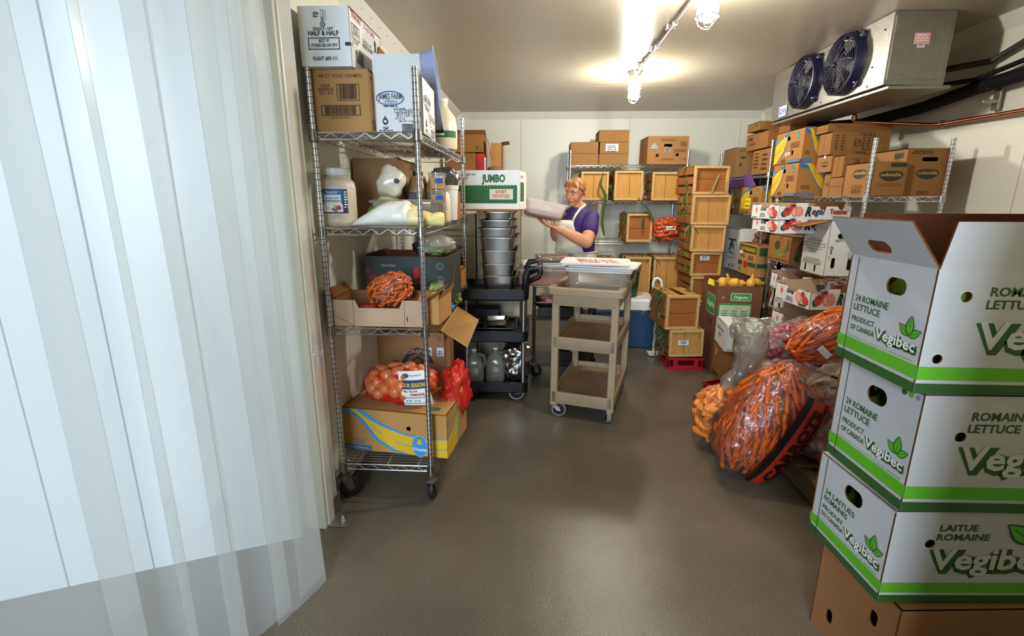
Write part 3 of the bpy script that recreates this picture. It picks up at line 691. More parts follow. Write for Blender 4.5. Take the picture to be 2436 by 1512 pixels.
def dr_jf(F, full=True):
    w, h = F.w, F.h
    F.ring(w*.34, h*.62, w*.29, h*.13, .0035, BLU if full else GRY); F.ring(w*.34, h*.62, w*.27, h*.115, .0015, NAVY)
    F.text('JAMES FARM', w*.34, h*.605, .024, NAVY, w=w*.48, anchor='c', bold=.02); F.smalltext(w*.16, h*.47, w*.36, 1, NAVY)
    F.poly([(w*.18, h*.57), (w*.30, h*.59), (w*.50, h*.57), (w*.46, h*.535), (w*.34, h*.52), (w*.22, h*.54)], GRY); F.line([(w*.2, h*.56), (w*.34, h*.545), (w*.48, h*.56)], .002, WHT)
    F.text('47 COUNTER', w*.40, h*.42, .008, BLK, w=w*.24); F.text('CONTINENTAL', w*.41, h*.36, .017, BLK, w=w*.54); F.text('BUTTER CHIPS', w*.46, h*.295, .017, BLK, w=w*.50); F.text('4/4.25 LB.', w*.42, h*.25, .008, BLK)
    F.text('NET WT. 17 LBS. (7.71)', w*.50, h*.20, .008, BLK, w=w*.42)
    F.ell(w*.22, h*.215, .012, .014, BLK); F.poly([(w*.22-.010, h*.225), (w*.22, h*.225+.022), (w*.22+.010, h*.225)], BLK); F.ell(w*.22, h*.215, .006, .006, WHT)
    F.poly([(w*.22-.012, h*.12), (w*.22+.012, h*.12), (w*.22+.010, h*.085), (w*.22, h*.07), (w*.22-.010, h*.085)], BLK); F.text('GFF', w*.22, h*.092, .008, WHT, anchor='c')
    F.frame(w*.56, h*.03, w*.34, h*.14, .003, BLK); F.barcode(w*.585, h*.045, w*.28, h*.11, BLK, 4); F.smalltext(w*.06, h*.045, w*.34, 3, BLK, .008, 4)
A_, w_, h_ = front_fit((893, 309), (1003, 312), 172, 2.20); A_.z = ZT
jf = carton('butter_chip_carton', 'white carton with a blue farm oval and its flap standing up behind the front post', A_, w_+.008, .30, h_, radians(2), m=WHITEB, inner=KRAFT, top='open', draw={'front': lambda F: dr_jf(F), 'right': lambda F: dr_jf(F, False)},
       flaps={'front': (94, .085), 'left': (75, .12), 'back': (200, .13)})
# grey-blue tub on its end, cream jug, bag of fruit behind
GBL = mat('grey_blue_tub', 'A9B4D6', .4, vary=.04)
o = tub_mesh(MB(), .36, .52, .16, GBL, taper=.03, rad=.07).build('bus_tub', None, smooth=40); o.rotation_euler = (radians(90), radians(82), radians(78)); o.location = (-.58, 2.78, 1.99); o.rotation_euler = Euler((0, radians(84), radians(8)))
o.location = (-.70, 2.80, 2.02); tag(o, 'pale blue-grey plastic bus tub standing on its side behind the white butter carton', 'tub')
def bottle_prof(r, h, neck, nh): return [(r*.9, 0), (r, .01), (r, h*.62), (r*.93, h*.75), (neck*1.3, h-nh*1.5), (neck, h-nh), (neck, h)]
P_ = at(1051, 330, Y=2.86); P_.z = ZT
t = jar('plastic_jug', 'cream plastic jug with green print standing behind the white butter carton', (P_.x-.0, 2.9, ZT), [(.075, 0), (.08, .01), (.082, .10), (.075, .17), (.04, .215), (.03, .23), (.03, .25)], MAYO, 'jug', [(.033, .25), (.033, .27), (.001, .272)], WPL)
b = MB(); F = wrap_face(b, .083, -pi/2+.4, .14, .05, .06); curved_rect(F, 0, 0, .14, .035, GRN); curved_rect(F, .01, .008, .05, .012, WHT); b.build('label', t)
t = thing('fruit_bag', 'knotted clear bag of red and yellow fruit at the far end of the top shelf', 'bag', (-.60, 3.18, ZT))
blob('film', (0, 0, .075), (.085, .13, .085), MILKY, parent=t, amp=.16, fr=2, seed=4, flat=-.074)
for i, (x, y, c) in enumerate(((.0, -.06, 'C23A26'), (.01, .02, 'E0A81E'), (-.03, .07, 'D9C23A'))):
    tag(MB().sphere((-.60+x, 3.18+y, ZT+.045), .04, mat('fruit_%s' % ('red', 'gold', 'yellow')[i], c, .4)).build('fruit', None, smooth=True), '%s fruit inside the knotted clear bag on the top shelf' % ('red', 'golden', 'pale yellow')[i], 'fruit')
blob('black_bin_bag', (-.73, 2.72, ZT-.037), (.20, .42, .012), mat('black_film', '131519', .22, spec=.6, vary=.2, bump=1, bscale=30), 'flat black plastic sheet lying on the wires under the top shelf goods', 'plastic sheet', amp=.15, p=4) if False else None

# ================================================================== LEFT SHELF, second
Z2 = 1.361
HR = mat('frosted_jar_plastic', 'C9BBA4', .4, vary=.05)
t = jar('horseradish_jar', 'big white-lidded jar of extra hot horseradish with a blue picture label', (-.925, 2.245, Z2), [(.075, 0), (.083, .012), (.084, .02), (.081, .03), (.083, .04), (.083, .17), (.079, .195), (.063, .212), (.052, .218), (.052, .232)], HR, 'jar', [(.055, .226), (.056, .229), (.056, .252), (.052, .256), (.001, .256)], WPL, n=40)
b = MB(); F = wrap_face(b, .0835, -pi/2+.20, .118, .105, .058)
curved_rect(F, 0, 0, .118, .105, NAVY); curved_rect(F, .004, .004, .092, .097, BLU); curved_rect(F, .012, .036, .076, .045, LBL, 8); curved_rect(F, .006, .006, .088, .034, WHT, 8)
F.text('TULKOFF', .05, .086, .010, WHT, w=.05, anchor='c', bold=.02); F.text('EXTRA HOT', .05, .062, .008, NAVY, w=.058, anchor='c', bold=.01); F.text('HORSERADISH', .05, .050, .008, NAVY, w=.068, anchor='c', bold=.02)
r_ = random.Random(3)
for i in range(26): F.ell(.05+r_.uniform(-.038, .038), .02+r_.uniform(-.010, .010), .0055, .0055, r_.choice((TOM, RED, YEL, WHT, MGRN)), 10)
F.smalltext(.099, .09, .016, 7, WHT, .011); b.build('label', t)
A_, w_, h_ = front_fit((788, 490), (893, 492), 376, 2.62); A_.z = Z2
carton('kraft_carton', 'plain worn brown carton behind the big horseradish jar', (max(A_.x, -.985), 2.62, Z2), w_, .40, h_+(at(788, 490, Y=2.62).z-Z2), 0, m=mat('worn_kraft', '8E6A42', .8, vary=.2), tape=True)
t = jar('mayonnaise_jar', 'squat jar of pale yellow mayonnaise behind the white flour bag', (-.80, 2.62, Z2), [(.06, 0), (.064, .01), (.064, .11), (.05, .13), (.042, .135), (.042, .15)], mat('pale_yellow', 'E6DB8E', .35, vary=.05), 'jar', [(.045, .15), (.045, .17), (.001, .172)], WPL)
b = MB(); F = wrap_face(b, .065, -pi/2+.2, .07, .05, .03); curved_rect(F, 0, 0, .07, .04, WHT); F.text('MAYO', .035, .015, .012, RED, w=.045, anchor='c', bold=.02); b.build('label', t)
o = blob('milk_bag', (-.765, 2.56, Z2+.205), (.075, .09, .085), mat('milky_plastic_bag', 'CFC6B2', .3, spec=.6, vary=.08, bump=.5, bscale=14), 'crumpled milky plastic bladder with a black spout lying on the middle jars', 'bag', amp=.14, fr=1.6, seed=9, M=Euler((0, .5, .3)).to_matrix())
MB().lathe([(.012, -.01), (.012, .012), (.001, .012)], (.052, -.075, .005), BLACKP, 14, Matrix.Rotation(pi/2, 3, 'X')).build('spout', o, smooth=40)
UB = mat('urn_brown', '7B5A38', .3, spec=.6, vary=.1)
for i, (x, y) in enumerate(((-.665, 2.74), (-.562, 2.74))):
    t = thing('syrup_dispenser', ('left', 'right')[i]+' one of two brown dispensers with black fronts behind the post', 'dispenser', (x, y, Z2), 0, 'brown dispensers on the second shelf')
    MB().loft([rrect_ring(.074, .12, .02, 0), rrect_ring(.076, .12, .02, .13), rrect_ring(.074, .11, .02, .15), rrect_ring(.05, .08, .015, .195)], UB).build('body', t, smooth=40)
    t.scale = (1.3, 1.2, 1.25); MB().box((0, -.062, .065), (.062, .006, .12), BLACKP).build('front_panel', t, bevel=.004)
    MB().lathe([(.022, .195), (.022, .215), (.001, .217)], (0, 0, 0), BLACKP, 16).build('cap', t, smooth=40)
    if i: MB().tube([(.0, -.066, .10), (.03, -.085, .11), (.042, -.07, .06), (.03, -.08, .01)], .004, WHT, 6).build('handle', t, smooth=True)
o = blob('foil_ball', (-.56, 3.02, Z2+.24), (.085, .085, .075), mat('dark_film_bundle', '4A4642', .2, spec=.8, metal=.3, vary=.4, bump=1, bscale=18), 'dark shiny film-wrapped bundle near the back of the second shelf', 'bundle', amp=.15, seed=2)
tag(MB().box((-.56, 3.02, Z2+.085), (.15, .15, .17), KRAFTD).build('small_carton', None, bevel=.002), 'small dark carton under the film-wrapped bundle', 'box')
def clear_tub(name, label, P, w, d, h, rz=0, lidm=None, m=None, lid=True, group=None, fill=None):
    t = thing(name, label, 'tub', P, rz, group)
    tub_mesh(MB(), w, d, h, m or CLEARP, taper=.018, rad=.03, rim=.008).build('body', t, smooth=35)
    if lid: MB().loft([rrect_ring(w+.02, d+.02, .04, h+.001), rrect_ring(w+.024, d+.024, .04, h+.008), rrect_ring(w-.01, d-.01, .035, h+.014), rrect_ring(w-.04, d-.04, .03, h+.008)], lidm or CLEARP).build('lid', t, smooth=35)
    if fill: MB().loft([rrect_ring(w-.06, d-.06, .03, .006), rrect_ring(w-.035, d-.035, .03, h*fill[1])], fill[0]).build('contents', t, smooth=35)
    return t
clear_tub('deli_box', 'wide clear deli box with a clear lid behind the flour bag', (-.655, 2.46, Z2), .33, .18, .105, fill=(mat('pale_food', 'B79C7A', .6, vary=.4, vscale=30), .55))
def loaf(st, m, seed=0, n=26):
    """slumped bag through (x, half width, height) stations, flat underneath, with soft creases"""
    rings = []; P = []
    for a_, b_ in zip(st, st[1:]):
        for k in range(5): P.append(tuple(p+(q-p)*k/5 for p, q in zip(a_, b_)))
    P.append(st[-1])
    for x, hw, hh in P:
        ring = []
        for k in range(n):
            t_ = 2*pi*k/n; z = sin(t_); y = cos(t_); nz = noise.noise(Vector((x*14+seed, y*1.6, z*1.6)))*.16+noise.noise(Vector((x*40, y*4+seed, z*4)))*.05
            zz = hh*.5*(1+math.copysign(abs(z)**.8, z))*(1+nz*(z > 0)); ring.append(Vector((x+nz*.01, y*hw*(1+nz), max(zz, .001))))
        rings.append(ring)
    return MB().loft(rings, m)
t = thing('flour_bag', 'soft white and cream bag of flour slumped at the front of the second shelf', 'bag', (-.655, 2.23, Z2))
loaf([(-.205, .012, .008), (-.17, .035, .03), (-.11, .065, .068), (-.05, .085, .100), (.01, .090, .112), (.06, .085, .108), (.085, .06, .085)], FLOUR, 5).build('body', t, smooth=True)
loaf([(.055, .070, .085), (.09, .075, .090), (.13, .065, .072), (.17, .045, .055), (.205, .03, .065), (.225, .02, .062)], mat('cream_bag_end', 'E9D98F', .4, vary=.08, bump=.3, bscale=20), 6).build('cream_end', t, smooth=True)
o = MB().sphere((-.80, 2.42, Z2+.05), (.05, .05, .046), GREENV, 20).build('green_pepper', None, smooth=True); tag(o, 'glossy dark green squash beside the flour bag', 'vegetable')
o = MB().sphere((-.782, 2.34, Z2+.030), (.045, .035, .03), mat('lime_green', '8FBF2A', .35, vary=.2), 18).build('lime', None, smooth=True); tag(o, 'light green lime tucked behind the tip of the flour bag', 'fruit')
def cup(x, y, z, n, label):
    t = thing('deli_cup', label, 'container', (x, y, z), 0, 'stacked deli cups with blue tape')
    MB().lathe([(.036, 0), (.04, .004), (.045, .075), (.048, .078), (.048, .084)], (0, 0, 0), CLEARP, 20).build('body', t, smooth=40)
    MB().lathe([(.035, .004), (.041, .058), (.001, .058)], (0, 0, 0), mat('yellow_food', 'E2A820', .5, vary=.3), 18).build('contents', t, smooth=40)
    b = MB(); F = wrap_face(b, .0435, -pi/2+.5, .05, .03, .03); curved_rect(F, 0, 0, .045, .025, BTAPE, 5); b.build('tape', t)
for k, lb in enumerate(('lowest', 'middle', 'topmost')): cup(-.535, 2.62, Z2+k*.086, k, lb+' deli cup of the blue-taped stack on the second shelf')
jar('white_pitcher', 'tall white plastic pail standing near the rear post on the second shelf', (-.535, 2.93, Z2), [(.05, 0), (.052, .004), (.060, .175), (.064, .178), (.064, .19), (.060, .19)], WPL, 'container', [(.066, .19), (.066, .20), (.001, .202)])
jar('white_jug', 'rounded white jug in front of the tall white pail', (-.545, 2.78, Z2), [(.045, 0), (.05, .01), (.05, .10), (.044, .15), (.03, .165), (.03, .18), (.001, .18)], mat('ivory_plastic', 'E8E0C0', .35, vary=.05), 'jug')

# ================================================================== LEFT SHELF, third
Z3 = .903
A_, w_, h_ = front_fit((800, 778), (1010, 778), 700, 2.135)
def cutU(w, h): return [(0, 0), (w, 0), (w, h), (w*.76, h), (w*.72, h*.70), (w*.30, h*.70), (w*.26, h), (0, h)]
tr = carton('tray_carton', 'open greyish cardboard tray box with a notched front holding the carrot bag', (A_.x-.02, 2.135, Z3), w_+.03, .26, .125, 0, m=KRAFTG, inner=KRAFT, top='open', cut={'front': cutU(w_+.03, .125)},
       flaps={'left': (215-90, .05), 'right': (150, .07)}, draw={'front': lambda F: (F.line([(F.w*.24, 0), (F.w*.24, F.h)], .0015, BRN), F.line([(F.w*.02, F.h*.45), (F.w*.24, F.h*.02)], .0018, BRN), F.line([(F.w*.77, 0), (F.w*.78, F.h)], .0015, BRN), F.ell(F.w*.80, F.h*.3, .003, .014, BRN))})
carton('flap_carton', 'small brown carton with open torn flaps behind the front post', (-.555, 2.19, Z3), .10, .24, .12, radians(-4), m=KRAFTL, inner=KRAFT, top='open', flaps={'front': (40, .05), 'right': (120, .04)})
_CM = {}
def carrot_mesh(L, r, m, key):
    if key in _CM: return _CM[key]
    b = MB(); rr = random.Random(hash(key) % 1000 if not isinstance(key, int) else key); k = 7
    b.lathe([(r*.35, 0), (r*.9, L*.03), (r, L*.15), (r*.92, L*.4), (r*.72, L*.7), (r*.35, L*.95), (r*.08, L)], (0, 0, -L/2), m, 8)
    o = b.build('carrot', None, smooth=True); me = o.data; bpy.data.objects.remove(o); _CM[key] = me; return me
def put(mesh, name, loc, rot, label, cat, group, sc=1):
    o = bpy.data.objects.new(name, mesh); COL.objects.link(o); o.location = loc; o.rotation_euler = rot; o.scale = (sc, sc, sc); return tag(o, label, cat, group)
def shell_pack(c, r, M, n, seed, towards=CAM, inner=.86, front=-.15):
    """n places spread over the side of an ellipsoid that can be seen from the aisle, with outward normals"""
    rnd = random.Random(seed); out = []; ga = pi*(3-sqrt(5)); c = Vector(c); view = (Vector(towards)-c).normalized(); i = 0; N = n*2
    while len(out) < n and i < N:
        z = 1-2*(i+.5)/N; q = sqrt(1-z*z); d = Vector((q*cos(ga*i), q*sin(ga*i), z)); i += 1; d = d*(sum(abs(x)**2.7 for x in d)**(-1/2.7))
        d2 = (M @ Vector((d.x/r[0], d.y/r[1], d.z/r[2]))).normalized()
        if d2.dot(view) < front: continue
        p = c+M @ Vector((d.x*r[0], d.y*r[1], d.z*r[2]))*inner*rnd.uniform(.93, 1.02); out.append((p, d2))
    return out
def carrot_bag(label, c, r, M, n, seed, L=.13, cr=.014, cm=CARROT, grp=None, axis=(0, 0, 1), jit=.35, filmm=None, name='carrot_bag', clabel=None, bandfn=None, amp=.16, fs=1.0):
    c = Vector(c); t = thing(name, label, 'bag', c, 0)
    t['group'] = 'film bags of carrots'
    superell(MB(), (0, 0, 0), (r[0]*fs, r[1]*fs, r[2]*fs), filmm or CLEARF, p=2.6, amp=amp, fr=3.2, seed=seed, nu=44, nv=30, M=M).build('film', t, smooth=True)
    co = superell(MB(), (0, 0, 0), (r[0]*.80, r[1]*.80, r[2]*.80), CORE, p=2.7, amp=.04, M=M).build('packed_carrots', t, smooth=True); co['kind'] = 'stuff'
    rnd = random.Random(seed); mesh = carrot_mesh(L, cr, cm, 'c%.3f%.3f%s' % (L, cr, cm.name)); ax0 = (M @ Vector(axis)).normalized()
    for p, nrm_ in shell_pack(c, r, M, n, seed):
        ax = ax0+Vector((rnd.uniform(-jit, jit), rnd.uniform(-jit, jit), rnd.uniform(-jit, jit))); ax = ax-nrm_*ax.dot(nrm_)
        if ax.length < .1: ax = nrm_.orthogonal()
        put(mesh, 'carrot', p, ax.normalized().to_track_quat('Z', 'Y').to_euler(), clabel, 'carrot', grp, rnd.uniform(.8, 1.15))
    if bandfn: bandfn(t)
    return t
carrot_bag('bag of carrots lying in the open tray box on the third shelf', (-.715, 2.29, Z3+.145), (.115, .080, .085), Euler((.1, -.28, 0)).to_matrix(), 60, 3, L=.07, cr=.008, grp='carrots in the bag on the third shelf', clabel='small orange carrot in the bag lying in the tray box', axis=(1, 0, .3), jit=.8)
tag(MB().box((-.80, 2.21, Z3+.075), (.07, .08, .03), mat('red_foil_pack', '9A2018', .25, spec=.7, vary=.4, bump=.6)).build('red_packet', None, bevel=.008), 'shiny red packet in the left end of the tray box', 'packet')
def dr_tom(F):
    w, h = F.w, F.h; g = mat('faded_white', '9AA39B', .6, vary=.1)
    F.text('PRE-COOLED', w*.20, h*.78, .012, g, w=w*.17, bold=.01)
    for i in range(7): F.ell(w*(.03+.035*(i % 3)), h*(.25+.18*(i//2)*.8), .016, .016, mat('dark_tomato', '7E2420', .6), 14)
    F.text('Pinos', w*.36, h*.42, .034, MGRN, w=w*.22, bold=.02); F.poly([(w*.60, h*.52), (w*.585, h*.66), (w*.61, h*.78), (w*.65, h*.76), (w*.665, h*.62), (w*.635, h*.52)], RED)
    F.line([(w*.34, h*.33), (w*.48, h*.38), (w*.66, h*.44)], .006, RED); F.text('HOT HOUSE', w*.43, h*.22, .010, g, w=w*.14); F.text('TOMATOES', w*.40, h*.12, .014, g, w=w*.22, bold=.01); F.text('VINE RIPE', w*.44, h*.04, .010, g, w=w*.14)
    for k in range(3): F.ring(w*.92, h*(.80-.29*k), .020, .020, .002, g); F.ring(w*.92, h*(.80-.29*k), .015, .015, .001, g); F.ell(w*.92, h*(.80-.29*k), .009, .009, mat('dk', '4C544E', .6))
A_, w_, h_ = front_fit((872, 665), (1066, 672), 583, 2.60)
carton('tomato_carton', 'dark green tomato carton printed PRE-COOLED behind the tray box', (A_.x, 2.60, Z3+.02), w_+.0, .36, .255, radians(-3), m=GREENB, inner=BROWNB, top='open', holes={'front': [pill(w_*.78, .07, .02, .03)]}, flaps={'left': (100, .0101)},
       draw={'front': dr_tom, 'right': lambda F: (F.text('TOMATO', F.w*.2, F.h*.3, .02, OLIVE, w=F.w*.3), F.line([(F.w*.3, F.h*.2), (F.w*.6, F.h*.8)], .008, RED), F.frame(F.w*.1, F.h*.15, F.w*.15, F.h*.7, .002, OLIVE))})
MB_ = mat('dark_greens', '1B3A16', .5, vary=.5, vscale=20, bump=.8, bscale=40)
o = blob('lettuce_bag', (-.585, 2.80, Z3+.325), (.12, .10, .055), MILKY, 'thin clear bag of greens puffed over the dark tomato carton', 'bag', amp=.2, fr=1.8, seed=12, flat=-.05)
tag(superell(MB(), (-.585, 2.80, Z3+.29), (.09, .08, .03), LEAF, amp=.5).build('lettuce', None, smooth=True), 'leafy greens inside the puffed bag on the tomato carton', 'lettuce')
tag(superell(MB(), (-.68, 2.78, Z3+.305), (.05, .06, .035), BLACKP, amp=.3).build('black_packet', None, smooth=True), 'black shiny packet on top of the tomato carton behind the front post', 'packet')
o = blob('cabbage_bag', (-.545, 2.55, Z3+.085), (.062, .07, .078), CLEARF, 'clear bag around a pale green cabbage on the third shelf', 'bag', amp=.12, seed=3)
tag(superell(MB(), (-.545, 2.55, Z3+.072), (.052, .058, .066), LEAF, amp=.15, fr=3).build('cabbage', None, smooth=True), 'pale green cabbage inside the clear bag', 'cabbage')
PURP = mat('dark_purple_veg', '3A2530', .35, spec=.6, vary=.4, vscale=20)
o = blob('beet_bag', (-.565, 2.74, Z3+.06), (.075, .10, .06), CLEARF, 'clear bag of dark purple beets at the shelf edge', 'bag', amp=.12, seed=5)
rb = random.Random(2)
bm_ = MB().sphere((0, 0, 0), .022, PURP, 10).build('beet', None, smooth=True); bme = bm_.data; bpy.data.objects.remove(bm_)
for i in range(16): put(bme, 'beet', (-.565+rb.uniform(-.05, .05), 2.74+rb.uniform(-.07, .07), Z3+.022+rb.uniform(0, .06)), (0, 0, 0), 'dark purple beet in the clear bag on the third shelf', 'beet', 'beets in the bag on the third shelf')
t = jar('squeeze_bottle', 'white bottle with black lettering down its side near the rear post of the third shelf', (-.545, 3.06, Z3), [(.026, 0), (.028, .005), (.028, .11), (.012, .13), (.010, .15), (.001, .15)], WPL, 'bottle')
b = MB(); F = wrap_face(b, .0285, -pi/2+.3, .05, .10, .01); curved_rect(F, 0, 0, .04, .085, NAVY, 5); F.text('RANCH', .028, .01, .014, WHT, w=.07, rot=pi/2, bold=.02); b.build('label', t)
carton('orange_carton', 'small orange-brown carton with black print beside the rear post', (-.565, 3.13, Z3), .07, .18, .13, 0, m=mat('orange_kraft', 'C07A34', .7), draw={'front': lambda F: F.text('26', F.w*.2, F.h*.3, .03, BLK, bold=.02)})
carton('pink_card', 'pale pinkish carton standing behind the cabbage bag', (-.70, 3.00, Z3), .14, .20, .14, 0, m=mat('pinkish_board', 'B48E78', .8))

# ================================================================== LEFT SHELF, bottom
Z4 = .199
def banana_front(F):
    w, h = F.w, F.h
    F.poly([(w*.02, h*.99), (w*.20, h*.99), (w*.34, h*.74), (w*.60, h*.50), (w*.80, h*.43), (w, h*.46), (w, h*.0), (w*.62, 0), (w*.47, h*.05), (w*.30, h*.30), (w*.18, h*.70), (w*.10, h*.86), (w*.02, h*.88)], SKYB)
    F.poly([(w*.055, h*.975), (w*.135, h*.975), (w*.26, h*.76), (w*.40, h*.60), (w*.62, h*.445), (w*.82, h*.40), (w, h*.43), (w, h*.0), (w*.66, 0), (w*.50, h*.09), (w*.34, h*.32), (w*.22, h*.70), (w*.14, h*.88)], YEL)
    F.line([(w*.28, h*.66), (w*.33, h*.52), (w*.38, h*.44)], .004, SKYB); F.line([(w*.50, h*.28), (w*.66, h*.20), (w*.86, h*.18), (w, h*.20)], .004, SKYB)
    F.ring(w*.74, h*.23, .045, .063, .02, SKYB); F.ell(w*.74, h*.23, .043, .060, YEL); F.ell(w*.74, h*.23, .040, .057, SKYB)
    for k in range(3): F.ell(w*.74+.004*(k-1), h*.23+.026, .006, .018, YEL, 14, rot=.5*(k-1))
    F.ell(w*.74, h*.23+.045, .012, .006, MGRN, 12); F.text('Chiquita', w*.74, h*.23-.025, .017, WHT, w=.078, anchor='c', bold=.03)
    F.rrect(w*.0, h*.02, w*.27, h*.10, .01, BLU); F.text('Imported Bananas', w*.02, h*.05, .009, LBL, w=w*.22, bold=.01); F.smalltext(w*.09, h*.24, w*.14, 3, SKYB, .009)
def banana_right(F):
    w, h = F.w, F.h
    F.poly([(0, h*.46), (w*.25, h*.55), (w*.55, h*.98), (w*.75, h*.98), (w*.60, h*.5), (w*.5, 0), (0, 0)], SKYB); F.poly([(0, h*.42), (w*.25, h*.5), (w*.58, h*.94), (w*.68, h*.94), (w*.55, h*.5), (w*.45, 0), (0, 0)], YEL)
    F.line([(0, h*.20), (w*.2, h*.25), (w*.4, h*.5), (w*.6, h*.9)], .004, SKYB); F.ell(w*.08, h*.78, .012, .012, SKYB)
P0 = at(822, 1065, Z=Z4); P1 = at(1065, 1090, Z=Z4); bw = hypot(P1.x-P0.x, P1.y-P0.y); brz = atan2(P1.y-P0.y, P1.x-P0.x)
bh = .235
carton('banana_carton', 'kraft banana carton with a big yellow banana and blue oval under the onion sack', (P0.x, P0.y, Z4), bw, .36, bh, brz, m=KRAFTL, inner=BROWNB, top='closed', seam='short',
       holes={'front': [pill(bw*.27, bh*.72, .024, .024, 5), pill(bw*.64, bh*.62, .024, .024, 5)], 'right': [pill(.09, bh*.42, .018, .03, 5), pill(.20, bh*.75, .02, .05, 5), pill(.29, bh*.5, .018, .03)]},
       draw={'front': banana_front, 'right': banana_right, 'top': lambda F: (F.rrect(F.w*.5, F.d if False else F.h*.2, .06, .02, .008, SKYB), F.ell(F.w*.84, F.h*.18, .04, .02, SKYB), F.ell(F.w*.84, F.h*.18, .036, .017, GRN), F.text('Chiquita', F.w*.84, F.h*.18-.004, .010, WHT, w=.05, anchor='c'))})
# onions in a red mesh sack
ONI = mat('onion_skin', 'CE6E3E', .35, spec=.6, vary=.3, vscale=12, stretch=(1, 1, .4)); MESHR = None
def net(name, col, scale=170):
    m = bpy.data.materials.new(name); m.use_nodes = True; nt = m.node_tree; N, L = nt.nodes.new, nt.links.new; b = nt.nodes['Principled BSDF']; out = nt.nodes['Material Output']
    b.inputs['Base Color'].default_value = hexc(col); b.inputs['Roughness'].default_value = .4
    tr = N('ShaderNodeBsdfTransparent'); mx = N('ShaderNodeMixShader'); tc = N('ShaderNodeTexCoord'); w1 = N('ShaderNodeTexWave'); w2 = N('ShaderNodeTexWave'); ma = N('ShaderNodeMath'); ma.operation = 'MAXIMUM'
    w1.bands_direction = 'X'; w2.bands_direction = 'Z'
    for w in (w1, w2): w.inputs['Scale'].default_value = scale; w.inputs['Distortion'].default_value = 1.5; L(tc.outputs['Object'], w.inputs['Vector'])
    L(w1.outputs['Fac'], ma.inputs[0]); L(w2.outputs['Fac'], ma.inputs[1]); g = N('ShaderNodeMath'); g.operation = 'GREATER_THAN'; g.inputs[1].default_value = .58; L(ma.outputs[0], g.inputs[0])
    L(g.outputs[0], mx.inputs[0]); L(tr.outputs[0], mx.inputs[1]); L(b.outputs[0], mx.inputs[2]); L(mx.outputs[0], out.inputs[0]); MATS[name] = m; return m
REDNET = net('red_net_mesh', 'D8281A', 60)
oc = Vector((-.715, 2.36, Z4+bh+.095)); orr = (.20, .12, .10)
t = thing('onion_sack', 'red mesh sack of onions slumped over the banana carton', 'sack', oc)
superell(MB(), (0, 0, 0), (.205, .125, .105), REDNET, p=2.3, amp=.16, fr=3, seed=8, flat=-.094, nu=44, nv=28).build('mesh_sack', t, smooth=True)
bl_ = MB(); Fl = Face(bl_, lambda u, v, z: (.02+u, -.126-.02*sin(u*9)+.07*max(0, v-.13)*2.6-z, -.075+v), .2, .2)
def q_poly(F, pts, m): F.poly(pts, m)
def labelsheet():
    fn = lambda u, v: Vector((.015+u*.15+(1-v)*.04, -.122-.012*sin(u*3)+(.10*max(0, v-.55)), -.065+v*.165+.012*u))
    return fn
fn = labelsheet()
sheet('paper_label', None, 8, 8, lambda u, v: fn(u, v), WHT, t)
pb = MB(); F = Face(pb, lambda u, v, z: tuple(fn(u, v)+Vector((0, -.0016-z, 0))), 1, 1)
def gridpoly(F, u, v, w, h, m, n=6):
    for i in range(n):
        for j_ in range(n): F.k -= (1 if i+j_ else 0); F.rect(u+w*i/n, v+h*j_/n, w/n, h/n, m)
gridpoly(F, .02, .52, .96, .24, NAVY); F.text('FOUR SEASONS', .06, .58, .11, YEL, w=.88, bold=.03); F.text('MED. YELLOW', .10, .42, .065, RED, w=.5, bold=.02); F.text('ONIONS', .30, .30, .085, RED, w=.5, bold=.03)
F.text('FOUR SEASONS PRODUCE', .08, .22, .045, NAVY, w=.75); F.text('50 LBS   22.7 kg', .10, .12, .05, BLK, w=.5); gridpoly(F, .02, .05, .96, .02, GRN); F.ell(.25, .88, .12, .06, GRN, 14); F.text('Phone (956) 123', .4, .86, .05, BLK, w=.4)
pb.build('printing', t)
ob = MB(); ob.lathe([(.004, -.034), (.018, -.031), (.032, -.018), (.0375, 0), (.032, .018), (.018, .030), (.005, .034), (.003, .042)], (0, 0, 0), ONI, 14); oo = ob.build('onion', None, smooth=True); ome = oo.data; bpy.data.objects.remove(oo)
for p, nr in shell_pack(oc, orr, Matrix.Identity(3), 34, 5, inner=.78, front=-.3):
    if p.z < Z4+bh+.03: p.z = Z4+bh+.036
    put(ome, 'onion', p, (rb.uniform(0, 6), rb.uniform(0, 6), 0), 'yellow onion inside the red mesh sack', 'onion', 'onions in the red mesh sack', rb.uniform(.9, 1.1))
# second loose sack of onions hanging over the carton's far side
t = thing('hanging_onion_sack', 'half-empty red mesh sack hanging down the right side of the banana carton', 'sack', (-.435, 2.50, .41))
superell(MB(), (0, 0, .04), (.085, .16, .16), REDNET, p=2.2, amp=.22, fr=3, seed=11, nu=40, nv=28).build('mesh_sack', t, smooth=True)
RNS = mat('red_net_folds', 'C4281A', .5, vary=.4, vscale=60, bump=1, bscale=90)
sheet('net_tail', None, 10, 24, lambda u, v: Vector((.0+.06*(u-.5)*(1.2-v)+.012*sin(v*20), -.10+.05*u+.02*sin(v*11+u*5), .02-v*.26)), REDNET, t)
superell(MB(), (-.005, .02, .05), (.07, .13, .13), RNS, p=2, amp=.32, fr=4, seed=2, nu=40, nv=28).build('bunched_net', t, smooth=True)
for i, q in enumerate(((.02, -.06, -.05), (.0, .02, -.06), (.03, -.09, .04), (.02, .0, .06), (.01, -.05, .01))):
    put(ome, 'onion', (-.455+q[0], 2.52+q[1], .43+q[2]), (i, .5, i*2), 'yellow onion in the half-empty sack hanging off the shelf', 'onion', 'onions in the hanging red sack')
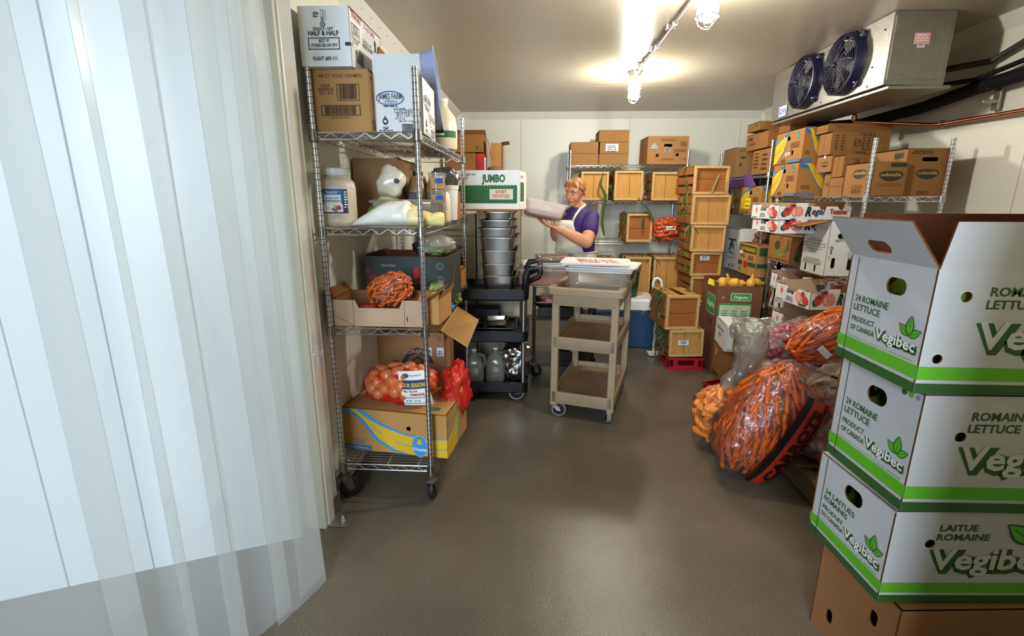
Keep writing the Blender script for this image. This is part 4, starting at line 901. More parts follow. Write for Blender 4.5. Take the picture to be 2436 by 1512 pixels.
def dr_boni(F):
    w, h = F.w, F.h
    F.poly([(w*.42, h*.58), (w*.50, h*.74), (w*.64, h*.80), (w*.78, h*.74), (w*.86, h*.58)], NAVY); F.poly([(w*.49, h*.56), (w*.53, h*.67), (w*.64, h*.71), (w*.75, h*.67), (w*.79, h*.56)], KRAFTD); F.poly([(w*.54, h*.60), (w*.64, h*.68), (w*.74, h*.60), (w*.64, h*.53)], NAVY); F.poly([(w*.58, h*.60), (w*.64, h*.65), (w*.70, h*.60), (w*.64, h*.555)], KRAFTD)
    F.poly([(w*.30, h*.62), (w*.44, h*.60), (w*.42, h*.52), (w*.28, h*.50), (w*.33, h*.56)], mat('dull_red', '7E3528', .7)); F.text('BONIPAK', w*.64, h*.69, .026, mat('dull_cream', 'B8976C', .7), w=w*.36, anchor='c', bold=.02, arc=.012)
    F.frame(w*.92, h*.90, .016, .016, .002, BLK)
A_, w_, h_ = front_fit((882, 860), (1058, 870), 792, 2.86)
carton('produce_carton', 'brown carton with an arched blue emblem at the back of the bottom shelf', (A_.x-.0, 2.86, Z4), w_, .34, at(1058, 792, Y=2.86).z-Z4, 0, m=mat('shaded_kraft', '9C7348', .8, vary=.08), draw={'front': lambda F: (dr_boni(Face(F.mb, F.mp, F.w, F.h)), F.rect(F.w*.74, F.h*.68, .045, .055, LBL), F.rect(F.w*.90, F.h*.68, .045, .055, LBL), F.barcode(F.w*.75, F.h*.72, .035, .02, BLK, 8), F.smalltext(F.w*.91, F.h*.74, .035, 3, BLK, .01), F.text('U.S.A', F.w*.84, F.h*.95, .014, RED), F.text('PRODUCT OF', F.w*.2, F.h*.95, .012, BRN))})  # board is one even tan brown with slight random variation
# loose bent carton flap leaning out between the shelf and the black cart
t = thing('bent_carton', 'loose bent piece of brown cardboard hanging out beside the rear of the wire shelf', 'cardboard', (0, 0, 0))
c4 = [at(1088, 727, Y=2.95), at(1139, 760, Y=2.86), at(1112, 826, Y=2.80), at(1048, 785, Y=2.78)]
nrm2 = (c4[1]-c4[0]).cross(c4[3]-c4[0]).normalized()*.005
MB().add(c4+[v+nrm2 for v in c4], [(0, 1, 2, 3), (7, 6, 5, 4), (0, 1, 5, 4), (1, 2, 6, 5), (2, 3, 7, 6), (3, 0, 4, 7)], KRAFTL).build('sheet', t)
mid = [c4[0].lerp(c4[1], .35)+(c4[3]-c4[0])*.12, c4[0].lerp(c4[1], .75)+(c4[3]-c4[0])*.2]
tag(superell(MB(), (-.56, 2.93, Z3-.10), (.05, .09, .055), BLU, amp=.25, seed=3).build('chip_packet', None, smooth=True), 'blue and yellow food packet under the third shelf beside the bent cardboard', 'packet')
tag(superell(MB(), (-.53, 3.10, Z3-.06), (.04, .08, .05), LEAF, amp=.6, seed=4).build('greens_bunch', None, smooth=True), 'bunch of dark leafy greens hanging below the third shelf edge', 'vegetable')
tag(MB().box((-.68, 3.02, Z4+.33+.20), (.26, .24, .18), KRAFTD).build('stacked_carton', None, bevel=.003), 'plain dark carton on top of the one with the arched blue emblem', 'box')

# ================================================================== BACK LEFT CORNER
def zat(px, py, Y): return at(px, py, Y=Y).z
def xat(px, py, Y): return at(px, py, Y=Y).x
ZC = 1.765
A_ = at(1060, 407, Y=5.08)
z1 = zat(1100, 363, 5.08); z2 = zat(1100, 321, 5.08)
carton('plain_carton', 'plain brown carton at the far left on the corner shelf, lower of two', (-.945, 5.08, ZC), xat(1132, 385, 5.08)+.945, .36, z1-ZC, 0, m=KRAFT)
RD = mat('red_board', 'B5281E', .5, vary=.08)
tag(MB().box((xat(1143, 385, 5.1), 5.22, (ZC+z1)/2), (.085, .25, z1-ZC-.01), RD).build('red_packet_box', None, bevel=.003), 'red box beside the lower brown carton on the corner shelf', 'box')
carton('plain_carton', 'brown carton with a round black mark, upper of two on the corner shelf', (-.945, 5.06, z1+.004), xat(1149, 345, 5.06)+.945, .36, z2-z1-.004, 0, m=KRAFT, top='open', flaps={'right': (95, .01), 'back': (60, .1), 'front': (12, .1)}, draw={'front': lambda F: F.ell(F.w*.84, F.h*.24, .016, .022, mat('smudge', '6A4828', .8))})
tag(MB().add([(x+dx, y, z) for dx in (0, .006) for x, y, z in ((-.515, 5.10, z1+.13), (-.48, 5.10, z1-.05), (-.49, 5.3, z1-.05), (-.53, 5.3, z1+.12))], [(0, 1, 2, 3), (7, 6, 5, 4), (0, 1, 5, 4), (1, 2, 6, 5), (2, 3, 7, 6), (3, 0, 4, 7)], RD).build('red_board', None), 'red board flap leaning against the upper corner carton', 'cardboard')
carton('torn_carton', 'small brown carton standing on end behind the red board flap', (-.50, 5.50, ZC), .10, .2, zat(1160, 340, 5.5)-ZC, 0, m=KRAFT)
carton('torn_carton', 'brown carton with torn open flaps pointing right in the back corner', (xat(1166, 400, 5.5)+.01, 5.48, ZC+.02), .115, .3, zat(1175, 340, 5.5)-ZC-.02, 0, m=KRAFTL, top='open', flaps={'right': (170, .08), 'back': (100, .03)}, holes={'right': [[(.03, .10), (.27, .10), (.27, .2), (.03, .2)]]} if False else None)
blob('wrapped_bundle', (xat(1178, 400, 5.3), 5.32, ZC+.03), (.09, .08, .03), mat('brown_film_bundle', '8A6A54', .25, spec=.7, vary=.3, bump=.8), 'flat film-wrapped brown package under the torn carton', 'package', amp=.15)
# waxed white cartons standing on the floor
WAX = mat('waxed_beige_board', 'AFA58C', .5, spec=.4, vary=.08)
zs = [0, .32, .66, zat(1080, 560, 3.98), zat(1080, 513, 3.98)+.02]
for k, (a, b_) in enumerate(zip(zs, zs[1:])):
    def drw(F, k=k):
        if k == 3: F.text('KEEP REFRIGERATED', F.w*.22, F.h*.22, .016, mat('dull_print_red', '7A2C20', .7), w=F.w*.62, bold=.03); F.line([(F.w*.55, F.h*.7), (F.w*.7, F.h*.8), (F.w*.8, F.h*.68)], .006, BRN)
        if k == 2: F.text('2 DOCENA', F.w*.42, F.h*.80, .030, BLK, w=F.w*.42, bold=.02)
    lb = ['bottom', 'second from the floor', 'second from the top, printed DOCENA', 'top, printed KEEP REFRIGERATED'][k]
    carton('waxed_carton', 'waxed beige produce carton, '+lb+' of its stack', (-.97, 3.98, a), .46, .40, b_-a-.004, 0, m=WAX, draw={'front': drw}, group='waxed produce cartons on the floor')
z1 = zat(1120, 553, 4.0); z0 = zat(1120, 503, 4.0)
for k, (a, b_) in enumerate(((0, .42), (.42, z1), (z1, z0+.03))):
    carton('waxed_carton', 'waxed beige carton behind the steel pans, '+('on the floor', 'in the middle of the stack', 'top one printed FRUIT with a handle hole')[k], (-.50, 4.0, a), .36, .40, b_-a-.004, 0, m=WAX, holes={'front': [pill(.13, (b_-a)*.42, .028, .06)]},
           draw={'front': (lambda F: (F.text('FRUIT &', F.w*.06, F.h*.82, .020, GRY, w=F.w*.32), F.text('VEG. PLAINT', F.w*.06, F.h*.68, .014, GRY, w=F.w*.32))) if k == 2 else (lambda F: None)}, group='waxed produce cartons on the floor')

# ================================================================== BLACK CART
CX0, CX1, CY0, CY1 = -.93, -.055, 3.37, 3.84
t = thing('utility_cart', 'black plastic three-shelf utility cart carrying the stack of steel pans', 'cart', (0, 0, 0))
ALU = mat('aluminium_upright', (.50, .50, .52, 1), .3, metal=1, vary=.1)
zc = [zat(1200, 935, 3.37), zat(1200, 815, 3.37), zat(1200, 716, 3.37)]; ztop = zat(1200, 686, 3.37)
for k, z in enumerate(zc):
    b = MB(); h = .085
    R = [rrect_ring(CX1-CX0-.02, CY1-CY0-.02, .04, z, (CX0+CX1)/2, (CY0+CY1)/2), rrect_ring(CX1-CX0, CY1-CY0, .045, z+.01, (CX0+CX1)/2, (CY0+CY1)/2), rrect_ring(CX1-CX0, CY1-CY0, .045, z+h, (CX0+CX1)/2, (CY0+CY1)/2), rrect_ring(CX1-CX0-.03, CY1-CY0-.03, .04, z+h, (CX0+CX1)/2, (CY0+CY1)/2), rrect_ring(CX1-CX0-.04, CY1-CY0-.04, .035, z+h-.045, (CX0+CX1)/2, (CY0+CY1)/2)]
    b.loft(R, BLACKP).build('shelf', t, smooth=35)
ztop = zc[2]+.085
for x in (CX0+.035, CX1-.035):
    for y in (CY0+.03, CY1-.03):
        MB().rod((x, y, zc[0]+.04), (x, y, zc[2]+.02), .018, ALU, 16).build('upright', t, smooth=40)
hb = MB()
for y in (CY0+.03, CY1-.03):
    hb.tube([(CX1-.03, y, ztop-.07), (CX1-.02, y, ztop+.10), (CX1+.0, y, ztop+.145), (CX1+.07, y, ztop+.155), (CX1+.085, y, ztop+.13), (CX1+.07, y, ztop+.085), (CX1+.0, y, ztop+.055)], [.026, .026, .024, .022, .02, .018, .018], BLACKP, 10)
hb.tube([(CX1+.08, CY0+.03, ztop+.14), (CX1+.08, CY1-.03, ztop+.14)], .018, BLACKP, 10)
hb.build('handle', t, smooth=True)
def caster(par, x, y, top, R, yaw, tire, plate=.0, off=.025, w=.03):
    M_ = Matrix.Rotation(yaw, 4, 'Z'); M_.translation = (x, y, 0)
    b = MB(); b.lathe([(.022, top), (.024, top-.008), (.018, top-.014)], (0, 0, 0), GALV, 14)
    for s in (-1, 1):
        v = [(-.02, s*(w/2+.006), top-.012), (.024, s*(w/2+.006), top-.012), (off+.016, s*(w/2+.006), R-.01), (off-.010, s*(w/2+.006), R-.01)]
        b.add(v+[(p[0], p[1]+s*.003, p[2]) for p in v], [(0, 1, 2, 3), (7, 6, 5, 4), (0, 1, 5, 4), (1, 2, 6, 5), (2, 3, 7, 6), (3, 0, 4, 7)], GALV)
    b.box((0, 0, top-.013), (.045, w+.016, .004), GALV)
    o = b.build('caster', par, smooth=30, M=M_); Rm = Matrix.Rotation(pi/2, 3, 'X')
    MB().lathe([(R*.80, -w/2), (R*.95, -w/2), (R, -w*.3), (R, w*.3), (R*.95, w/2), (R*.80, w/2)], (off, 0, R), tire, 28, Rm, cap=False).build('tyre', o, smooth=40)
    MB().lathe([(.012, -w/2-.004), (.012, -w/2), (R*.80, -w*.42), (R*.80, w*.42), (.012, w/2), (.012, w/2+.004)], (off, 0, R), RUBBER, 22, Rm).build('hub', o, smooth=40)
GT = mat('grey_tyre', '8A8680', .6, vary=.1)
for i, (x, y) in enumerate(((CX0+.06, CY0+.05), (CX1-.06, CY0+.05), (CX0+.06, CY1-.05), (CX1-.06, CY1-.05))): caster(t, x, y, zc[0]+.004, .062, (.4, 3.3, 1, 2.5)[i], GT)
# steel pans stack
rims = [504, 524, 543, 565, 596, 628, 657]; zz = [zat(1190, y, 3.44) for y in rims]; PX = (-.43, -.115)
ordn = ('topmost', 'second from the top', 'third from the top', 'fourth from the top', 'third from the bottom', 'second from the bottom', 'lowest')
for k in range(6, -1, -1):
    base = ztop-.043 if k == 6 else zz[k+1]+.003-.02
    x0 = xat((1145, 1136, 1133, 1137, 1138, 1141, 1144)[k], rims[k], 3.44); x1 = xat((1226, 1228, 1229, 1230, 1231, 1227, 1230)[k], rims[k], 3.44)
    pan('steam_table_pan', 'steel food pan, '+ordn[k]+' in the tall stack on the black cart', ((x0+x1)/2, 3.67, base), x1-x0-.024, .46, zz[k]-base, group='steel pans stacked on the black cart', taper=.012, rad=.035, rz=radians((1, -1, .5, -1.5, 1, 0, -.5)[k]))
zj = zz[0]+.006
tag(MB().box((xat(1165, 498, 3.6), 3.62, zj+.006), (.46, .34, .012), KRAFTD).build('cardboard_sheet', None, bevel=.002), 'brown cardboard sheet between the top pan and the sweet potato box', 'cardboard')
zj += .013
def dr_jumbo(F):
    w, h = F.w, F.h
    F.text('18.14 KG. NET WT.', w*.04, h*.86, .017, BLK, w=w*.32, bold=.01); F.text('40 LBS. NET', w*.04, h*.77, .017, RED, w=w*.20, bold=.01)
    F.text('JUMBO', w*.44, h*.70, .056, DKG if False else GRN, w=w*.35, bold=.05)
    P = [(0, h*.17)]; n = 20
    for i in range(n):
        for k in range(4): P.append((w*.96*(i+k/4)/n, h*.165-.007*sin(pi*k/4)))
    P += [(w*.965, h*.17), (w*.965, h*.60)]
    for i in range(n):
        for k in range(4): P.append((w*.96*(1-(i+k/4)/n), h*.60+.007*sin(pi*k/4)))
    P.append((0, h*.60)); F.poly(P, GRN)
    F.rect(w*.555, h*.25, w*.35, h*.27, mat('aged_white', 'C9C9B4', .6, vary=.08)); F.text('SWEET', w*.73, h*.405, .025, RED, w=w*.17, anchor='c', bold=.02); F.text('POTATOES', w*.73, h*.29, .025, RED, w=w*.25, anchor='c', bold=.02)
A_ = at(1078, 503, Y=3.52); B_ = at(1233, 497, Y=3.42)
carton('sweet_potato_carton', 'white and green carton printed JUMBO SWEET POTATOES on top of the pan stack', (A_.x, 3.54, zj), hypot(B_.x-A_.x, .10), .30, zat(1215, 403, 3.43)-zj, radians(-8), m=WHITEB, draw={'front': dr_jumbo, 'right': lambda F: (F.rect(F.w*.1, F.h*.2, F.w*.5, F.h*.5, GRN), F.text('JUMBO', F.w*.1, F.h*.8, .02, RED, w=F.w*.4))})
# things on the cart's left end and lower shelves
t = thing('flower_bouquet', 'wrapped bouquet of pink and white flowers at the left end of the black cart', 'flowers', (-.60, 3.50, ztop-.03))
superell(MB(), (0, 0, .12), (.075, .07, .12), mat('bouquet_leaves', '14200F', .5, vary=.5, vscale=30, bump=.8), amp=.35, seed=3).build('leaves', t, smooth=True)
superell(MB(), (.02, .02, .22), (.07, .06, .05), mat('dark_red_petals', '3E0D1C', .5, vary=.5, vscale=30), amp=.4, seed=7).build('dark_blooms', t, smooth=True)
def daisy(c, r, m, par, nrm_=Vector((.25, -.95, .2))):
    b = MB(); q = nrm_.normalized().to_track_quat('Z', 'Y').to_matrix()
    for k in range(22):
        a = 2*pi*k/22; d = Vector((cos(a), sin(a), 0)); e = Vector((-sin(a), cos(a), 0)); l = r*(1 if k % 2 else .85)
        b.add([Vector(c)+q @ v for v in (d*r*.15+e*.002, d*l*.7+e*.004+Vector((0, 0, .006)), d*l, d*l*.7-e*.004+Vector((0, 0, .006)), d*r*.15-e*.002)], [(0, 1, 2, 3, 4)], m)
    b.sphere(Vector(c), r*.2, YEL, 8); return b.build('flower', par)
daisy((.01, -.075, .15), .045, mat('pink_petals', 'E0457A', .5, vary=.15), t); daisy((-.005, -.06, .25), .03, mat('white_petals', 'E8E2D0', .5), t, Vector((.1, -.6, .8))); daisy((.03, -.07, .20), .028, mat('dark_pink', '7E1A48', .5), t)
t = thing('paper_bag', 'small brown paper bag with a folded top on the black cart', 'bag', (-.57, 3.43, ztop-.04))
MB().loft([rrect_ring(.09, .05, .01, 0), rrect_ring(.095, .05, .01, .09), rrect_ring(.09, .02, .008, .13)], mat('paper_bag', 'B98A52', .8, vary=.15)).build('body', t, smooth=30)
MB().box((.02, -.01, .135), (.08, .015, .03), mat('peach_paper', 'D49A78', .6), Euler((0, -.5, 0)).to_matrix()).build('fold', t)
z2 = zc[1]+.042
def sheet_pan(name, label, c, w, d, h, rz=0, m=STEEL, grp=None): return pan(name, label, c, w, d, h, m, rz, grp, 'tray', taper=.008, rim=.006, rad=.02)
sheet_pan('sheet_pan', 'shallow steel sheet pan on the middle shelf of the black cart', (-.36, 3.58, z2+.03), .42, .32, .025)
pan('small_pan', 'small steel pan tilted on the sheet pan of the black cart', (-.30, 3.55, z2+.043), .17, .12, .06, rz=.1, taper=.012, rad=.02, rim=.008)
pan('small_pan', 'small steel pan with red food left of the tilted pan', (-.48, 3.55, z2+.04), .14, .12, .04, taper=.01, rad=.02, rim=.006)
tag(superell(MB(), (-.48, 3.55, z2+.06), (.06, .05, .02), mat('red_food', '5E1F18', .4, vary=.4), amp=.2).build('red_food', None, smooth=True), 'dark red food in the small left pan on the black cart', 'food')
carton('dark_carton', 'dark purple-black carton under the top shelf of the black cart', (-.72, 3.62, z2), .42, .18, .15, 0, m=mat('dark_purple_board', '231B2C', .5, vary=.1), draw={'front': lambda F: (F.line([(F.w*.4, F.h*.75), (F.w*.8, F.h*.75)], .004, mat('dull_red2', '6A2A22', .6)), F.ell(F.w*.8, F.h*.2, .015, .01, GRY))})
z3 = zc[0]+.042
JUG = film('milk_jug_plastic', tint=(.8, .8, .75), haze=.55, gloss=.15, bump=.1, bscale=5, hazecol=(.62, .62, .52))
for i, (x, y, lb) in enumerate(((-.47, 3.50, 'translucent gallon jug at the left on the lowest shelf of the black cart'), (-.31, 3.55, 'translucent gallon jug in the middle of the lowest shelf of the black cart'))):
    t = thing('gallon_jug', lb, 'jug', (x, y, z3), 0, 'gallon jugs on the black cart')
    MB().loft([rrect_ring(.13, .13, .03, 0), rrect_ring(.145, .145, .035, .02), rrect_ring(.145, .145, .035, .14), rrect_ring(.11, .11, .04, .20), rrect_ring(.045, .045, .02, .235), rrect_ring(.04, .04, .018, .25)], JUG).build('body', t, smooth=50)
    MB().tube([(.03, -.0, .225), (.075, 0, .21), (.085, 0, .16), (.065, 0, .10)], .012, JUG, 8).build('handle', t, smooth=True)
    MB().lathe([(.022, .25), (.022, .265), (.001, .266)], (0, 0, 0), WPL, 16).build('cap', t, smooth=40)
FOIL = mat('aluminium_foil', (.72, .70, .68, 1), .22, metal=1, vary=.15, vscale=20, bump=1.0, bscale=34)
zf = zat(1230, 893, 3.5); o = superell(MB(), (0, 0, 0), (.125, .12, .165), FOIL, p=2.6, amp=.12, fr=5, seed=6, nu=48, nv=36).build('foil_parcel', None, smooth=True); o.location = (-.145, 3.56, z3+.165); tag(o, 'large crumpled foil-wrapped parcel on the lowest shelf of the black cart', 'parcel')

# ================================================================== STEEL TABLE CART
DST = mat('dark_steel', '2C2926', .35, metal=.8, vary=.2)
t = thing('steel_cart', 'dark steel shelf cart behind the beige cart, holding tubs and wrapped trays of meat', 'cart', (0, 0, 0))
TX0, TX1, TY0, TY1 = -.035, .50, 3.88, 4.22; ZTT = [.12, .52, .795]
for z in ZTT: MB().box(((TX0+TX1)/2, (TY0+TY1)/2, z), (TX1-TX0, TY1-TY0, .022), STEEL if z > .7 else DST).build('shelf', t, bevel=.004)
for x in (TX0+.02, TX1-.02):
    for y in (TY0+.02, TY1-.02):
        MB().box((x, y, .45), (.028, .028, .66), DST).build('leg', t, bevel=.003)
        caster(t, x, y, .125, .05, .5, RUBBER)
ztt = ZTT[2]+.011
SAL = mat('salmon_food', 'D2621F', .5, vary=.15, vscale=20)
PTUB = film('white_tub_plastic', tint=(.95, .92, .89), haze=.22, gloss=.15, bump=.05, hazecol=(.86, .82, .76))
def food_tub(name, label, c, w, d, h, lvl, fm, rz=0, rimm=WPL):
    tt = thing(name, label, 'tub', c, rz)
    tub_mesh(MB(), w, d, h, PTUB, taper=.02, rad=.04, rim=.012, lip=.012).build('body', tt, smooth=35)
    MB().loft([rrect_ring(w-.055, d-.055, .035, .006), rrect_ring(w-.03, d-.03, .035, h*lvl)], fm).build('contents', tt, smooth=35); return tt
food_tub('food_tub', 'big white tub half full of salmon-coloured sauce on the steel cart', (.06, 3.97, ztt), .47, .34, .14, .48, SAL, rz=.05)
pan('white_tray', 'second white tub nested on the one with salmon-coloured sauce', (.11, 3.99, ztt+.138), .44, .34, .035, WPL, rz=.1, taper=.01, rad=.04, rim=.012, cat='tub')
o = pan('wrapped_pan', 'steel pan wrapped in film with reddish food on top of the white tubs', (.15, 3.98, ztt+.178), .30, .22, .05, STEEL, rz=.03, taper=.02, rad=.03, rim=.012)
tag(superell(MB(), (.15, 3.98, ztt+.217), (.13, .09, .015), mat('meat_pink', 'A8634A', .5, vary=.3, vscale=30), p=4, amp=.1).build('meat', None, smooth=True), 'reddish food lying in the film-wrapped pan', 'food')
blob('film_wrap', (.15, 3.98, ztt+.212), (.175, .135, .028), CLEARF, 'clear film stretched over the steel pan on the white tubs', 'film', p=5, amp=.08)
pan('meat_tray', 'steel tray of red meat under film on the middle shelf of the steel cart', (.20, 4.0, ZTT[1]+.10), .44, .28, .045, STEEL, taper=.015, rad=.03, rim=.01, cat='tray')
tag(MB().box((.2, 4.0, ZTT[1]+.055), (.36, .24, .085), DST).build('steel_box', None, bevel=.005), 'dark steel box under the tray of red meat', 'box')
tag(superell(MB(), (.22, 3.98, ZTT[1]+.145), (.2, .12, .03), mat('raw_meat', 'B5402F', .3, spec=.7, vary=.5, vscale=40, bump=.6, bscale=40), p=4, amp=.2, fr=5).build('raw_meat', None, smooth=True), 'pile of raw red meat in the tray on the steel cart', 'meat')
blob('film_wrap', (.22, 3.98, ZTT[1]+.150), (.21, .135, .04), CLEARF, 'shiny film over the tray of red meat', 'film', p=4, amp=.15)

# ================================================================== BEIGE CART
BEIGE = mat('beige_cart_plastic', 'A18E70', .5, spec=.4, vary=.2, vscale=9, bump=.2, bscale=120); BEIGED = mat('dirty_beige_shelf', '8C7350', .5, vary=.35, vscale=5)
BO = Vector((.105, 3.13, 0)); BR = radians(-17); t = thing('utility_cart', 'beige plastic three-shelf utility cart in the middle of the room', 'cart', BO, BR)
BWd, BLn = .44, .72; zt = .925; zl = [.105, .50, .80]
for i, (x, y) in enumerate(((0, 0), (BWd, 0), (0, BLn), (BWd, BLn))):
    sx = 1 if x == 0 else -1; sy = 1 if y == 0 else -1
    b = MB(); b.box((x+sx*.024, y+sy*.024, (.085+zl[2]+.02)/2), (.048, .048, zl[2]-.065), BEIGE); b.build('leg', t, bevel=.008)
    caster(t, x+sx*.035, y+sy*.035, .088, .052, (.2, 2.0, 1.2, 1.9)[i], (GT, GT, RUBBER, RUBBER)[i], off=.022)
for k, z in enumerate(zl):
    h = .085 if k < 2 else .125; o_ = .0 if k < 2 else .018; b = MB(); c_ = (BWd/2, BLn/2); e = .012
    R = [rrect_ring(BWd-.01, BLn-.01, .015, z, *c_), rrect_ring(BWd, BLn, .015, z+.01, *c_), rrect_ring(BWd, BLn, .015, z+h-.045*(k == 2), *c_)]
    if k == 2: R += [rrect_ring(BWd+.05, BLn+.05, .03, z+h-.045, *c_), rrect_ring(BWd+.055, BLn+.055, .03, z+h-.005, *c_), rrect_ring(BWd+.045, BLn+.045, .03, z+h, *c_)]
    R += [rrect_ring(BWd-.03, BLn-.03, .015, z+h, *c_), rrect_ring(BWd-.035, BLn-.035, .012, z+h-.035, *c_)]
    b.loft(R[:-1], BEIGE, False); b.loft([R[0], R[0]], BEIGE) if False else b.add(R[0], [tuple(range(len(R[0])))], BEIGE)
    s = b.build('shelf', t, smooth=30); m_ = MB(); m_.loft([R[-2], R[-1]], BEIGE, False); m_.add(R[-1], [tuple(range(len(R[-1])))], BEIGED); m_.build('tray_floor', s)
def onb(x, y, z): return Vector(BO)+Matrix.Rotation(BR, 3, 'Z') @ Vector((x, y, z))
zb = zl[2]+.125-.035
clear_tub('storage_tub', 'clear lidded plastic tub with blue tape on the beige cart', onb(.27, .24, zb), .42, .30, .13, rz=BR+.05, lidm=WPL, m=PTUB)
b = MB(); F = Face(b, lambda u, v, z: (.216+z, u, v), .1, .1); F.rect(-.04, .055, .035, .03, BTAPE); tp = b.build('tape', bpy.data.objects['storage_tub'])
lids = [(.27, .27, .141, .03, 'lowest'), (.30, .24, .160, -.02, 'middle'), (.24, .22, .179, .12, 'topmost, with red writing')]
for i, (x, y, z, r_, lb) in enumerate(lids):
    o = MB().loft([rrect_ring(.45, .32, .03, 0), rrect_ring(.455, .325, .03, .012), rrect_ring(.42, .29, .03, .016), rrect_ring(.40, .27, .03, .011)], WPL).build('tub_lid', None, smooth=35)
    o.location = onb(x, y, zb+z); o.rotation_euler.z = BR+r_; tag(o, 'white plastic tub lid, '+lb+' of the three on the clear tub', 'lid', 'loose white tub lids')
    if i == 2:
        b = MB(); F = Face(b, lambda u, v, z: (u-.2, v-.14, .0115+z), .4, .28); rr_ = random.Random(5)
        for q in range(3):
            F.text(('Salsa', 'Mild 9/2', 'USE 1st')[q], .06+.02*q, .19-.07*q, .045, RED, w=.26, bold=.02)
        b.build('writing', o)
pan('foil_pan', 'shiny deep foil pan on the right rear corner of the beige cart', onb(.40, .60, zb), .17, .26, .11, STEEL, rz=BR, taper=.03, rad=.03, rim=.014)
blob('film_wrap', onb(.40, .60, zb+.10), (.10, .14, .02), CLEARF, 'film over the deep foil pan on the beige cart', 'film', p=4, amp=.1)

# ================================================================== COOLER, BUCKET, TOTES
t = thing('cooler_chest', 'large blue cooler chest with a white lid on the floor under the back shelf', 'cooler', (.50, 4.79, 0))
CBL = mat('cooler_blue', '21405F', .4, vary=.12, vscale=6, bump=.1, bscale=60); cw = .71; zc1 = zat(1502, 737, 4.79); zc2 = zat(1502, 716, 4.79)
MB().box((cw/2, .20, zc1/2), (cw, .40, zc1), CBL).build('body', t, bevel=.018)
MB().loft([rrect_ring(cw+.02, .42, .03, zc1+.002, cw/2, .2), rrect_ring(cw+.02, .42, .03, zc2, cw/2, .2), rrect_ring(cw-.01, .39, .03, zc2+.02, cw/2, .2)], WPL).build('lid', t, smooth=35)
MB().lathe([(.06, zc2+.02), (.058, zc2+.023), (.05, zc2+.021), (.04, zc2+.024), (.001, zc2+.024)], (cw-.14, .2, 0), WPL, 24).build('cup_ring', t, smooth=40)
lt = MB(); lt.box((cw-.12, -.006, zc1-.012), (.07, .008, .028), CHROME); lt.box((cw-.12, -.01, zc1-.03), (.03, .012, .05), CHROME)
for q in (-.022, .022): lt.sphere((cw-.12+q, -.012, zc1-.005), .006, BLACKP, 8)
lt.build('latch', t, bevel=.002)
GBK = mat('green_bucket', '1C4A2C', .4, vary=.1); P_ = at(1486, 720, Y=4.98)
t = thing('bucket', 'dark green plastic bucket standing on the cooler chest', 'bucket', (P_.x, 4.98, zc2+.024)); hb_ = zat(1490, 627, 4.98)-zc2-.024
MB().lathe([(.115, 0), (.12, .005), (.138, hb_-.03), (.145, hb_-.03), (.145, hb_), (.134, hb_), (.128, hb_*.3), (.001, hb_*.3)], (0, 0, 0), GBK, 28).build('body', t, smooth=40)
REDP = mat('red_crate_plastic', 'A81A20', .4, spec=.5, vary=.12)
def milk_crate(name, label, P, w, d, h, rz=0, rx=0, grp='red plastic crates on the floor'):
    t = thing(name, label, 'crate', P, rz, grp, rx)
    hl = lambda W_: [[(W_*.04, h*.24), (W_*.15, h*.24), (W_*.15, h*.78), (W_*.04, h*.78)], [(W_*.28, h*.38), (W_*.28+.001, h*.37), (W_*.72, h*.37), (W_*.72, h*.76), (W_*.28, h*.76)], [(W_*.85, h*.24), (W_*.96, h*.24), (W_*.96, h*.78), (W_*.85, h*.78)]]
    for f, mp, W_ in (('front', lambda u, v, z: (u, -z, v), w), ('back', lambda u, v, z: (w-u, d+z, v), w), ('left', lambda u, v, z: (-z, d-u, v), d), ('right', lambda u, v, z: (w+z, u, v), d)):
        b = MB(); b.panel([(0, 0), (W_, 0), (W_, h), (0, h)], hl(W_), mp, .006, REDP); b.build('side', t)
    b = MB(); b.loft([rrect_ring(w+.016, d+.016, .01, h-.02, w/2, d/2), rrect_ring(w+.016, d+.016, .01, h, w/2, d/2), rrect_ring(w-.012, d-.012, .008, h, w/2, d/2), rrect_ring(w-.012, d-.012, .008, h-.02, w/2, d/2)], REDP, False)
    b.loft([rrect_ring(w+.010, d+.010, .01, 0, w/2, d/2), rrect_ring(w+.010, d+.010, .01, .022, w/2, d/2)], REDP); b.build('rim', t)
    return t

# ================================================================== CORN CRATES
def blade(mb, pts, w, m, n=None):
    P = [Vector(p) for p in pts]; L = len(P); v = []; f = []
    for i, p in enumerate(P):
        tt = (P[min(i+1, L-1)]-P[max(i-1, 0)]).normalized(); s = tt.cross(Vector((.3, -1, .2))).normalized()*(w*(sin(pi*(i+.35)/(L+.2)))/2)
        v += [p-s, p+Vector((0, -.25*w, 0)), p+s]
    for i in range(L-1):
        for k in range(2): a = i*3+k; f.append((a, a+1, a+4, a+3))
    return mb.add(v, f, m)
def hank(mb, c, n, L, rnd, spread=.5, down=.4):
    for i in range(n):
        a = rnd.uniform(0, 2*pi); d = Vector((cos(a)*spread, -abs(sin(a))*spread*.6-.1, rnd.uniform(-down, .5))); l = L*rnd.uniform(.5, 1.1); p = Vector(c)+Vector((rnd.uniform(-.02, .02), rnd.uniform(-.01, .01), rnd.uniform(-.01, .01)))
        blade(mb, [p+d*l*s+Vector((0, 0, -l*.5*s*s)) for s in (0, .25, .5, .75, 1)], rnd.uniform(.008, .018), rnd.choice((HUSK, HUSK, HUSKD)))
EAR = None
def ear_mesh():
    global EAR
    if EAR: return EAR
    b = MB(); b.lathe([(.008, -.11), (.02, -.09), (.027, -.03), (.026, .03), (.016, .08), (.004, .12)], (0, 0, 0), mat('corn_ear_green', '86A544', .5, vary=.35, vscale=30, stretch=(3, 3, .4)), 10)
    o = b.build('corn_ear', None, smooth=True); EAR = o.data; bpy.data.objects.remove(o); return EAR
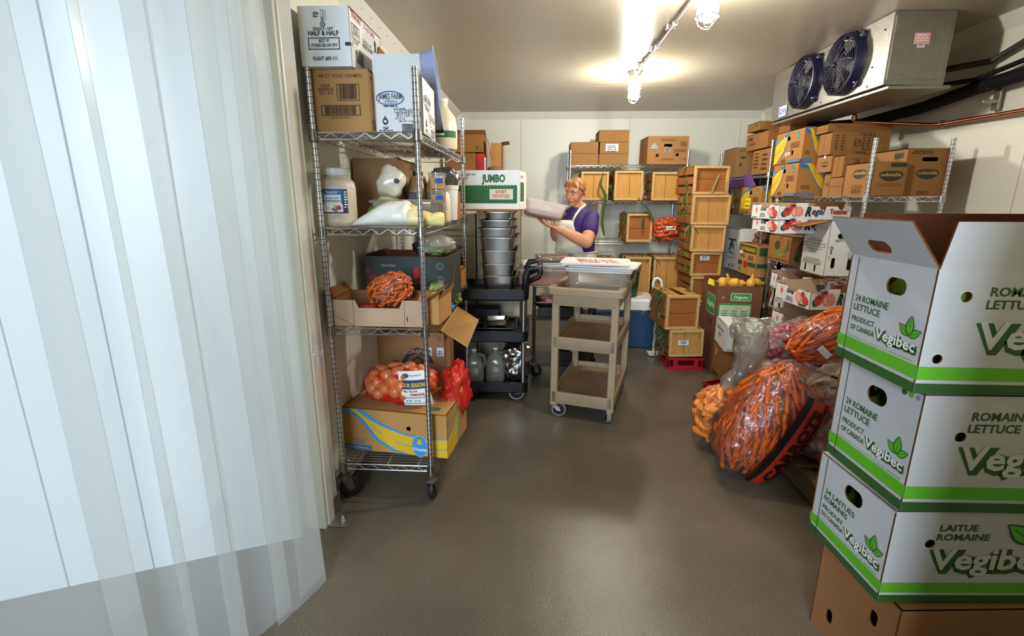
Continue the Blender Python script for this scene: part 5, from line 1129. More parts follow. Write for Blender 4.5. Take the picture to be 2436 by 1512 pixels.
def crate(label, P, w, h, d=.42, rz=0, ry=0, rx=0, grain='v', cracked=False, tone=WOOD, ears=0, leaf=0, seed=0, tag_=None, gap=False, grp='wirebound wooden corn crates'):
    t = thing('corn_crate', label, 'crate', P, rz, grp, rx, ry); bt = .024; r = random.Random(seed)
    # end boards, recessed
    s = r.uniform(.45, .55)
    bd = [((w*s/2, .023, h/2), (w*s-.004, .009, h-.03)), ((w*s+w*(1-s)/2, .025, h/2), (w*(1-s)-.004, .009, h-.03))] if grain == 'v' else [((w/2, .023, h*s/2), (w-.03, .009, h*s-.003)), ((w/2, .025, h*s+h*(1-s)/2), (w-.03, .009, h*(1-s)-.003))]
    for c, q in bd: MB().box(c, q, tone if grain == 'v' else WOODH).build('end_board', t, bevel=.001)
    for c, q in (((w/2, .006, bt/2), (w, .024, bt)), ((w/2, .006, h-bt/2), (w, .024, bt)), ((bt/2, .005, h/2), (bt, .026, h-2*bt-.001)), ((w-bt/2, .005, h/2), (bt, .026, h-2*bt-.001))): MB().box(c, q, BATTEN).build('batten', t, bevel=.003)
    MB().box((w/2, d-.01, h/2), (w-.01, .015, h-.01), WOODH).build('back_board', t)
    for k in range(3):
        q = h*(.16+.34*k); hh = h*.25
        for x in (-.002, w+.002): MB().box((x, d/2+.01, q), (.004, d-.01, hh), WOODH).build('slat', t)
        qx = w*(.16+.34*k)
        MB().box((qx, d/2+.01, -.002+.003), (w*.27, d-.02, .004), WOODH).build('slat', t)
        if not (gap and k == 1): MB().box((qx+(0 if not gap else (.055*w if k == 0 else -.055*w)), d/2+.01, h+.002-.003), (w*(.38 if gap else .29), d-.02, .004), WOOD).build('slat', t)
    wr = MB()
    for y in (.05, d*.5, d-.05): wr.tube([(-.006, y, -.002), (w+.006, y, -.002), (w+.006, y, h+.003), (-.006, y, h+.003), (-.006, y, -.002)], .0012, RUST, 4)
    wr.box((w/2, -.004, -.0), (.02, .008, .006), RUST); wr.build('binding_wire', t)
    if tag_:
        b = MB(); F = Face(b, lambda u, v, z: (u, .0115-z, v), w, h); F.rect(w*tag_[0], h*tag_[1], w*.3, h*.18, LBL); F.barcode(w*tag_[0]+.015, h*tag_[1]+.01, w*.3-.03, h*.08, BLK, seed); F.smalltext(w*tag_[0]+.01, h*(tag_[1]+.14), w*.24, 1, BLK); b.build('barcode_label', t)
    M_ = Matrix.LocRotScale(Vector(P), Euler((rx, ry, rz)), None)
    for i in range(ears):
        side = -1 if i % 2 == 0 or True else 1; loc = M_ @ Vector((.03, .09+.30*(i/max(1, ears))*.95, h*(.33 if i % 2 else .66)))
        put(ear_mesh(), 'corn_ear', loc, Euler((r.uniform(-.3, .3), r.uniform(-.2, .2), rz)), 'green ear of corn showing between slats of a crate', 'corn', 'ears of corn in the crates', r.uniform(.8, 1))
    if leaf:
        b = MB()
        for i in range(leaf):
            c = M_ @ Vector((r.choice((.0, -.01, w*.2, w*.8)) if i % 2 else -.008, r.uniform(.02, .25), r.choice((h, h*.5, h*.15, h)))); hank(b, c, 7, .14, r)
        o = b.build('corn_leaves', None, smooth=True); tag(o, 'leaves sticking out of the '+' '.join(label.replace(',', '').split()[:11]).removesuffix(' the').removesuffix(' beside').removesuffix(' on').removesuffix(' with a').removesuffix(' behind').removesuffix(' half'), 'leaves', 'loose corn leaves', 'stuff')
    return t
def crate_px(label, bl, br, ty, Y, **k):
    a, b, c = at(*bl, Y=Y), at(*br, Y=Y), at(bl[0], ty, Y=Y); z0 = k.pop('z0', None)
    ry = k.pop('ry', 0); a = Vector(a)
    if z0 is not None: a.z = z0
    return crate(label, a, b.x-a.x, c.z-a.z, ry=ry, **k)
zk = ZK
def on_shelf(label, xl, xr, ybot, ytop, Y, z0, **k):
    a = at(xl, ybot, Y=Y); b = at(xr, ybot, Y=Y); c = at(xl, ytop, Y=Y); return crate(label, (a.x, Y, z0), b.x-a.x, c.z-z0, **k)
on_shelf('corn crate on the back shelf, left of three, behind the woman', 1381, 1446, 474, 408, 5.44, zk[2], leaf=3, seed=1, d=.40, rz=.02)
on_shelf('corn crate on the back shelf, middle of three', 1460, 1527, 474, 406, 5.44, zk[2], leaf=3, seed=2, d=.40, ears=2)
on_shelf('corn crate on the back shelf, right of three', 1549, 1617, 474, 409, 5.44, zk[2], leaf=2, seed=3, ry=-.0, d=.40, rz=-.02, ears=2)
on_shelf('corn crate alone on the second lowest back shelf with a horizontal joint', 1489, 1550, 575, 508, 5.38, zk[1], grain='h', leaf=4, seed=4, tone=WOOD, rz=.06, d=.36, ears=3)
zr = .455
for i, (xl, xr, yb, yt, lb, g) in enumerate(((1420, 1466, 665, 616, 'corn crate low on the back shelf, left of three, half hidden by the woman', 'v'), (1484, 1545, 684, 611, 'corn crate low on the back shelf, middle of three, above the green bucket', 'v'), (1552, 1619, 672, 611, 'corn crate low on the back shelf, right of three, with a big dark knot', 'v'))):
    o = on_shelf(lb, xl, xr, yb, yt, 5.36, zr, seed=10+i, leaf=3, tone=WOOD, d=.40, grain=g)
    if i == 2: b = MB(); F = Face(b, lambda u, v, z: (u, .0105-z, v), .3, .3); F.ell(.07, .17, .022, .04, mat('wood_knot', '7A3E16', .6, vary=.4, vscale=30), 18, rot=.2); F.ell(.072, .175, .012, .025, mat('knot_dark', '4A2410', .6), 14, rot=.2); b.build('knot', o)
tag(MB().box((.98, 5.66, .438), (1.0, .40, .03), BLACKP).build('black_tray', None, bevel=.004), 'black plastic tray under the low row of corn crates', 'tray')
milk_crate('red_crate', 'red plastic crate under the low corn crates, behind the cooler', (1.08, 5.30, .27), .42, .35, .15, grp='red plastic crates')
tag(MB().box((1.29, 5.45, .135), (.40, .3, .26), KRAFTD).build('stacked_carton', None, bevel=.003), 'dark carton on the floor under the red crate behind the cooler', 'box')
# carrots package on the shelf
c_ = at(1590, 552, Y=5.46)
carrot_bag('film bag of large carrots with a white label on the back shelf', (c_.x, 5.55, zk[1]+.12), (.15, .13, .125), Euler((0, 0, 0)).to_matrix(), 26, 21, L=.22, cr=.024, grp='carrots on the back shelf', cm=mat('deep_orange_carrot', 'B8481A', .42, vary=.2), clabel='large carrot in the film bag on the back shelf', axis=(1, 0, .05), jit=.12, amp=.08)
bb = MB(); F = Face(bb, lambda u, v, z: (c_.x-.04+u, 5.405-z, zk[1]+.13+v), .1, .05); F.rect(0, 0, .10, .04, LBL); F.barcode(.01, .008, .08, .018, BLK, 2); tag(bb.build('paper_label', None), 'white barcode label on the film bag of large carrots', 'label')
# plain cartons and banana carton on the back shelf
zt_ = zk[3]; fx = lambda x, y=380: xat(x, y, 5.56)
def plain(label, x0, x1, yt, z0, draw=None): 
    zt2 = zat((x0+x1)/2, yt, 5.56); return carton('plain_carton', label, (fx(x0), 5.56, z0), fx(x1)-fx(x0)-.004, .34, zt2-z0-.003, 0, m=mat('mid_kraft', '86602F', .8, vary=.06), draw=draw, group='plain cartons on the back shelf'), zt2
_, za = plain('plain brown carton at the left end of the back shelf, lower', 1358, 1424, 365, zt_)
plain('plain brown carton at the left end of the back shelf, upper', 1357, 1423, 337, za)
_, zb1 = plain('plain brown carton in the middle stack of the back shelf, lowest', 1425, 1494, 365, zt_)
_, zb2 = plain('plain brown carton in the middle stack with a white shipping label', 1426, 1495, 337, zb1, draw={'front': lambda F: (F.rect(F.w*.20, F.h*.2, F.w*.44, F.h*.64, LBL), F.barcode(F.w*.24, F.h*.62, F.w*.34, F.h*.12, BRN, 3), F.smalltext(F.w*.23, F.h*.5, F.w*.36, 3, BRN, .02))})
plain('plain brown carton topmost of the middle stack on the back shelf', 1423, 1494, 308, zb2)
def dr_am(F):
    w, h = F.w, F.h
    F.text('BANANAS', w*.50, h*.82, .026, mat('print_plum', '6A3A3A', .6), w=w*.36, anchor='c', bold=.03); F.poly([(w*.05, h*.55), (w*.27, h*.55), (w*.16, h*.85)], BLU); F.poly([(w*.10, h*.64), (w*.22, h*.64), (w*.16, h*.80)], KRAFTL); F.rect(w*.10, h*.655, w*.12, .008, YEL)
    F.text('AMIGO', w*.16, h*.575, .014, WHT, w=w*.17, anchor='c', bold=.02); F.rect(w*.42, h*.44, w*.15, h*.16, GRY); F.barcode(w*.44, h*.46, w*.11, h*.11, BRN, 7, 14)
    F.smalltext(w*.32, h*.19, w*.36, 2, BRN, .012); F.smalltext(w*.62, h*.52, w*.35, 3, BRN, .012); F.smalltext(w*.78, h*.78, w*.18, 4, BRN, .012, 7); F.ring(w*.84, h*.20, .014, .014, .002, BRN); F.poly([(w*.90, h*.17), (w*.95, h*.17), (w*.925, h*.235)], BRN)
xb0, xb1 = fx(1536), fx(1632); hb2 = zat(1580, 325, 5.56)-zt_
carton('banana_carton', 'brown carton printed BANANAS at the right end of the back shelf', (xb0, 5.50, zt_), xb1-xb0, .36, hb2, radians(1.5), m=mat('banana_kraft', '97693A', .8, vary=.06), inner=BROWNB, holes={'front': [pill((xb1-xb0)*.5, hb2*.67, .09, .03), pill((xb1-xb0)*.25, hb2*.32, .034, .034), pill((xb1-xb0)*.74, hb2*.34, .034, .034)], 'left': [pill(.18, .1, .03, .04)]}, draw={'front': dr_am})
tag(MB().box((xb0+.2, 5.7, zt_+.15), (.12, .1, .10), WPL).build('paper_packet', None, bevel=.01), 'white packet showing through the handle hole of the BANANAS carton', 'packet')
# hanging husks
for i, (p, lb) in enumerate(((((1435, 410), (1428, 440), (1440, 465), (1434, 500), (1432, 530), (1437, 560)), 'long green husk hanging from the left corn crate past the shelf'), (((1517, 470), (1535, 490), (1548, 510), (1556, 530)), 'green husk hanging below the middle corn crate'), (((1530, 512), (1530, 525), (1527, 540)), 'short husk hanging on the front of the single crate'))):
    P = [at(x, y, Y=5.36-.01*k) for k, (x, y) in enumerate(p)]; o = blade(MB(), P, .045 if i == 0 else .035, HUSK).build('corn_husk', None, smooth=True); tag(o, lb, 'husk', 'hanging corn husks')
# crate column standing right of the back shelf
cols = [(1648, 1733, 462, 394, 4.86, 'h', 'topmost of the tall column beside the back shelf'), (1643, 1733, 534, 466, 4.82, 'v', 'second from the top of the tall column beside the back shelf'), (1641, 1720, 598, 536, 4.80, 'v', 'third from the top of the tall column beside the back shelf'), (1641, 1714, 656, 600, 4.80, 'h', 'fourth from the top of the tall column, with a torn label'), (1639, 1705, 720, 660, 4.80, 'v', 'fifth from the top of the tall column, half hidden by the organics carton')]
zprev = None
for i, (xl, xr, yb, yt, Y, g, lb) in enumerate(cols):
    a = at(xl, yb, Y=Y); b_ = at(xr, yb, Y=Y); zt2 = zat(xl, yt, Y); top_ = zt2 if zprev is None else zprev-.006; z0 = a.z
    crate('corn crate '+lb, (a.x, Y, z0), b_.x-a.x, top_-z0, rz=radians((4, 1, -3, 2, 0)[i]), d=.46, grain=g, seed=20+i, leaf=3, ears=(0, 6, 4, 0, 0)[i], tone=(WOODH, WOOD, WOOD, WOODH, WOODH)[i], tag_=(.3, .66) if i == 3 else None); zprev = z0
crate('corn crate lowest of the tall column, standing on the floor', (1.43, 4.82, 0), .30, zprev-.006, d=.45, seed=27, tone=WOODH)
tag(blade(MB(), [at(1712, 415, Y=4.83), at(1706, 430, Y=4.82), at(1700, 445, Y=4.82), at(1694, 458, Y=4.82)], .045, HUSKD).build('corn_husk', None), 'dry green husk stuck across the front of the topmost crate', 'husk', 'hanging corn husks')
# two crates on a red crate in front
Yc = 4.13; zr0 = zat(1600, 850, Yc); milk_crate('red_crate', 'red plastic crate on the floor under the two front corn crates', (1.19, Yc+.02, 0), .315, .36, zr0-.004)
a = at(1585, 850, Y=Yc); b_ = at(1668, 850, Y=Yc); zm = zat(1585, 784, Yc)
crate('corn crate with a barcode tag on the red crate, lower of the front two', (a.x+.02, Yc, zr0+.006), b_.x-a.x-.01, zm-zr0-.008, d=.38, seed=31, leaf=7, ry=radians(-2), tag_=(.28, .42), ears=2, rz=.0)
a = at(1581, 783, Y=Yc-.01); b_ = at(1662, 783, Y=Yc-.01)
crate('corn crate with an open slot in its top, upper of the two in front', (a.x, Yc-.01, zm+.004), b_.x-a.x, zat(1583, 703, Yc)-zm, d=.40, seed=32, leaf=7, grain='h', rz=radians(6), gap=True, tone=WOODH, ears=2)
b = MB(); rr_ = random.Random(9)
for i in range(26):
    p = at(rr_.uniform(1556, 1585), rr_.uniform(690, 840), Y=4.30); l = rr_.uniform(.06, .2); blade(b, [p+Vector((-.10*l*s+rr_.uniform(-.02, .02), -.05*s, -l*s)) for s in (0, .3, .6, 1)], rr_.uniform(.008, .022), rr_.choice((HUSK, HUSK, HUSKD)))
tag(b.build('corn_leaves', None, smooth=True), 'thick tangle of green corn leaves spilling from the left side of the two front crates', 'leaves', 'loose corn leaves', 'stuff')
t = thing('hand_truck', 'white curved tubular handle of a hand truck behind the front corn crates', 'hand truck', (0, 0, 0))
MB().tube([at(1556, 735, Y=4.62), at(1555, 700, Y=4.62), at(1554, 672, Y=4.62), at(1558, 663, Y=4.62), at(1566, 661, Y=4.62), at(1573, 668, Y=4.62), at(1575, 684, Y=4.62), at(1575, 740, Y=4.62)], .013, WPL, 10).build('handle', t, smooth=True)
for x in (1.17, 1.255): MB().rod((x, 4.62, .02), (x, 4.62, .55), .012, WPL, 8).build('upright', t, smooth=40)
MB().box((1.21, 4.58, .015), (.2, .12, .012), WPL).build('toe_plate', t)

# ================================================================== RIGHT SHELVES
def boxL(name, label, cx, cyb, farx, rx, ty, X, z0=None, m=KRAFT, w=None, d=None, rz=0, **k):
    """carton by its near aisle-side corner: cx, cyb the corner's foot in the photo, farx the far end of its aisle face, rx the right end of its near face"""
    A = at(cx, cyb, X=X)
    if z0 is None: z0 = A.z
    top = at(cx, ty, X=X).z; dd = d or (at(farx, cyb, X=X).y-A.y); ww = w or (at(rx, cyb, Y=A.y).x-X)
    return carton(name, label, (X, A.y, z0), ww, dd, top-z0, rz, m=m, **k)
ODK = mat('odwalla_kraft', '8F6233', .8, vary=.06)
def odw(F, cu, cv, w, lines=True):
    h = w*.42; P = [(cu-w/2, cv+h*.15), (cu-w*.40, cv+h*.40), (cu-w*.2, cv+h*.5), (cu+w*.2, cv+h*.5), (cu+w*.40, cv+h*.40), (cu+w/2, cv+h*.15), (cu+w*.42, cv-h*.2), (cu+w*.22, cv-h*.45), (cu, cv-h*.52), (cu-w*.22, cv-h*.45), (cu-w*.42, cv-h*.2)]
    F.poly(P, HORD); F.text('odwalla', cu, cv-h*.02, h*.36, KRAFTL, w=w*.84, anchor='c', bold=.03)
def odF(F):
    w, h = F.w, F.h; odw(F, w*.5, h*.46, w*.52); F.smalltext(w*.06, h*.93, w*.5, 2, HORD, .012); F.smalltext(w*.3, h*.08, w*.34, 2, HORD, .01)
A_ = at(2143, 462, Y=3.17)
ow = xat(2250, 462, 3.17)-A_.x; oh = at(2150, 352, Y=3.17).z-ZA[3]
carton('juice_carton', 'large brown oval-logo carton with a handle slot, rightmost on the right top shelf', (A_.x, 3.17, ZA[3]), ow, .36, oh, 0, m=ODK, group='oval-logo cartons on the right shelf', holes={'front': [pill(ow*.5, oh*.77, .095, .024)]}, draw={'front': odF, 'left': lambda F: (F.rect(F.w*.68, F.h*.80, F.w*.22, F.h*.12, HORD), F.rect(F.w*.1, F.h*.1, .001, .001, HORD))})
oh2 = zat(2075, 384, 3.145)-ZA[3]; A2 = at(2066, 461, Y=3.15)
carton('juice_carton', 'shorter brown oval-logo carton just behind the front right post', (A2.x, 3.145, ZA[3]), A_.x-A2.x-.006, .27, oh2, 0, m=ODK, group='oval-logo cartons on the right shelf',
       draw={'front': lambda F: (odw(F, F.w*.55, F.h*.58, F.w*.72), F.rect(F.w*.50, F.h*.84, F.w*.46, F.h*.12, HORD), F.smalltext(F.w*.1, F.h*.36, F.w*.8, 2, KRAFTD, .012)), 'left': lambda F: (odw(F, F.w*.55, F.h*.66, F.w*.5), F.smalltext(F.w*.3, F.h*.30, F.w*.45, 2, BRN, .012), F.smalltext(F.w*.32, F.h*.18, F.w*.4, 3, BRN, .010))})
zt_ = ZA[3]
def okb(F): F.smalltext(F.w*.2, F.h*.8, F.w*.4, 1, BRN); F.text('@', F.w*.35, F.h*.55, .03, BRN, bold=.02)
boxL('plain_carton', 'low brown carton with folded end flaps standing left of the oval-logo cartons', 2002, 462, 1969, 2060, 420, 2.04, zt_, draw={'front': lambda F: F.smalltext(F.w*.1, F.h*.7, F.w*.4, 1, BRN), 'left': lambda F: F.line([(0, F.h*.5), (F.w, F.h*.5)], .002, BRN)}, m=KRAFT, group='brown cartons on the right top shelf')
boxL('plain_carton', 'brown carton with a round mark standing on the low folded-flap carton', 2003, 420, 1976, 2070, 369, 2.04, None, draw={'front': okb, 'left': lambda F: F.line([(F.w*.5, 0), (F.w*.5, F.h)], .002, BRN)}, m=KRAFT, group='brown cartons on the right top shelf')
boxL('juice_carton', 'small brown oval-logo carton at the back, its oval near the shelf', 1972, 462, 1955, 1990, 410, 2.06, zt_, draw={'left': lambda F: odw(F, F.w*.55, F.h*.5, F.w*.6)}, m=ODK, group='oval-logo cartons on the right shelf', w=.18)
boxL('juice_carton', 'small brown oval-logo carton tilted over the banana cartons with a silver sticker', 1976, 408, 1940, 2000, 368, 2.03, None, draw={'left': lambda F: (odw(F, F.w*.55, F.h*.45, F.w*.46), F.rect(F.w*.45, F.h*.82, .02, .02, LBL))}, m=ODK, group='oval-logo cartons on the right shelf', w=.2)
def longf(F):
    w, h = F.w, F.h
    for k in range(3): F.smalltext(w*(.06+.10*k), h*.8, w*.06, 6, BRN, h*.12)
    F.rect(w*.26, h*.15, w*.12, h*.7, mat('faint_print', '8F6336', .8)); F.ring(w*.44, h*.52, h*.16, h*.16, .004, BRN); F.line([(w*.40, h*.42), (w*.48, h*.62)], .004, BRN)
    for k in range(3): F.smalltext(w*(.52+.08*k), h*.8, w*.05, 6, BRN, h*.12)
    F.text('NOW AND SAFE', w*.45, h*.88, .014, BRN, w=w*.2); F.text('PERISHABLE', w*.42, h*.05, .014, BRN, w=w*.2)
zl_ = boxL('plain_carton', 'long brown carton with a crossed circle print lying across the stack', 1974, 367, 1944, 2112, 315, 2.03, None, draw={'front': longf, 'left': lambda F: F.line([(F.w*.45, 0), (F.w*.45, F.h)], .002, BRN)}, m=KRAFT, group='brown cartons on the right top shelf')
boxL('plain_carton', 'brown carton topmost under the cooling unit, above the crossed circle one', 1970, 314, 1935, 2122, 294, 2.06, None, draw={'left': lambda F: F.line([(0, F.h*.4), (F.w, F.h*.4)], .002, BRN), 'front': lambda F: F.smalltext(F.w*.1, F.h*.6, F.w*.2, 1, BRN)}, m=KRAFT, group='brown cartons on the right top shelf')
boxL('plain_carton', 'dark brown carton at the right back of the top stack against the wall', 2080, 470, 2078, 2125, 300, 2.30, zt_, d=.20, w=.30, m=KRAFTD, group='brown cartons on the right top shelf') if False else None
def chqL(F):
    w, h = F.w, F.h
    for k in range(3):
        o = h*.26*k
        F.poly([(0, h*.0+o*.9), (w*.16, h*.10+o*.8), (w*.34, h*.42+o*.45), (w*.46, h*.93), (w*.38, h*.90), (w*.20, h*.62+o*.2), (0, h*.28+o)], SKYB if k != 1 else YEL)
    F.poly([(0, 0), (w*.14, h*.08), (w*.33, h*.40), (w*.45, h*.86), (w*.36, h*.86), (w*.18, h*.76), (0, h*.60)], YEL)
    F.line([(0, h*.30), (w*.20, h*.45), (w*.38, h*.84)], .006, BLU); F.line([(0, h*.62), (w*.18, h*.78), (w*.36, h*.90)], .006, BLU); F.line([(0, h*.0), (w*.15, h*.07), (w*.34, h*.38), (w*.46, h*.90)], .006, BLU)
    F.poly([(w*.36, h*.80), (w*.46, h*.84), (w*.47, h*.96), (w*.34, h*.90)], BLU)
    F.ell(w*.78, h*.82, w*.055, h*.10, BLU); F.ell(w*.78, h*.83, w*.04, h*.06, MGRN); F.text('Chiquita', w*.78, h*.76, h*.03, WHT, w=w*.09, anchor='c')
    F.smalltext(w*.56, h*.60, w*.34, 4, BRN, h*.045); F.smalltext(w*.28, h*.13, w*.2, 3, BRN, h*.04); F.rect(w*.55, h*.38, w*.06, h*.07, GRY); F.rrect(w*.55, h*.02, w*.45, h*.085, h*.04, BLU); F.text('Imported Bananas', w*.58, h*.04, h*.04, KRAFTL, w=w*.36)
def chqF(F):
    w, h = F.w, F.h
    F.poly([(w*.02, h*.99), (w*.40, h*.99), (w*.55, h*.70), (w*.78, h*.34), (w, h*.12), (w, h*.55), (w*.8, h*.72), (w*.6, h*.99), (w*.85, h*.99), (w, h*.8), (w, h*.1), (w*.70, h*.36), (w*.40, h*.78), (w*.02, h*.85)], BLU)
    F.poly([(w*.12, h*.95), (w*.30, h*.92), (w*.50, h*.68), (w*.75, h*.36), (w, h*.16), (w, h*.46), (w*.75, h*.66), (w*.55, h*.88), (w*.42, h*.96)], YEL); F.smalltext(w*.12, h*.30, w*.4, 3, BRN, h*.04); F.rrect(0, h*.02, w*.66, h*.085, h*.04, BLU); F.text('Imported Bananas', w*.06, h*.04, h*.04, KRAFTL, w=w*.5)
def chq(label, cx, cyb, farx, rx, ty, X, z0, sticker=None, w=None):
    d_ = at(farx, cyb, X=X).y-at(cx, cyb, X=X).y; h_ = at(cx, ty, X=X).z-(z0 if z0 is not None else at(cx, cyb, X=X).z)
    def dl(F):
        chqL(F)
        if sticker == 'w': F.rect(F.w*.44, F.h*.24, F.w*.17, F.h*.10, WHT); F.barcode(F.w*.46, F.h*.26, F.w*.13, F.h*.05, BLK, 4, 10)
        if sticker == 'y': F.rect(F.w*.28, F.h*.22, F.w*.26, F.h*.36, YTAG); F.text('FOOD', F.w*.41, F.h*.43, F.h*.09, BRN, w=F.w*.19, anchor='c', bold=.03); F.text('BANK', F.w*.41, F.h*.28, F.h*.09, BRN, w=F.w*.19, anchor='c', bold=.03)
    return boxL('banana_carton', label, cx, cyb, farx, rx, ty, X, z0, m=mat('banana_kraft2', 'A06E36', .8, vary=.06), inner=BROWNB, group='banana cartons on the right shelves', w=w,
                holes={'left': [pill(d_*.44, h_*.77, d_*.16, h_*.12), pill(d_*.17, h_*.27, d_*.06, h_*.14), pill(d_*.66, h_*.32, d_*.07, h_*.15)]}, draw={'left': dl, 'front': chqF})
chq('banana carton on the right top shelf, lower of two', 1892, 463, 1833, 1957, 386, 1.98, zt_)
chq('banana carton on the right top shelf, upper of two, with a white sticker', 1906, 385, 1841, 1943, 304, 1.99, None, 'w')
# far unit, top
zb_ = ZB[3]
boxL('plain_carton', 'brown carton at the far left end of the far right shelf top', 1746, 414, 1718, 1790, 352, 2.02, zb_, group='brown cartons on the far right shelf', m=mat('olive_kraft', '876439', .8, vary=.08), draw={'front': lambda F: (F.smalltext(F.w*.1, F.h*.9, F.w*.6, 2, BRN), F.ell(F.w*.4, F.h*.65, .03, .012, BRN), F.ell(F.w*.3, F.h*.4, .012, .02, BRN)), 'left': lambda F: F.smalltext(F.w*.1, F.h*.3, F.w*.5, 2, BRN)})
boxL('plain_carton', 'brown carton with faded print, low and nearest on the far right shelf top', 1833, 408, 1787, 1870, 350, 2.02, zb_, group='brown cartons on the far right shelf', draw={'left': lambda F: (F.smalltext(F.w*.1, F.h*.8, F.w*.25, 5, BRN, .03), F.smalltext(F.w*.5, F.h*.7, F.w*.3, 4, BRN, .04), F.line([(F.w*.5, 0), (F.w*.5, F.h)], .002, BRN))})
boxL('plain_carton', 'tall brown carton on the faded print one, reaching towards the cooling unit', 1826, 349, 1775, 1862, 309, 2.04, None, group='brown cartons on the far right shelf', m=mat('warm_kraft', '8A5C30', .8, vary=.08), draw={'left': lambda F: (F.rect(F.w*.1, F.h*.6, F.w*.2, F.h*.2, BRN), F.smalltext(F.w*.1, F.h*.4, F.w*.4, 2, BRN))})
boxL('plain_carton', 'brown carton topmost of the far right stack beside the cooling unit', 1808, 308, 1779, 1860, 288, 2.06, None, group='brown cartons on the far right shelf', m=KRAFT, draw={'left': lambda F: F.rect(F.w*.6, F.h*.5, F.w*.2, F.h*.2, BRN)})
boxL('plain_carton', 'brown carton half hidden between the far right stack and the banana cartons', 1868, 400, 1840, 1925, 296, 2.12, zb_, group='brown cartons on the far right shelf', m=mat('warm_kraft2', '8A5C30', .8, vary=.08))
z2_ = ZB[2]
chq('banana carton on the far right middle shelf with a yellow food bank card', 1808, 507, 1759, 1834, 441, 2.00, z2_, 'y')
chq('banana carton on the far right middle shelf, further back, with a small white sticker', 1757, 505, 1731, 1768, 447, 2.00, z2_, 'w', w=.4)
o = sheet('purple_film', None, 10, 8, lambda u, v: Vector((2.01+.02*sin(u*5), 5.35-.55*u-.15*v*u, 1.72-.17*v*(1-.35*u))), mat('purple_plastic', '6E4A8A', .25, spec=.6, vary=.2, bump=.6)); tag(o, 'purple plastic film hanging below the far right top shelf', 'plastic sheet')
tag(MB().box((2.24, 5.0, ZB[2]+.28), (.36, .5, .12), BLACKP).build('black_tray', None, bevel=.006), 'black plastic tray just under the far right top shelf', 'tray')
z3_ = ZB[1]
def drJ(F):
    w, h = F.w, F.h; F.text('T', w*.5, h*.56, h*.20, GRN, w=w*.52, anchor='c', bold=.05); F.text('J', w*.36, h*.50, h*.14, GRN, w=w*.2, anchor='c', bold=.04); F.text('R', w*.62, h*.50, h*.14, GRN, w=w*.22, anchor='c', bold=.03)
    for k in range(7): F.poly([(w*.45+w*.01*k, h*.44), (w*.47+w*.01*k, h*.44), (w*(.14+.12*k), h*.36), (w*(.09+.12*k), h*.36)], GRN)
    F.text('ORGANICS', w*.5, h*.26, h*.05, GRY, w=w*.66, anchor='c', bold=.02); F.smalltext(w*.62, h*.12, w*.2, 3, RED, h*.03)
boxL('organics_carton', 'white carton with a green tree-like emblem printed ORGANICS', 1752, 634, 1719, 1768, 543, 1.98, z3_+.004, m=WHITEB, draw={'left': drJ}, holes={'left': [pill(.16, .03, .03, .03)]}, w=.20)
def drS(F):
    w, h = F.w, F.h; F.rect(w*.04, h*.70, w*.92, h*.24, DKG); F.text('SLIM BANANAS', w*.10, h*.76, h*.13, YEL, w=w*.80, bold=.02); F.rect(w*.03, h*.28, w*.22, h*.14, DKG); F.rect(w*.58, h*.28, w*.40, h*.14, DKG)
    F.ell(w*.45, h*.32, w*.11, h*.12, RED, 18); F.smalltext(w*.12, h*.60, w*.3, 2, BRN, h*.05); F.smalltext(w*.55, h*.60, w*.35, 3, BRN, h*.05); F.rect(w*.10, h*.10, w*.12, h*.10, OLIVE); F.rect(w*.08, h*.64, w*.2, h*.10, WHT)
boxL('apple_carton', 'brown carton with a dark green banner and a red apple', 1796, 646, 1752, 1832, 582, 1.97, z3_+.004, m=mat('apple_kraft', 'B5824A', .8, vary=.08), draw={'left': drS, 'front': lambda F: (F.rect(F.w*.15, F.h*.66, F.w*.7, F.h*.26, DKG), F.rect(F.w*.05, F.h*.28, F.w*.9, F.h*.14, DKG))}, top='open')
tag(superell(MB(), (2.2, 4.9, z3_+.32), (.12, .16, .08), mat('brown_bundle', '6E4A34', .6, vary=.2), amp=.2).build('paper_bundle', None, smooth=True), 'brown paper-wrapped bundle behind the apple carton', 'bundle')
for i, (x, y) in enumerate(((2.2, 4.62), (2.22, 5.2))): tag(MB().box((x, y, ZB[0]+.18), (.36, .42, .34), KRAFTD).build('dark_carton', None, bevel=.003), ('nearer', 'further')+('',) if False else ('nearer' if i == 0 else 'further')+' dark carton low on the far right shelf, in shadow', 'box')

# near unit, second level
zs2 = ZA[2]
TREE = []
def regalL(F):
    w, h = F.w, F.h; F.text('Regal', w*.34, h*.50, h*.26, BLK, w=w*.20, bold=.03, shear=.3); F.ell(w*.20, h*.55, w*.045, h*.22, TOML, 16); F.ell(w*.20, h*.55, w*.02, h*.09, TOM, 12)
    F.smalltext(w*.06, h*.88, w*.26, 1, BLK, .01); F.smalltext(w*.34, h*.30, w*.22, 3, BRN, h*.09); F.rect(w*.06, h*.06, w*.2, h*.03, BLK); F.smalltext(w*.82, h*.86, w*.13, 1, GRN, .01)
    F.ell(w*.70, h*.46, w*.085, h*.26, TOML, 20); F.ring(w*.70, h*.46, w*.07, h*.22, .003, TOM); F.ell(w*.80, h*.66, w*.05, h*.14, TOM, 16); F.ell(w*.88, h*.36, w*.075, h*.22, TOM, 18); F.ell(w*.80, h*.12, w*.10, h*.05, DKG, 12)
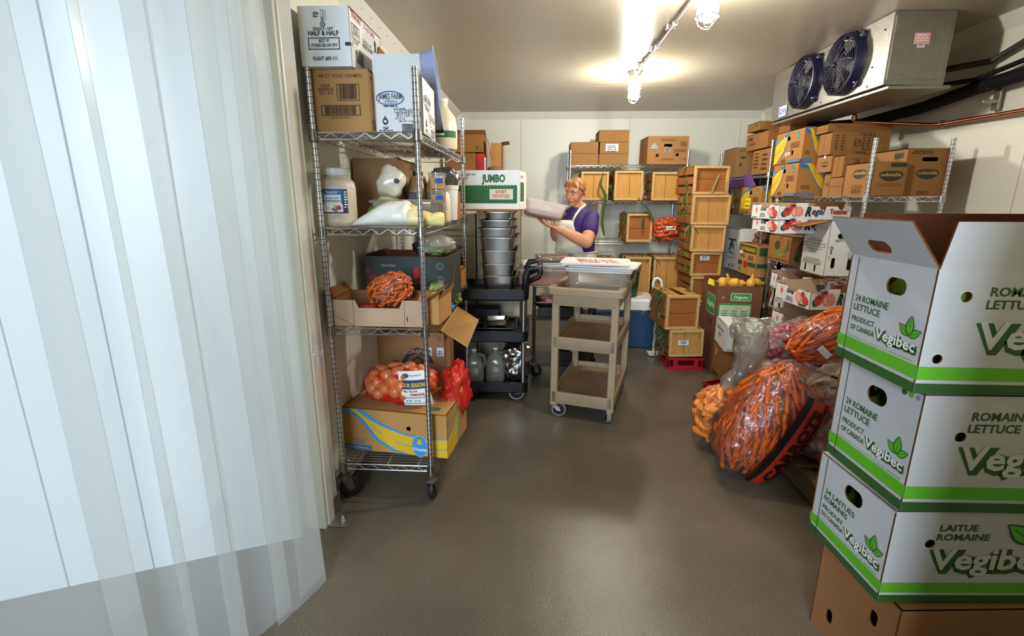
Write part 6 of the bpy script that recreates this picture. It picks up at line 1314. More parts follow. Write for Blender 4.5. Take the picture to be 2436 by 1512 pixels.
def regalF(F):
    w, h = F.w, F.h; F.ell(w*.07, h*.34, w*.045, h*.2, DKG, 14); F.ell(w*.11, h*.46, w*.055, h*.25, TOM, 22); F.ell(w*.185, h*.70, w*.05, h*.22, TOM, 22)
    for a in range(7):
        F.line([(w*.11, h*.62), (w*.11+.03*cos(a*.9), h*.62+.02*sin(a*.9))], .003, BLK); F.line([(w*.185, h*.86), (w*.185+.026*cos(a*.9), h*.86+.016*sin(a*.9))], .003, BLK)
    F.ell(w*.22, h*.46, w*.055, h*.27, TOML, 22); F.ring(w*.22, h*.46, w*.052, h*.25, .004, TOM); F.ell(w*.27, h*.50, w*.06, h*.30, TOML, 24); F.ring(w*.27, h*.50, w*.055, h*.28, .004, TOM); F.ring(w*.27, h*.50, w*.038, h*.19, .002, TOM)
    for a in range(8): F.line([(w*.27+.006*cos(a*.785), h*.5+.006*sin(a*.785)), (w*.27+w*.036*cos(a*.785), h*.5+h*.18*sin(a*.785))], .003, TOM)
    F.text('R', w*.36, h*.24, h*.60, BLK, w=w*.085, bold=.05, shear=.2); F.text('egal', w*.445, h*.33, h*.40, BLK, w=w*.17, bold=.02, shear=.25); F.text('Tomates', w*.70, h*.36, h*.33, RED, w=w*.24, bold=.05)
def cutR(w, h, tab=True):
    def notch(c, r): return [(c+r*cos(a), h*.80-r*.9*sin(a)+0) for a in (0, pi/4, pi/2, 3*pi/4, pi)]
    P = [(0, 0), (w, 0), (w, h*.80)]
    for c in (w*.86, w*.60): P += [(c+.028, h*.80)]+[(c+.022*cos(a), h*.80-.024*sin(a)) for a in (.2, pi/4, pi/2, 3*pi/4, pi-.2)]+[(c-.028, h*.80)]
    P += [(w*.40, h*.80), (w*.39, h), (w*.22, h), (w*.21, h*.80), (w*.16, h*.80)]+[(w*.12+.022*cos(a), h*.80-.024*sin(a)) for a in (.2, pi/4, pi/2, 3*pi/4, pi-.2)]+[(w*.08, h*.80), (0, h*.80)]
    return P
def cutL(w, h): return [(0, 0), (w, 0), (w, h*.86), (w*.68, h*.86), (w*.62, h*.66), (w*.42, h*.66), (w*.36, h*.86), (0, h*.86)]
def regal(name, label, c, w, d, h, rz=0, rx=0, ry=0):
    return carton('tomato_tray', label, c, w, d, h, rz, m=WHITEB, inner=KRAFTG, top='open', cut={'front': cutR(w, h), 'left': cutL(d, h), 'right': cutL(d, h)}, draw={'front': regalF, 'left': regalL}, group='white tomato-print trays', rx=rx, ry=ry)
YT = 3.42; c1 = at(1853, 523, Y=YT); c2 = at(1850, 555, Y=YT); w1 = xat(2027, 523, YT)-c1.x; d1 = .40; h1 = zat(1854, 490, YT)-c1.z; h2 = c1.z-c2.z
regal('', 'white tomato-print tray, lower of two sticking out over the aisle', (c2.x, YT, c2.z), w1, d1, h2/.83, radians(1))
regal('', 'white tomato-print tray, upper of two sticking out over the aisle', (c1.x-.005, YT, c1.z+.002), w1, d1, h1/.83, radians(2))
to = MB().sphere((0, 0, 0), (.036, .036, .03), TOM, 16).build('tomato', None, smooth=True); tme = to.data; bpy.data.objects.remove(to)
put(tme, 'tomato', (c1.x+.07, YT+.22, c1.z+.052), (0, 0, 0), 'dark red tomato showing in the notch of the upper tomato-print tray', 'tomato', None)
def drCo(F):
    w, h = F.w, F.h; F.ell(w*.42, h*.62, w*.12, h*.17, DKG, 20); F.ell(w*.42, h*.62, w*.09, h*.12, mat('teal_print', '2F4B3E', .6), 18); F.line([(w*.48, h*.8), (w*.55, h*.9), (w*.62, h*.94)], .005, BRN); F.poly([(w*.22, h*.38), (w*.78, h*.36), (w*.74, h*.22), (w*.5, h*.17), (w*.26, h*.24)], OLIVE); F.text('COCONUTS', w*.5, h*.27, h*.05, KRAFTL, w=w*.4, anchor='c'); F.rect(w*.06, h*.07, w*.88, .006, BRN); F.smalltext(w*.82, h*.8, w*.12, 5, BRN, h*.08); F.ell(w*.75, h*.47, w*.04, h*.10, MGRN, 14)
def drCn(F):
    w, h = F.w, F.h; F.poly([(w*.2, h*.2), (w*.3, h*.6), (w*.5, h*.85), (w*.8, h*.8), (w*.6, h*.65), (w*.75, h*.4), (w*.9, h*.2)], BRN)
    for k in range(5): F.line([(w*.3+.02*k, h*.25), (w*.4+.025*k, h*.7)], .004, KRAFTL)
    for k in range(6): F.ell(w*(.2+.12*k), h*.2, .018, .022, (OLIVE, DKG, BRN)[k % 3], 14)
boxL('coconut_carton', 'brown carton with a dark round fruit print and a cornucopia, under the tomato-print trays', 1877, 622, 1823, 1925, 562, 1.96, zs2+.004, m=mat('coconut_kraft', 'A06C38', .8, vary=.08), draw={'left': drCo, 'front': drCn})
# Southern Valley
A_ = at(1961, 642, Y=3.24); svh = at(1972, 527, Y=3.24).z-zs2-.004; svd = at(1903, 642, X=A_.x).y-3.24 if False else .30; svw = xat(2038, 650, 3.24)-A_.x
def drSV(F):
    w, h = F.w, F.h; F.text('PRODUCE', w*.62, h*.87, h*.035, GRY, w=w*.30); F.text('OF U.S.A.', w*.62, h*.82, h*.035, GRY, w=w*.28); F.text('GROWN & PACKED BY', w*.48, h*.665, h*.018, BLK, w=w*.42, anchor='c'); F.text('SOUTHERN VALLEY', w*.47, h*.615, h*.034, BLK, w=w*.64, anchor='c'); F.text('FRUIT & VEGETABLE, INC.', w*.5, h*.555, h*.034, BLK, w=w*.88, anchor='c')
    F.text('972 ELLENTON-NORMAN PARK ROAD', w*.5, h*.505, h*.026, BRN, w=w*.86, anchor='c'); F.text('NORMAN PARK, GA. 31771', w*.5, h*.455, h*.026, BRN, w=w*.58, anchor='c'); F.text('229-769-3676', w*.45, h*.41, h*.026, BRN, w=w*.3, anchor='c'); F.smalltext(w*.12, h*.28, w*.74, 4, GRY, h*.03)
def drTV(F):
    w, h = F.w, F.h; F.text('TASTE THE VALLEY', w*.5, h*.62, h*.05, BRN, w=w*.62, anchor='c', bold=.02, arc=.008)
    for a in range(24): F.line([(w*.78+.024*cos(a*pi/12), h*.40+.024*sin(a*pi/12)), (w*.78+.036*cos(a*pi/12), h*.40+.036*sin(a*pi/12))], .002, GRY)
    F.ring(w*.78, h*.40, .022, .022, .003, GRY); F.rect(w*.70, h*.30, w*.18, h*.025, GRY); F.ring(w*.10, h*.52, .010, .012, .004, BLK); F.rect(w*.085, h*.40, .007, h*.08, BLK); F.smalltext(w*.03, h*.36, w*.08, 3, GRY, h*.02)
carton('vegetable_carton', 'white carton printed with a grower address and its brown-lined flap bent out over the aisle', (A_.x, 3.24, zs2+.004), svw, svd, svh, 0, m=WHITEB, inner=KRAFT, top='open', draw={'left': drSV, 'front': drTV}, flaps={'left': (192, .17), 'back': (60, .15)},
       holes={'left': [pill(svd*.36, svh*.80, .055, .028), pill(svd*.22, svh*.10, .022, .05), pill(svd*.62, svh*.10, .022, .05)], 'front': [pill(svw*.40, svh*.74, .065, .035), pill(svw*.22, svh*.24, .024, .07), pill(svw*.72, svh*.22, .026, .08)]})
A_ = at(1975, 540, Y=3.60); carton('beige_carton', 'cream waxed carton with a square hole behind the one with a grower address', (A_.x+.03, 3.58, zs2+.004), .40, .30, zat(2000, 519, 3.58)-zs2, 0, m=CREAMB, holes={'front': [[(.13, .31), (.17, .31), (.17, .35), (.13, .35)]]})
tag(superell(MB(), (2.33, 3.95, zs2+.30), (.10, .16, .12), mat('dark_blue_bag', '1B1A45', .35, spec=.5, vary=.2), amp=.15).build('blue_sack', None, smooth=True), 'dark blue plastic sack at the back of the second shelf behind the tomato-print trays', 'sack')
blob('dark_bundle', (2.25, 3.85, 1.40), (.14, .25, .06), mat('dark_bundle_film', '2E2620', .35, spec=.6, vary=.3, bump=.7), 'dark film-wrapped bundle behind the upper tomato-print tray', 'bundle', amp=.2) if False else None
# near unit, third level
zs3 = ZA[1]
def drFC(F):
    w, h = F.w, F.h; F.text('Fancy Ann Classic', w*.10, h*.70, h*.06, BRN, w=w*.82, bold=.02, rot=-.02); F.smalltext(w*.72, h*.92, w*.2, 3, BRN, h*.03); F.smalltext(w*.08, h*.50, w*.18, 5, PNK, h*.03)
    for k in range(4): F.text(('Premium quality of', 'Bellevue Tomatoes', 'Packed Fresh for', 'Market')[k], w*.46, h*(.34-.05*k), h*.035, RED, w=w*(.6, .62, .5, .3)[k], anchor='c')
fh = at(1863, 636, X=1.99).z-zs3-.004; fd = .26
boxL('produce_carton', 'tall white carton with brown lettering and a handle hole on the third right shelf', 1862, 742, 1823, 1935, 636, 1.99, zs3+.004, m=WHITEB, draw={'left': drFC}, holes={'left': [pill(.10, .30, .07, .035), pill(.07, .385, .03, .04), pill(.14, .385, .03, .04), pill(.08, .04, .025, .05), pill(.20, .04, .025, .05)]})
A_ = at(1873, 742, Y=3.72)
carton('open_carton', 'open brown carton beside the tall white one on the third right shelf', (2.03, 3.58, zs3+.004), .36, .22, .30, 0, m=KRAFT, inner=KRAFT, top='open', flaps={'left': (150, .08), 'front': (40, .08), 'back': (120, .05)})
YT3 = 3.05; c3 = at(1925, 737, Y=YT3); h3 = zat(1925, 697, YT3)-c3.z; w3 = .46
regal('', 'white tomato-print tray tilted towards the aisle on the third right shelf, lower', (c3.x+.01, YT3+.05, zs3+.0), w3, .38, .13, radians(4))
regal('', 'white tomato-print tray on the third right shelf, middle one', (c3.x, YT3, c3.z+.0), w3, .40, h3/.83, radians(4), ry=radians(-1))
regal('', 'white tomato-print tray with tomatoes, top one on the third right shelf', (c3.x+.07, YT3+.43, c3.z+.02), w3-.06, .30, .125, radians(-3), rx=radians(2))
for i, q in enumerate(((.10, .10), (.17, .12), (.25, .09), (.12, .19), (.2, .2))): put(tme, 'tomato', (c3.x+.07+q[0], YT3+.43+q[1], c3.z+.02+.045), (0, 0, i), 'red tomato in the top tray on the third right shelf', 'tomato', 'tomatoes in the top tray')
for i in range(2): tag(MB().box((2.2, 3.38+.48*i, ZA[0]+.20), (.38, .42, .38), (GREENB, KRAFTD)[i]).build('dark_carton', None, bevel=.003), ('dark green carton low on the near right shelf, nearer end', 'dark brown carton low on the near right shelf, further end')[i], 'box')

# ================================================================== FLOOR RIGHT, behind
Yo = 4.08; a = at(1707, 700, Y=Yo); ob_ = xat(1812, 700, Yo)-a.x; ohh = zat(1707, 680, Yo); far = .42
ORG = mat('organics_brown', '74472A', .8, vary=.12)
def dOF(F):
    w, h = F.w, F.h; F.rrect(w*.30, h*.84, w*.46, h*.085, .012, WHT); F.rrect(w*.31, h*.845, w*.44, h*.075, .011, MGRN); F.text('Organics', w*.53, h*.865, h*.035, WHT, w=w*.32, anchor='c', bold=.02); F.ell(w*.13, h*.875, .012, .014, OLIVE, 14)
    F.rect(w*.05, h*.54, w*.74, h*.27, MGRN); F.rect(w*.08, h*.60, w*.68, h*.19, mat('pale_green_print', 'C2CDB0', .6)); F.text('12 ct', w*.16, h*.755, h*.022, MGRN, w=w*.14); F.text('24 ct', w*.42, h*.75, h*.022, MGRN, w=w*.14)
    for c_ in range(3): F.smalltext(w*(.12+.22*c_), h*.72, w*.15, 4, MGRN, h*.025, c_)
carton('organics_bin', 'tall open brown carton with green Organics labels, holding yellow squash', (a.x, Yo, 0), ob_, far, ohh, radians(-3), m=ORG, inner=BROWNB, top='open', flaps={'back': (80, .03), 'left': (100, .03)}, draw={'front': dOF, 'left': lambda F: (F.rrect(F.w*.34, F.h*.66, F.w*.58, F.h*.22, .02, WHT), F.rrect(F.w*.35, F.h*.665, F.w*.56, F.h*.21, .02, MGRN), F.text('Organics', F.w*.40, F.h*.74, F.h*.07, WHT, w=F.w*.46, bold=.02), F.smalltext(F.w*.5, F.h*.6, F.w*.35, 3, BRN, .02))})
SQ = mat('squash_yellow', 'D9A53A', .45, vary=.25, vscale=14)
sq = MB().lathe([(.006, -.055), (.03, -.045), (.042, -.015), (.038, .012), (.02, .035), (.012, .06), (.010, .085), (.004, .088)], (0, 0, 0), SQ, 14).build('squash', None, smooth=True); sqm = sq.data; bpy.data.objects.remove(sq)
core = superell(MB(), (a.x+ob_/2, Yo+far/2, ohh-.16), (ob_/2-.02, far/2-.02, .12), SQ, p=5, amp=.1).build('squash_pile', None, smooth=True); tag(core, 'yellow squash filling the organics carton below its rim', 'squash', None, 'stuff')
for i, (px_, py_, r1) in enumerate(((1763, 672, 1.3), (1787, 673, 0), (1800, 676, 2.0), (1745, 668, .8), (1718, 664, .2), (1733, 675, 2.6))):
    p = at(px_, py_, Y=Yo+.14+.04*(i % 3)); put(sqm, 'squash', (p.x, p.y, ohh-.005+.01*(i % 2)), (r1, .7*i, i), 'yellow squash '+('near the middle of the carton rim', 'round and high at the right', 'at the right corner', 'left of the middle', 'standing neck up near the left', 'tucked low behind the front edge')[i]+' of the organics carton', 'squash', 'yellow squash in the organics carton')
pt = at(1696, 668, Y=Yo+.12); tag(MB().box((pt.x, Yo+.12, ohh+.01), (.085, .004, .05), YTAG, Euler((-.3, .35, .1)).to_matrix()).build('yellow_card', None), 'yellow printed card lying in the organics carton', 'card')
# good food box and the carton below
Yg = 3.56; g = at(1728, 835, Y=Yg); gz = zat(1728, 775, Yg); gw = .30
carton('kraft_carton', 'brown carton with a small white tag under the white food box', (g.x-.01, Yg+.02, .135), .30, .30, g.z-.135-.004, radians(-6), m=KRAFT, draw={'left': lambda F: (F.rect(F.w*.3, F.h*.6, .02, .05, WHT), F.line([(F.w*.5, 0), (F.w*.5, F.h*.5)], .002, BRN))})
carton('food_box_carton', 'white lidded food box carton with black arrow print on its lid', (g.x-.02, Yg, g.z), gw, .34, gz-g.z, radians(-8), m=WHITEB, inner=KRAFTG, draw={'front': lambda F: (F.frame(F.w*.03, F.h*.06, F.w*.94, F.h*.86, .003, DKG), F.rect(F.w*.2, F.h*.25, F.w*.4, F.h*.4, GRN), F.text('GOOD FOOD', F.w*.22, F.h*.72, .015, BLK, w=F.w*.4)),
       'left': lambda F: (F.text('GOOD FOOD', F.w*.5, F.h*.62, .026, BLK, w=F.w*.62, anchor='c', bold=.01), F.text('BOX', F.w*.5, F.h*.38, .026, BLK, w=F.w*.25, anchor='c', bold=.01)), 'top': lambda F: (F.rect(F.w*.28, F.h*.30, F.w*.42, .008, DKG), F.rect(F.w*.66, F.h*.30, .008, F.h*.32, DKG), F.text('THIS SIDE UP', F.w*.3, F.h*.55, .018, BLK, w=F.w*.36), F.text('WITH PERISHABLE', F.w*.4, F.h*.12, .016, BLK, w=F.w*.4))})
milk_crate('red_crate', 'red plastic crate on the floor under the brown tagged carton', (1.52, 3.60, 0), .32, .32, .13, radians(-12))
milk_crate('red_crate', 'red plastic crate on the floor between the front corn crates and the organics carton', (1.545, 3.98, 0) if False else (1.53, 3.985, 0), .14, .08, .13, radians(-12)) if False else None
milk_crate('red_crate', 'long red plastic crate tilted on the floor nearest the translucent carrot bag', (1.415, 3.25, 0), .32, .30, .13, radians(24))

# ================================================================== BAGS OF PRODUCE
PALW = mat('pallet_wood', '6B5334', .8, vary=.3, vscale=8, bump=.3)
t = thing('pallet', 'worn wooden pallet on the floor under the radish bags', 'pallet', (1.38, 2.15, 0))
for k in range(6): MB().box((.45, .07+.17*k, .125), (.90, .10, .018), PALW).build('deck_board', t, bevel=.002)
for k in range(3): MB().box((.04+.41*k, .49, .062), (.06, .98, .105), PALW).build('stringer', t, bevel=.002)
def bag_film(name, path, m, par=None, seed=0, amp=.25, n=26, label=None, cat=None):
    """crumpled open film neck through (point, rx, ry) stations"""
    rings = []; sv = Vector((seed*2.1, 0, seed))
    P = []
    for i in range(len(path)-1):
        for k in range(4):
            s = k/4; a_, b_ = path[i], path[i+1]; P.append((Vector(a_[0]).lerp(Vector(b_[0]), s), a_[1]+(b_[1]-a_[1])*s, a_[2]+(b_[2]-a_[2])*s))
    P.append((Vector(path[-1][0]), path[-1][1], path[-1][2]))
    for i, (c, rx, ry) in enumerate(P):
        ring = []
        for k in range(n):
            t_ = 2*pi*k/n; d = Vector((cos(t_), sin(t_), 0)); kk = 1+amp*noise.turbulence(Vector((cos(t_)*1.6, sin(t_)*1.6, i*.22))+sv, 3, False)*2-amp+.06*sin(t_*7+i*.3)
            ring.append(c+Vector((d.x*rx*kk, d.y*ry*kk, .02*sin(t_*3+i))))
        rings.append(ring)
    b = MB(); b.loft(rings, m, False); o = b.build(name, par, smooth=True)
    if label: tag(o, label, cat)
    return o
c1_ = at(1812, 1015, Y=2.42); c1_ = Vector((c1_.x, 2.42, .355))
M1 = Euler((0, radians(27), 0)).to_matrix()
def band1(t):
    c = Vector(c1_); up = M1 @ Vector((0, 0, 1)); rt = M1 @ Vector((1, 0, 0)); BR_ = mat('black_red_film', 'A3261A', .25, spec=.6, vary=.35, vscale=14); 
    def fn(u, v):
        t_ = radians(-88+42*u); e = 2/2.9; q = Vector((.212*math.copysign(abs(cos(t_))**e, cos(t_)), .181*math.copysign(abs(sin(t_))**e, sin(t_)), -.30+.53*v)); k = (1-abs(q.z/.37)**2.9)**(1/2.9) if abs(q.z) < .37 else 0
        return M1 @ Vector((q.x*k*1.01, q.y*k*1.01, q.z))
    sheet('printed_band', None, 6, 14, fn, BR_, t)
    b = MB(); F = Face(b, lambda u, v, z: tuple(fn(1-v, u)*(1.012+z)), 1, 1); RF = mat('black_film_print', '140E0D', .3, vary=.1)
    n_ = 12
    for i in range(n_): F.k = 0; F.rect(.0+1.0*i/n_, .0, 1.0/n_, .14, RF); F.rect(.0+1.0*i/n_, .84, 1.0/n_, .16, RF)
    F.text('CARROTS', .08, .26, .46, RF, w=.84, bold=.05); b.build('printing', t)
carrot_bag('large leaning film bag of slim carrots with a black and red printed band', c1_, (.20, .17, .35), M1, 170, 31, L=.15, cr=.0115, grp='carrots in the big leaning bag', clabel='slim orange carrot in the big leaning bag', axis=(-.55, -.2, 1), jit=.30, bandfn=band1, amp=.10)
bag_film('gathered_film', [(at(1890, 920, Y=2.38), .10, .07), (at(1925, 900, Y=2.34), .07, .05), (at(1960, 905, Y=2.30), .085, .06), (at(2003, 885, Y=2.28), .11, .09), (at(2010, 870, Y=2.28), .10, .08)], TANF, seed=3, label='gathered tan film neck of the big leaning carrot bag', cat='film', amp=.35)
tag(MB().box(at(1985, 897, Y=2.17), (.035, .004, .012), BLACKP, Euler((0, .4, 0)).to_matrix()).build('bag_clip', None, bevel=.002), 'small black clip on the gathered tan film', 'clip')
c2_ = at(1722, 1015, Y=2.78); c2_ = Vector((c2_.x, 2.78, .20))
carrot_bag('film bag of thick pale carrots with a tall open neck, left of the pile', c2_, (.19, .17, .19), Euler((0, .2, 0)).to_matrix(), 62, 33, L=.12, cr=.024, cm=CARROT2, grp='thick carrots in the standing bag', clabel='thick pale orange carrot in the standing bag', axis=(.7, 0, .5), jit=.8, amp=.12)
NECK = film('clear_neck_film', tint=(.95, .94, .90), haze=.26, gloss=.42, bump=1.0, bscale=9, hazecol=(.85, .82, .72))
bag_film('bag_neck', [(at(1725, 985, Y=2.76), .16, .12), (at(1758, 925, Y=2.74), .12, .09), (at(1790, 860, Y=2.72), .10, .075), (at(1790, 810, Y=2.70), .115, .08), (at(1785, 775, Y=2.68), .13, .09), (at(1792, 762, Y=2.68), .12, .085)], NECK, bpy.data.objects.get('none'), seed=8, amp=.32, n=34, label='tall crumpled clear film neck of the standing carrot bag', cat='film')
def radish_bag(label, c, r, M, n, seed, grp, rl, sz=.017, fm=None):
    t = thing('radish_bag', label, 'bag', c, 0, 'film bags of radishes')
    superell(MB(), (0, 0, 0), (r[0]*1.04, r[1]*1.04, r[2]*1.04), fm or film('radish_film', tint=(.95, .90, .88), haze=.22, gloss=.38, bump=1.0, bscale=18, hazecol=(.85, .66, .62)), p=2.7, amp=.14, fr=3, seed=seed, nu=44, nv=30, M=M).build('film', t, smooth=True)
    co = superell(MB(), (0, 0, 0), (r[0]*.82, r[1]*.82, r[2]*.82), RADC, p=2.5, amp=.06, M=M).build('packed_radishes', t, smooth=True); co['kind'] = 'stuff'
    if 'rad' not in _CM:
        b = MB(); b.lathe([(.001, -1.5), (.15, -1.0), (.62, -.75), (1, -.1), (.95, .35), (.55, .85), (.15, .98)], (0, 0, 0), RADISH, 10); o = b.build('radish', None, smooth=True); _CM['rad'] = o.data; bpy.data.objects.remove(o)
    rnd = random.Random(seed)
    for p, nr in shell_pack(c, r, M, n, seed, inner=.87): put(_CM['rad'], 'radish', p, (nr+Vector((rnd.uniform(-1, 1), rnd.uniform(-1, 1), rnd.uniform(-1, 1)))).to_track_quat('Z', 'Y').to_euler(), rl, 'radish', grp, sz*rnd.uniform(.8, 1.15))
    return t
ca = at(1925, 795, Y=2.98); radish_bag('film bag of radishes at the top of the pile, below the tomato-print trays', (1.69, 2.98, .60), (.26, .20, .16), Euler((0, -.25, 0)).to_matrix(), 90, 41, 'radishes in the top bag', 'red radish in the top bag of the pile')
cb = at(1905, 885, Y=2.66); radish_bag('film bag of radishes in the middle of the pile behind the gathered tan film', (1.47, 2.70, .42), (.20, .16, .15), Euler((0, -.1, 0)).to_matrix(), 70, 42, 'radishes in the middle bag', 'red radish in the middle bag of the pile')
radish_bag('film bag of dark radishes low on the pallet beside the lettuce cartons', (1.56, 2.40, .315), (.18, .20, .19), Euler((0, .35, 0)).to_matrix(), 80, 43, 'radishes in the low bag', 'dark radish in the low bag on the pallet')
blob('dark_sack', (1.95, 2.95, .30), (.28, .25, .17), mat('dark_filled_sack', '3A1A22', .35, spec=.5, vary=.4, bump=.6, bscale=30), 'dark red filled sack on the pallet under the top radish bag', 'sack', amp=.12)
c3_ = at(1962, 792, Y=2.46)
carrot_bag('film bag of bright orange carrots on top of the pile by the lettuce cartons', (c3_.x+.05, 2.46, c3_.z), (.22, .13, .115), Euler((0, radians(-27), 0)).to_matrix(), 80, 35, L=.17, cr=.011, grp='carrots in the bag on top of the pile', clabel='slim carrot in the bag on top of the pile', axis=(1, 0, .1), jit=.22, amp=.10, filmm=film('orange_tint_film', tint=(1, .80, .62), haze=.08, gloss=.35, bump=.8, bscale=14))
tag(MB().box(at(1962, 838, Y=2.31), (.07, .003, .032), LBL, Euler((0, .75, 0)).to_matrix()).build('paper_label', None), 'white paper label on the carrot bag on top of the pile', 'label')
tag(MB().box((1.78, 2.46, .53), (.28, .22, .10), KRAFTD).build('flat_carton', None, bevel=.003), 'dark flat carton wedged under the top carrot bag', 'box')

# ================================================================== LETTUCE CARTONS
LETW = mat('lettuce_board', 'C4C3C2', .6, spec=.3, vary=.05, bump=.2, bscale=14)
LG = mat('lettuce_print_green', '2F5A22', .6, vary=.05)
def leaf(F, u, v, L, Wd, ang, m, edge=LG):
    def pts(L, Wd): 
        P = []
        for s, sg in ((0, 1),) : pass
        for i in range(9): s = i/8; P.append((L*s, Wd*sin(pi*s**.8)*.5))
        for i in range(7, 0, -1): s = i/8; P.append((L*s, -Wd*sin(pi*s**.8)*.5))
        return [(u+x*cos(ang)-y*sin(ang), v+x*sin(ang)+y*cos(ang)) for x, y in P]
    F.poly(pts(L, Wd), edge); q = pts(L*.86, Wd*.74); dx, dy = cos(ang)*L*.07, sin(ang)*L*.07; F.poly([(x+dx, y+dy) for x, y in q], m)
    F.line([(u+cos(ang)*L*.12, v+sin(ang)*L*.12), (u+cos(ang)*L*.75, v+sin(ang)*L*.75)], L*.03, edge)
def veg(F, u, v, w, inv=False):
    h = w*.22
    F.text('Vegibec', u-w*.012, v-h*.05, h*1.06, LG, w=w*1.04, bold=.13); F.text('Vegibec', u+w*.014, v+h*.02, h*.92, WHT if not inv else mat('board_tone', 'D2D1CE', .6), w=w*.975, bold=.025)
    for a, l in ((pi*.80, .30), (pi*.16, .30), (pi*.49, .36)): leaf(F, u+w*.80, v+h*1.1, w*l, w*l*.52, a, LIME)
def lett_left(kind):
    def f(F):
        w, h = F.w, F.h
        F.rect(0, h*.0, w, h*.085, LG); F.rect(0, h*.115, w, h*.11, LIME); F.rect(w*.115, 0, .0025, h*.985, BLK)
        if kind == 'en': tx = ('24 ROMAINE', 'LETTUCE', 'PRODUCT', 'OF CANADA')
        else: tx = ('24 LAITUES', 'ROMAINES', 'PRODUIT', 'DU CANADA')
        for k, (s, v, hh, ww) in enumerate(zip(tx, (.585, .50, .395, .31), (.062, .062, .050, .050), (.42, .34, .30, .32))): F.text(s, w*.16, h*v, h*hh, LG, w=w*ww, bold=.015)
        veg(F, w*.48, h*.315, w*.46)
        F.text('Les Jardins Vegibec Inc, 171 rang Ste-Sophie, Oka, Qc  J0N 1E0   (450) 496-0566', w*.14, h*.24, h*.020, LIME, w=w*.80)
        F.ell(w*.5, h*.86, .001, .001, WHT)
    return f
def lett_front(kind):
    def f(F):
        w, h = F.w, F.h
        F.rect(0, 0, w, h*.085, LG); F.rect(0, h*.115, w, h*.11, LIME)
        F.text('ROMAINE' if kind == 'en' else 'LAITUE', w*.205, h*.80, h*.072, LG, w=w*(.235 if kind == 'en' else .17), bold=.02); F.text('LETTUCE' if kind == 'en' else 'ROMAINE', w*.20, h*.70, h*.072, LG, w=w*(.21 if kind == 'en' else .235), bold=.02)
        veg(F, w*.185, h*.38, w*.56, True)
    return f
levels = [(1.012, 1.326, .948, 1.175, 0), (.672, 1.006, .985, 1.18, radians(1.5)), (.372, .667, .982, 1.185, radians(3))]
LWd, LDp = .62, .325
lb = ('top open romaine lettuce carton of the stack, with its flaps raised', 'closed white romaine lettuce carton in the middle of the stack printed 24 ROMAINE LETTUCE', 'white romaine lettuce carton third from the top, printed 24 LAITUES ROMAINES in French')
for k, (z0, z1, X0, Y0, rz) in enumerate(levels):
    h = z1-z0-.002; kd = 'en' if k < 2 else 'fr'
    hl = {'left': [pill(LDp*.62, h*.80, .075, .044, 6)], 'front': [pill(.075, h*.79, .026, .026, 6), pill(.04, h*.29, .024, .024, 6)]} if k == 0 else {'left': [pill(LDp*.52, h*.80, .08, .05, 6)], 'front': [pill(.11, h*.66, .028, .026, 6)]}
    o = carton('lettuce_carton', lb[k], (X0, Y0, z0), LWd, LDp, h, rz, m=LETW, inner=BROWNB, group='white romaine lettuce cartons', top='open' if k == 0 else 'closed', holes={**hl, **({'left_flap': [pill(LDp*.46, .045, .085, .04, 6)]} if k == 0 else {})},
               flaps={'left': (126, .135), 'front': (99, .112), 'back': (84, .122), 'right': (100, .10)} if k == 0 else {}, draw={'left': lett_left(kd), 'front': lett_front(kd)})
    M_ = Matrix.Rotation(rz, 4, 'Z'); M_.translation = (X0, Y0, z0)
    q = superell(MB(), (LWd/2, LDp/2, h*.47), (LWd/2-.02, LDp/2-.02, h*.42), LEAF, p=5, amp=.12, fr=5, seed=k).build('lettuce_heads', None, smooth=True, M=M_); tag(q, 'packed romaine lettuce seen through the holes of the '+('top', 'middle', 'third')[k]+' lettuce carton', 'lettuce', None, 'stuff')
    if k < 2:
        bdots = MB(); F = Face(bdots, lambda u, v, z: (-z, LDp-u, v), LDp, h)
        if k == 1: F.ell(LDp*.80, h*.955, .009, .009, LG, 14); F.ell(LDp*.87, h*.955, .009, .009, LIME, 14); F.ell(LDp*.94, h*.955, .007, .007, GRY, 14); bdots.build('dots', o)
tag(MB().box((1.22, 1.33, 1.008), (.24, .2, .004), mat('loose_board', 'C9C5BC', .6)).build('loose_flap', None), 'loose white cardboard flap pinched between the top two lettuce cartons', 'cardboard')
carton('base_carton', 'brown carton on the floor at the bottom of the lettuce stack', (1.035, 1.16, 0), .60, .33, .368, radians(4), m=mat('base_kraft', '9A6A3C', .8, vary=.1), holes={'left': [pill(.25, .26, .03, .05), pill(.08, .10, .03, .05)]})

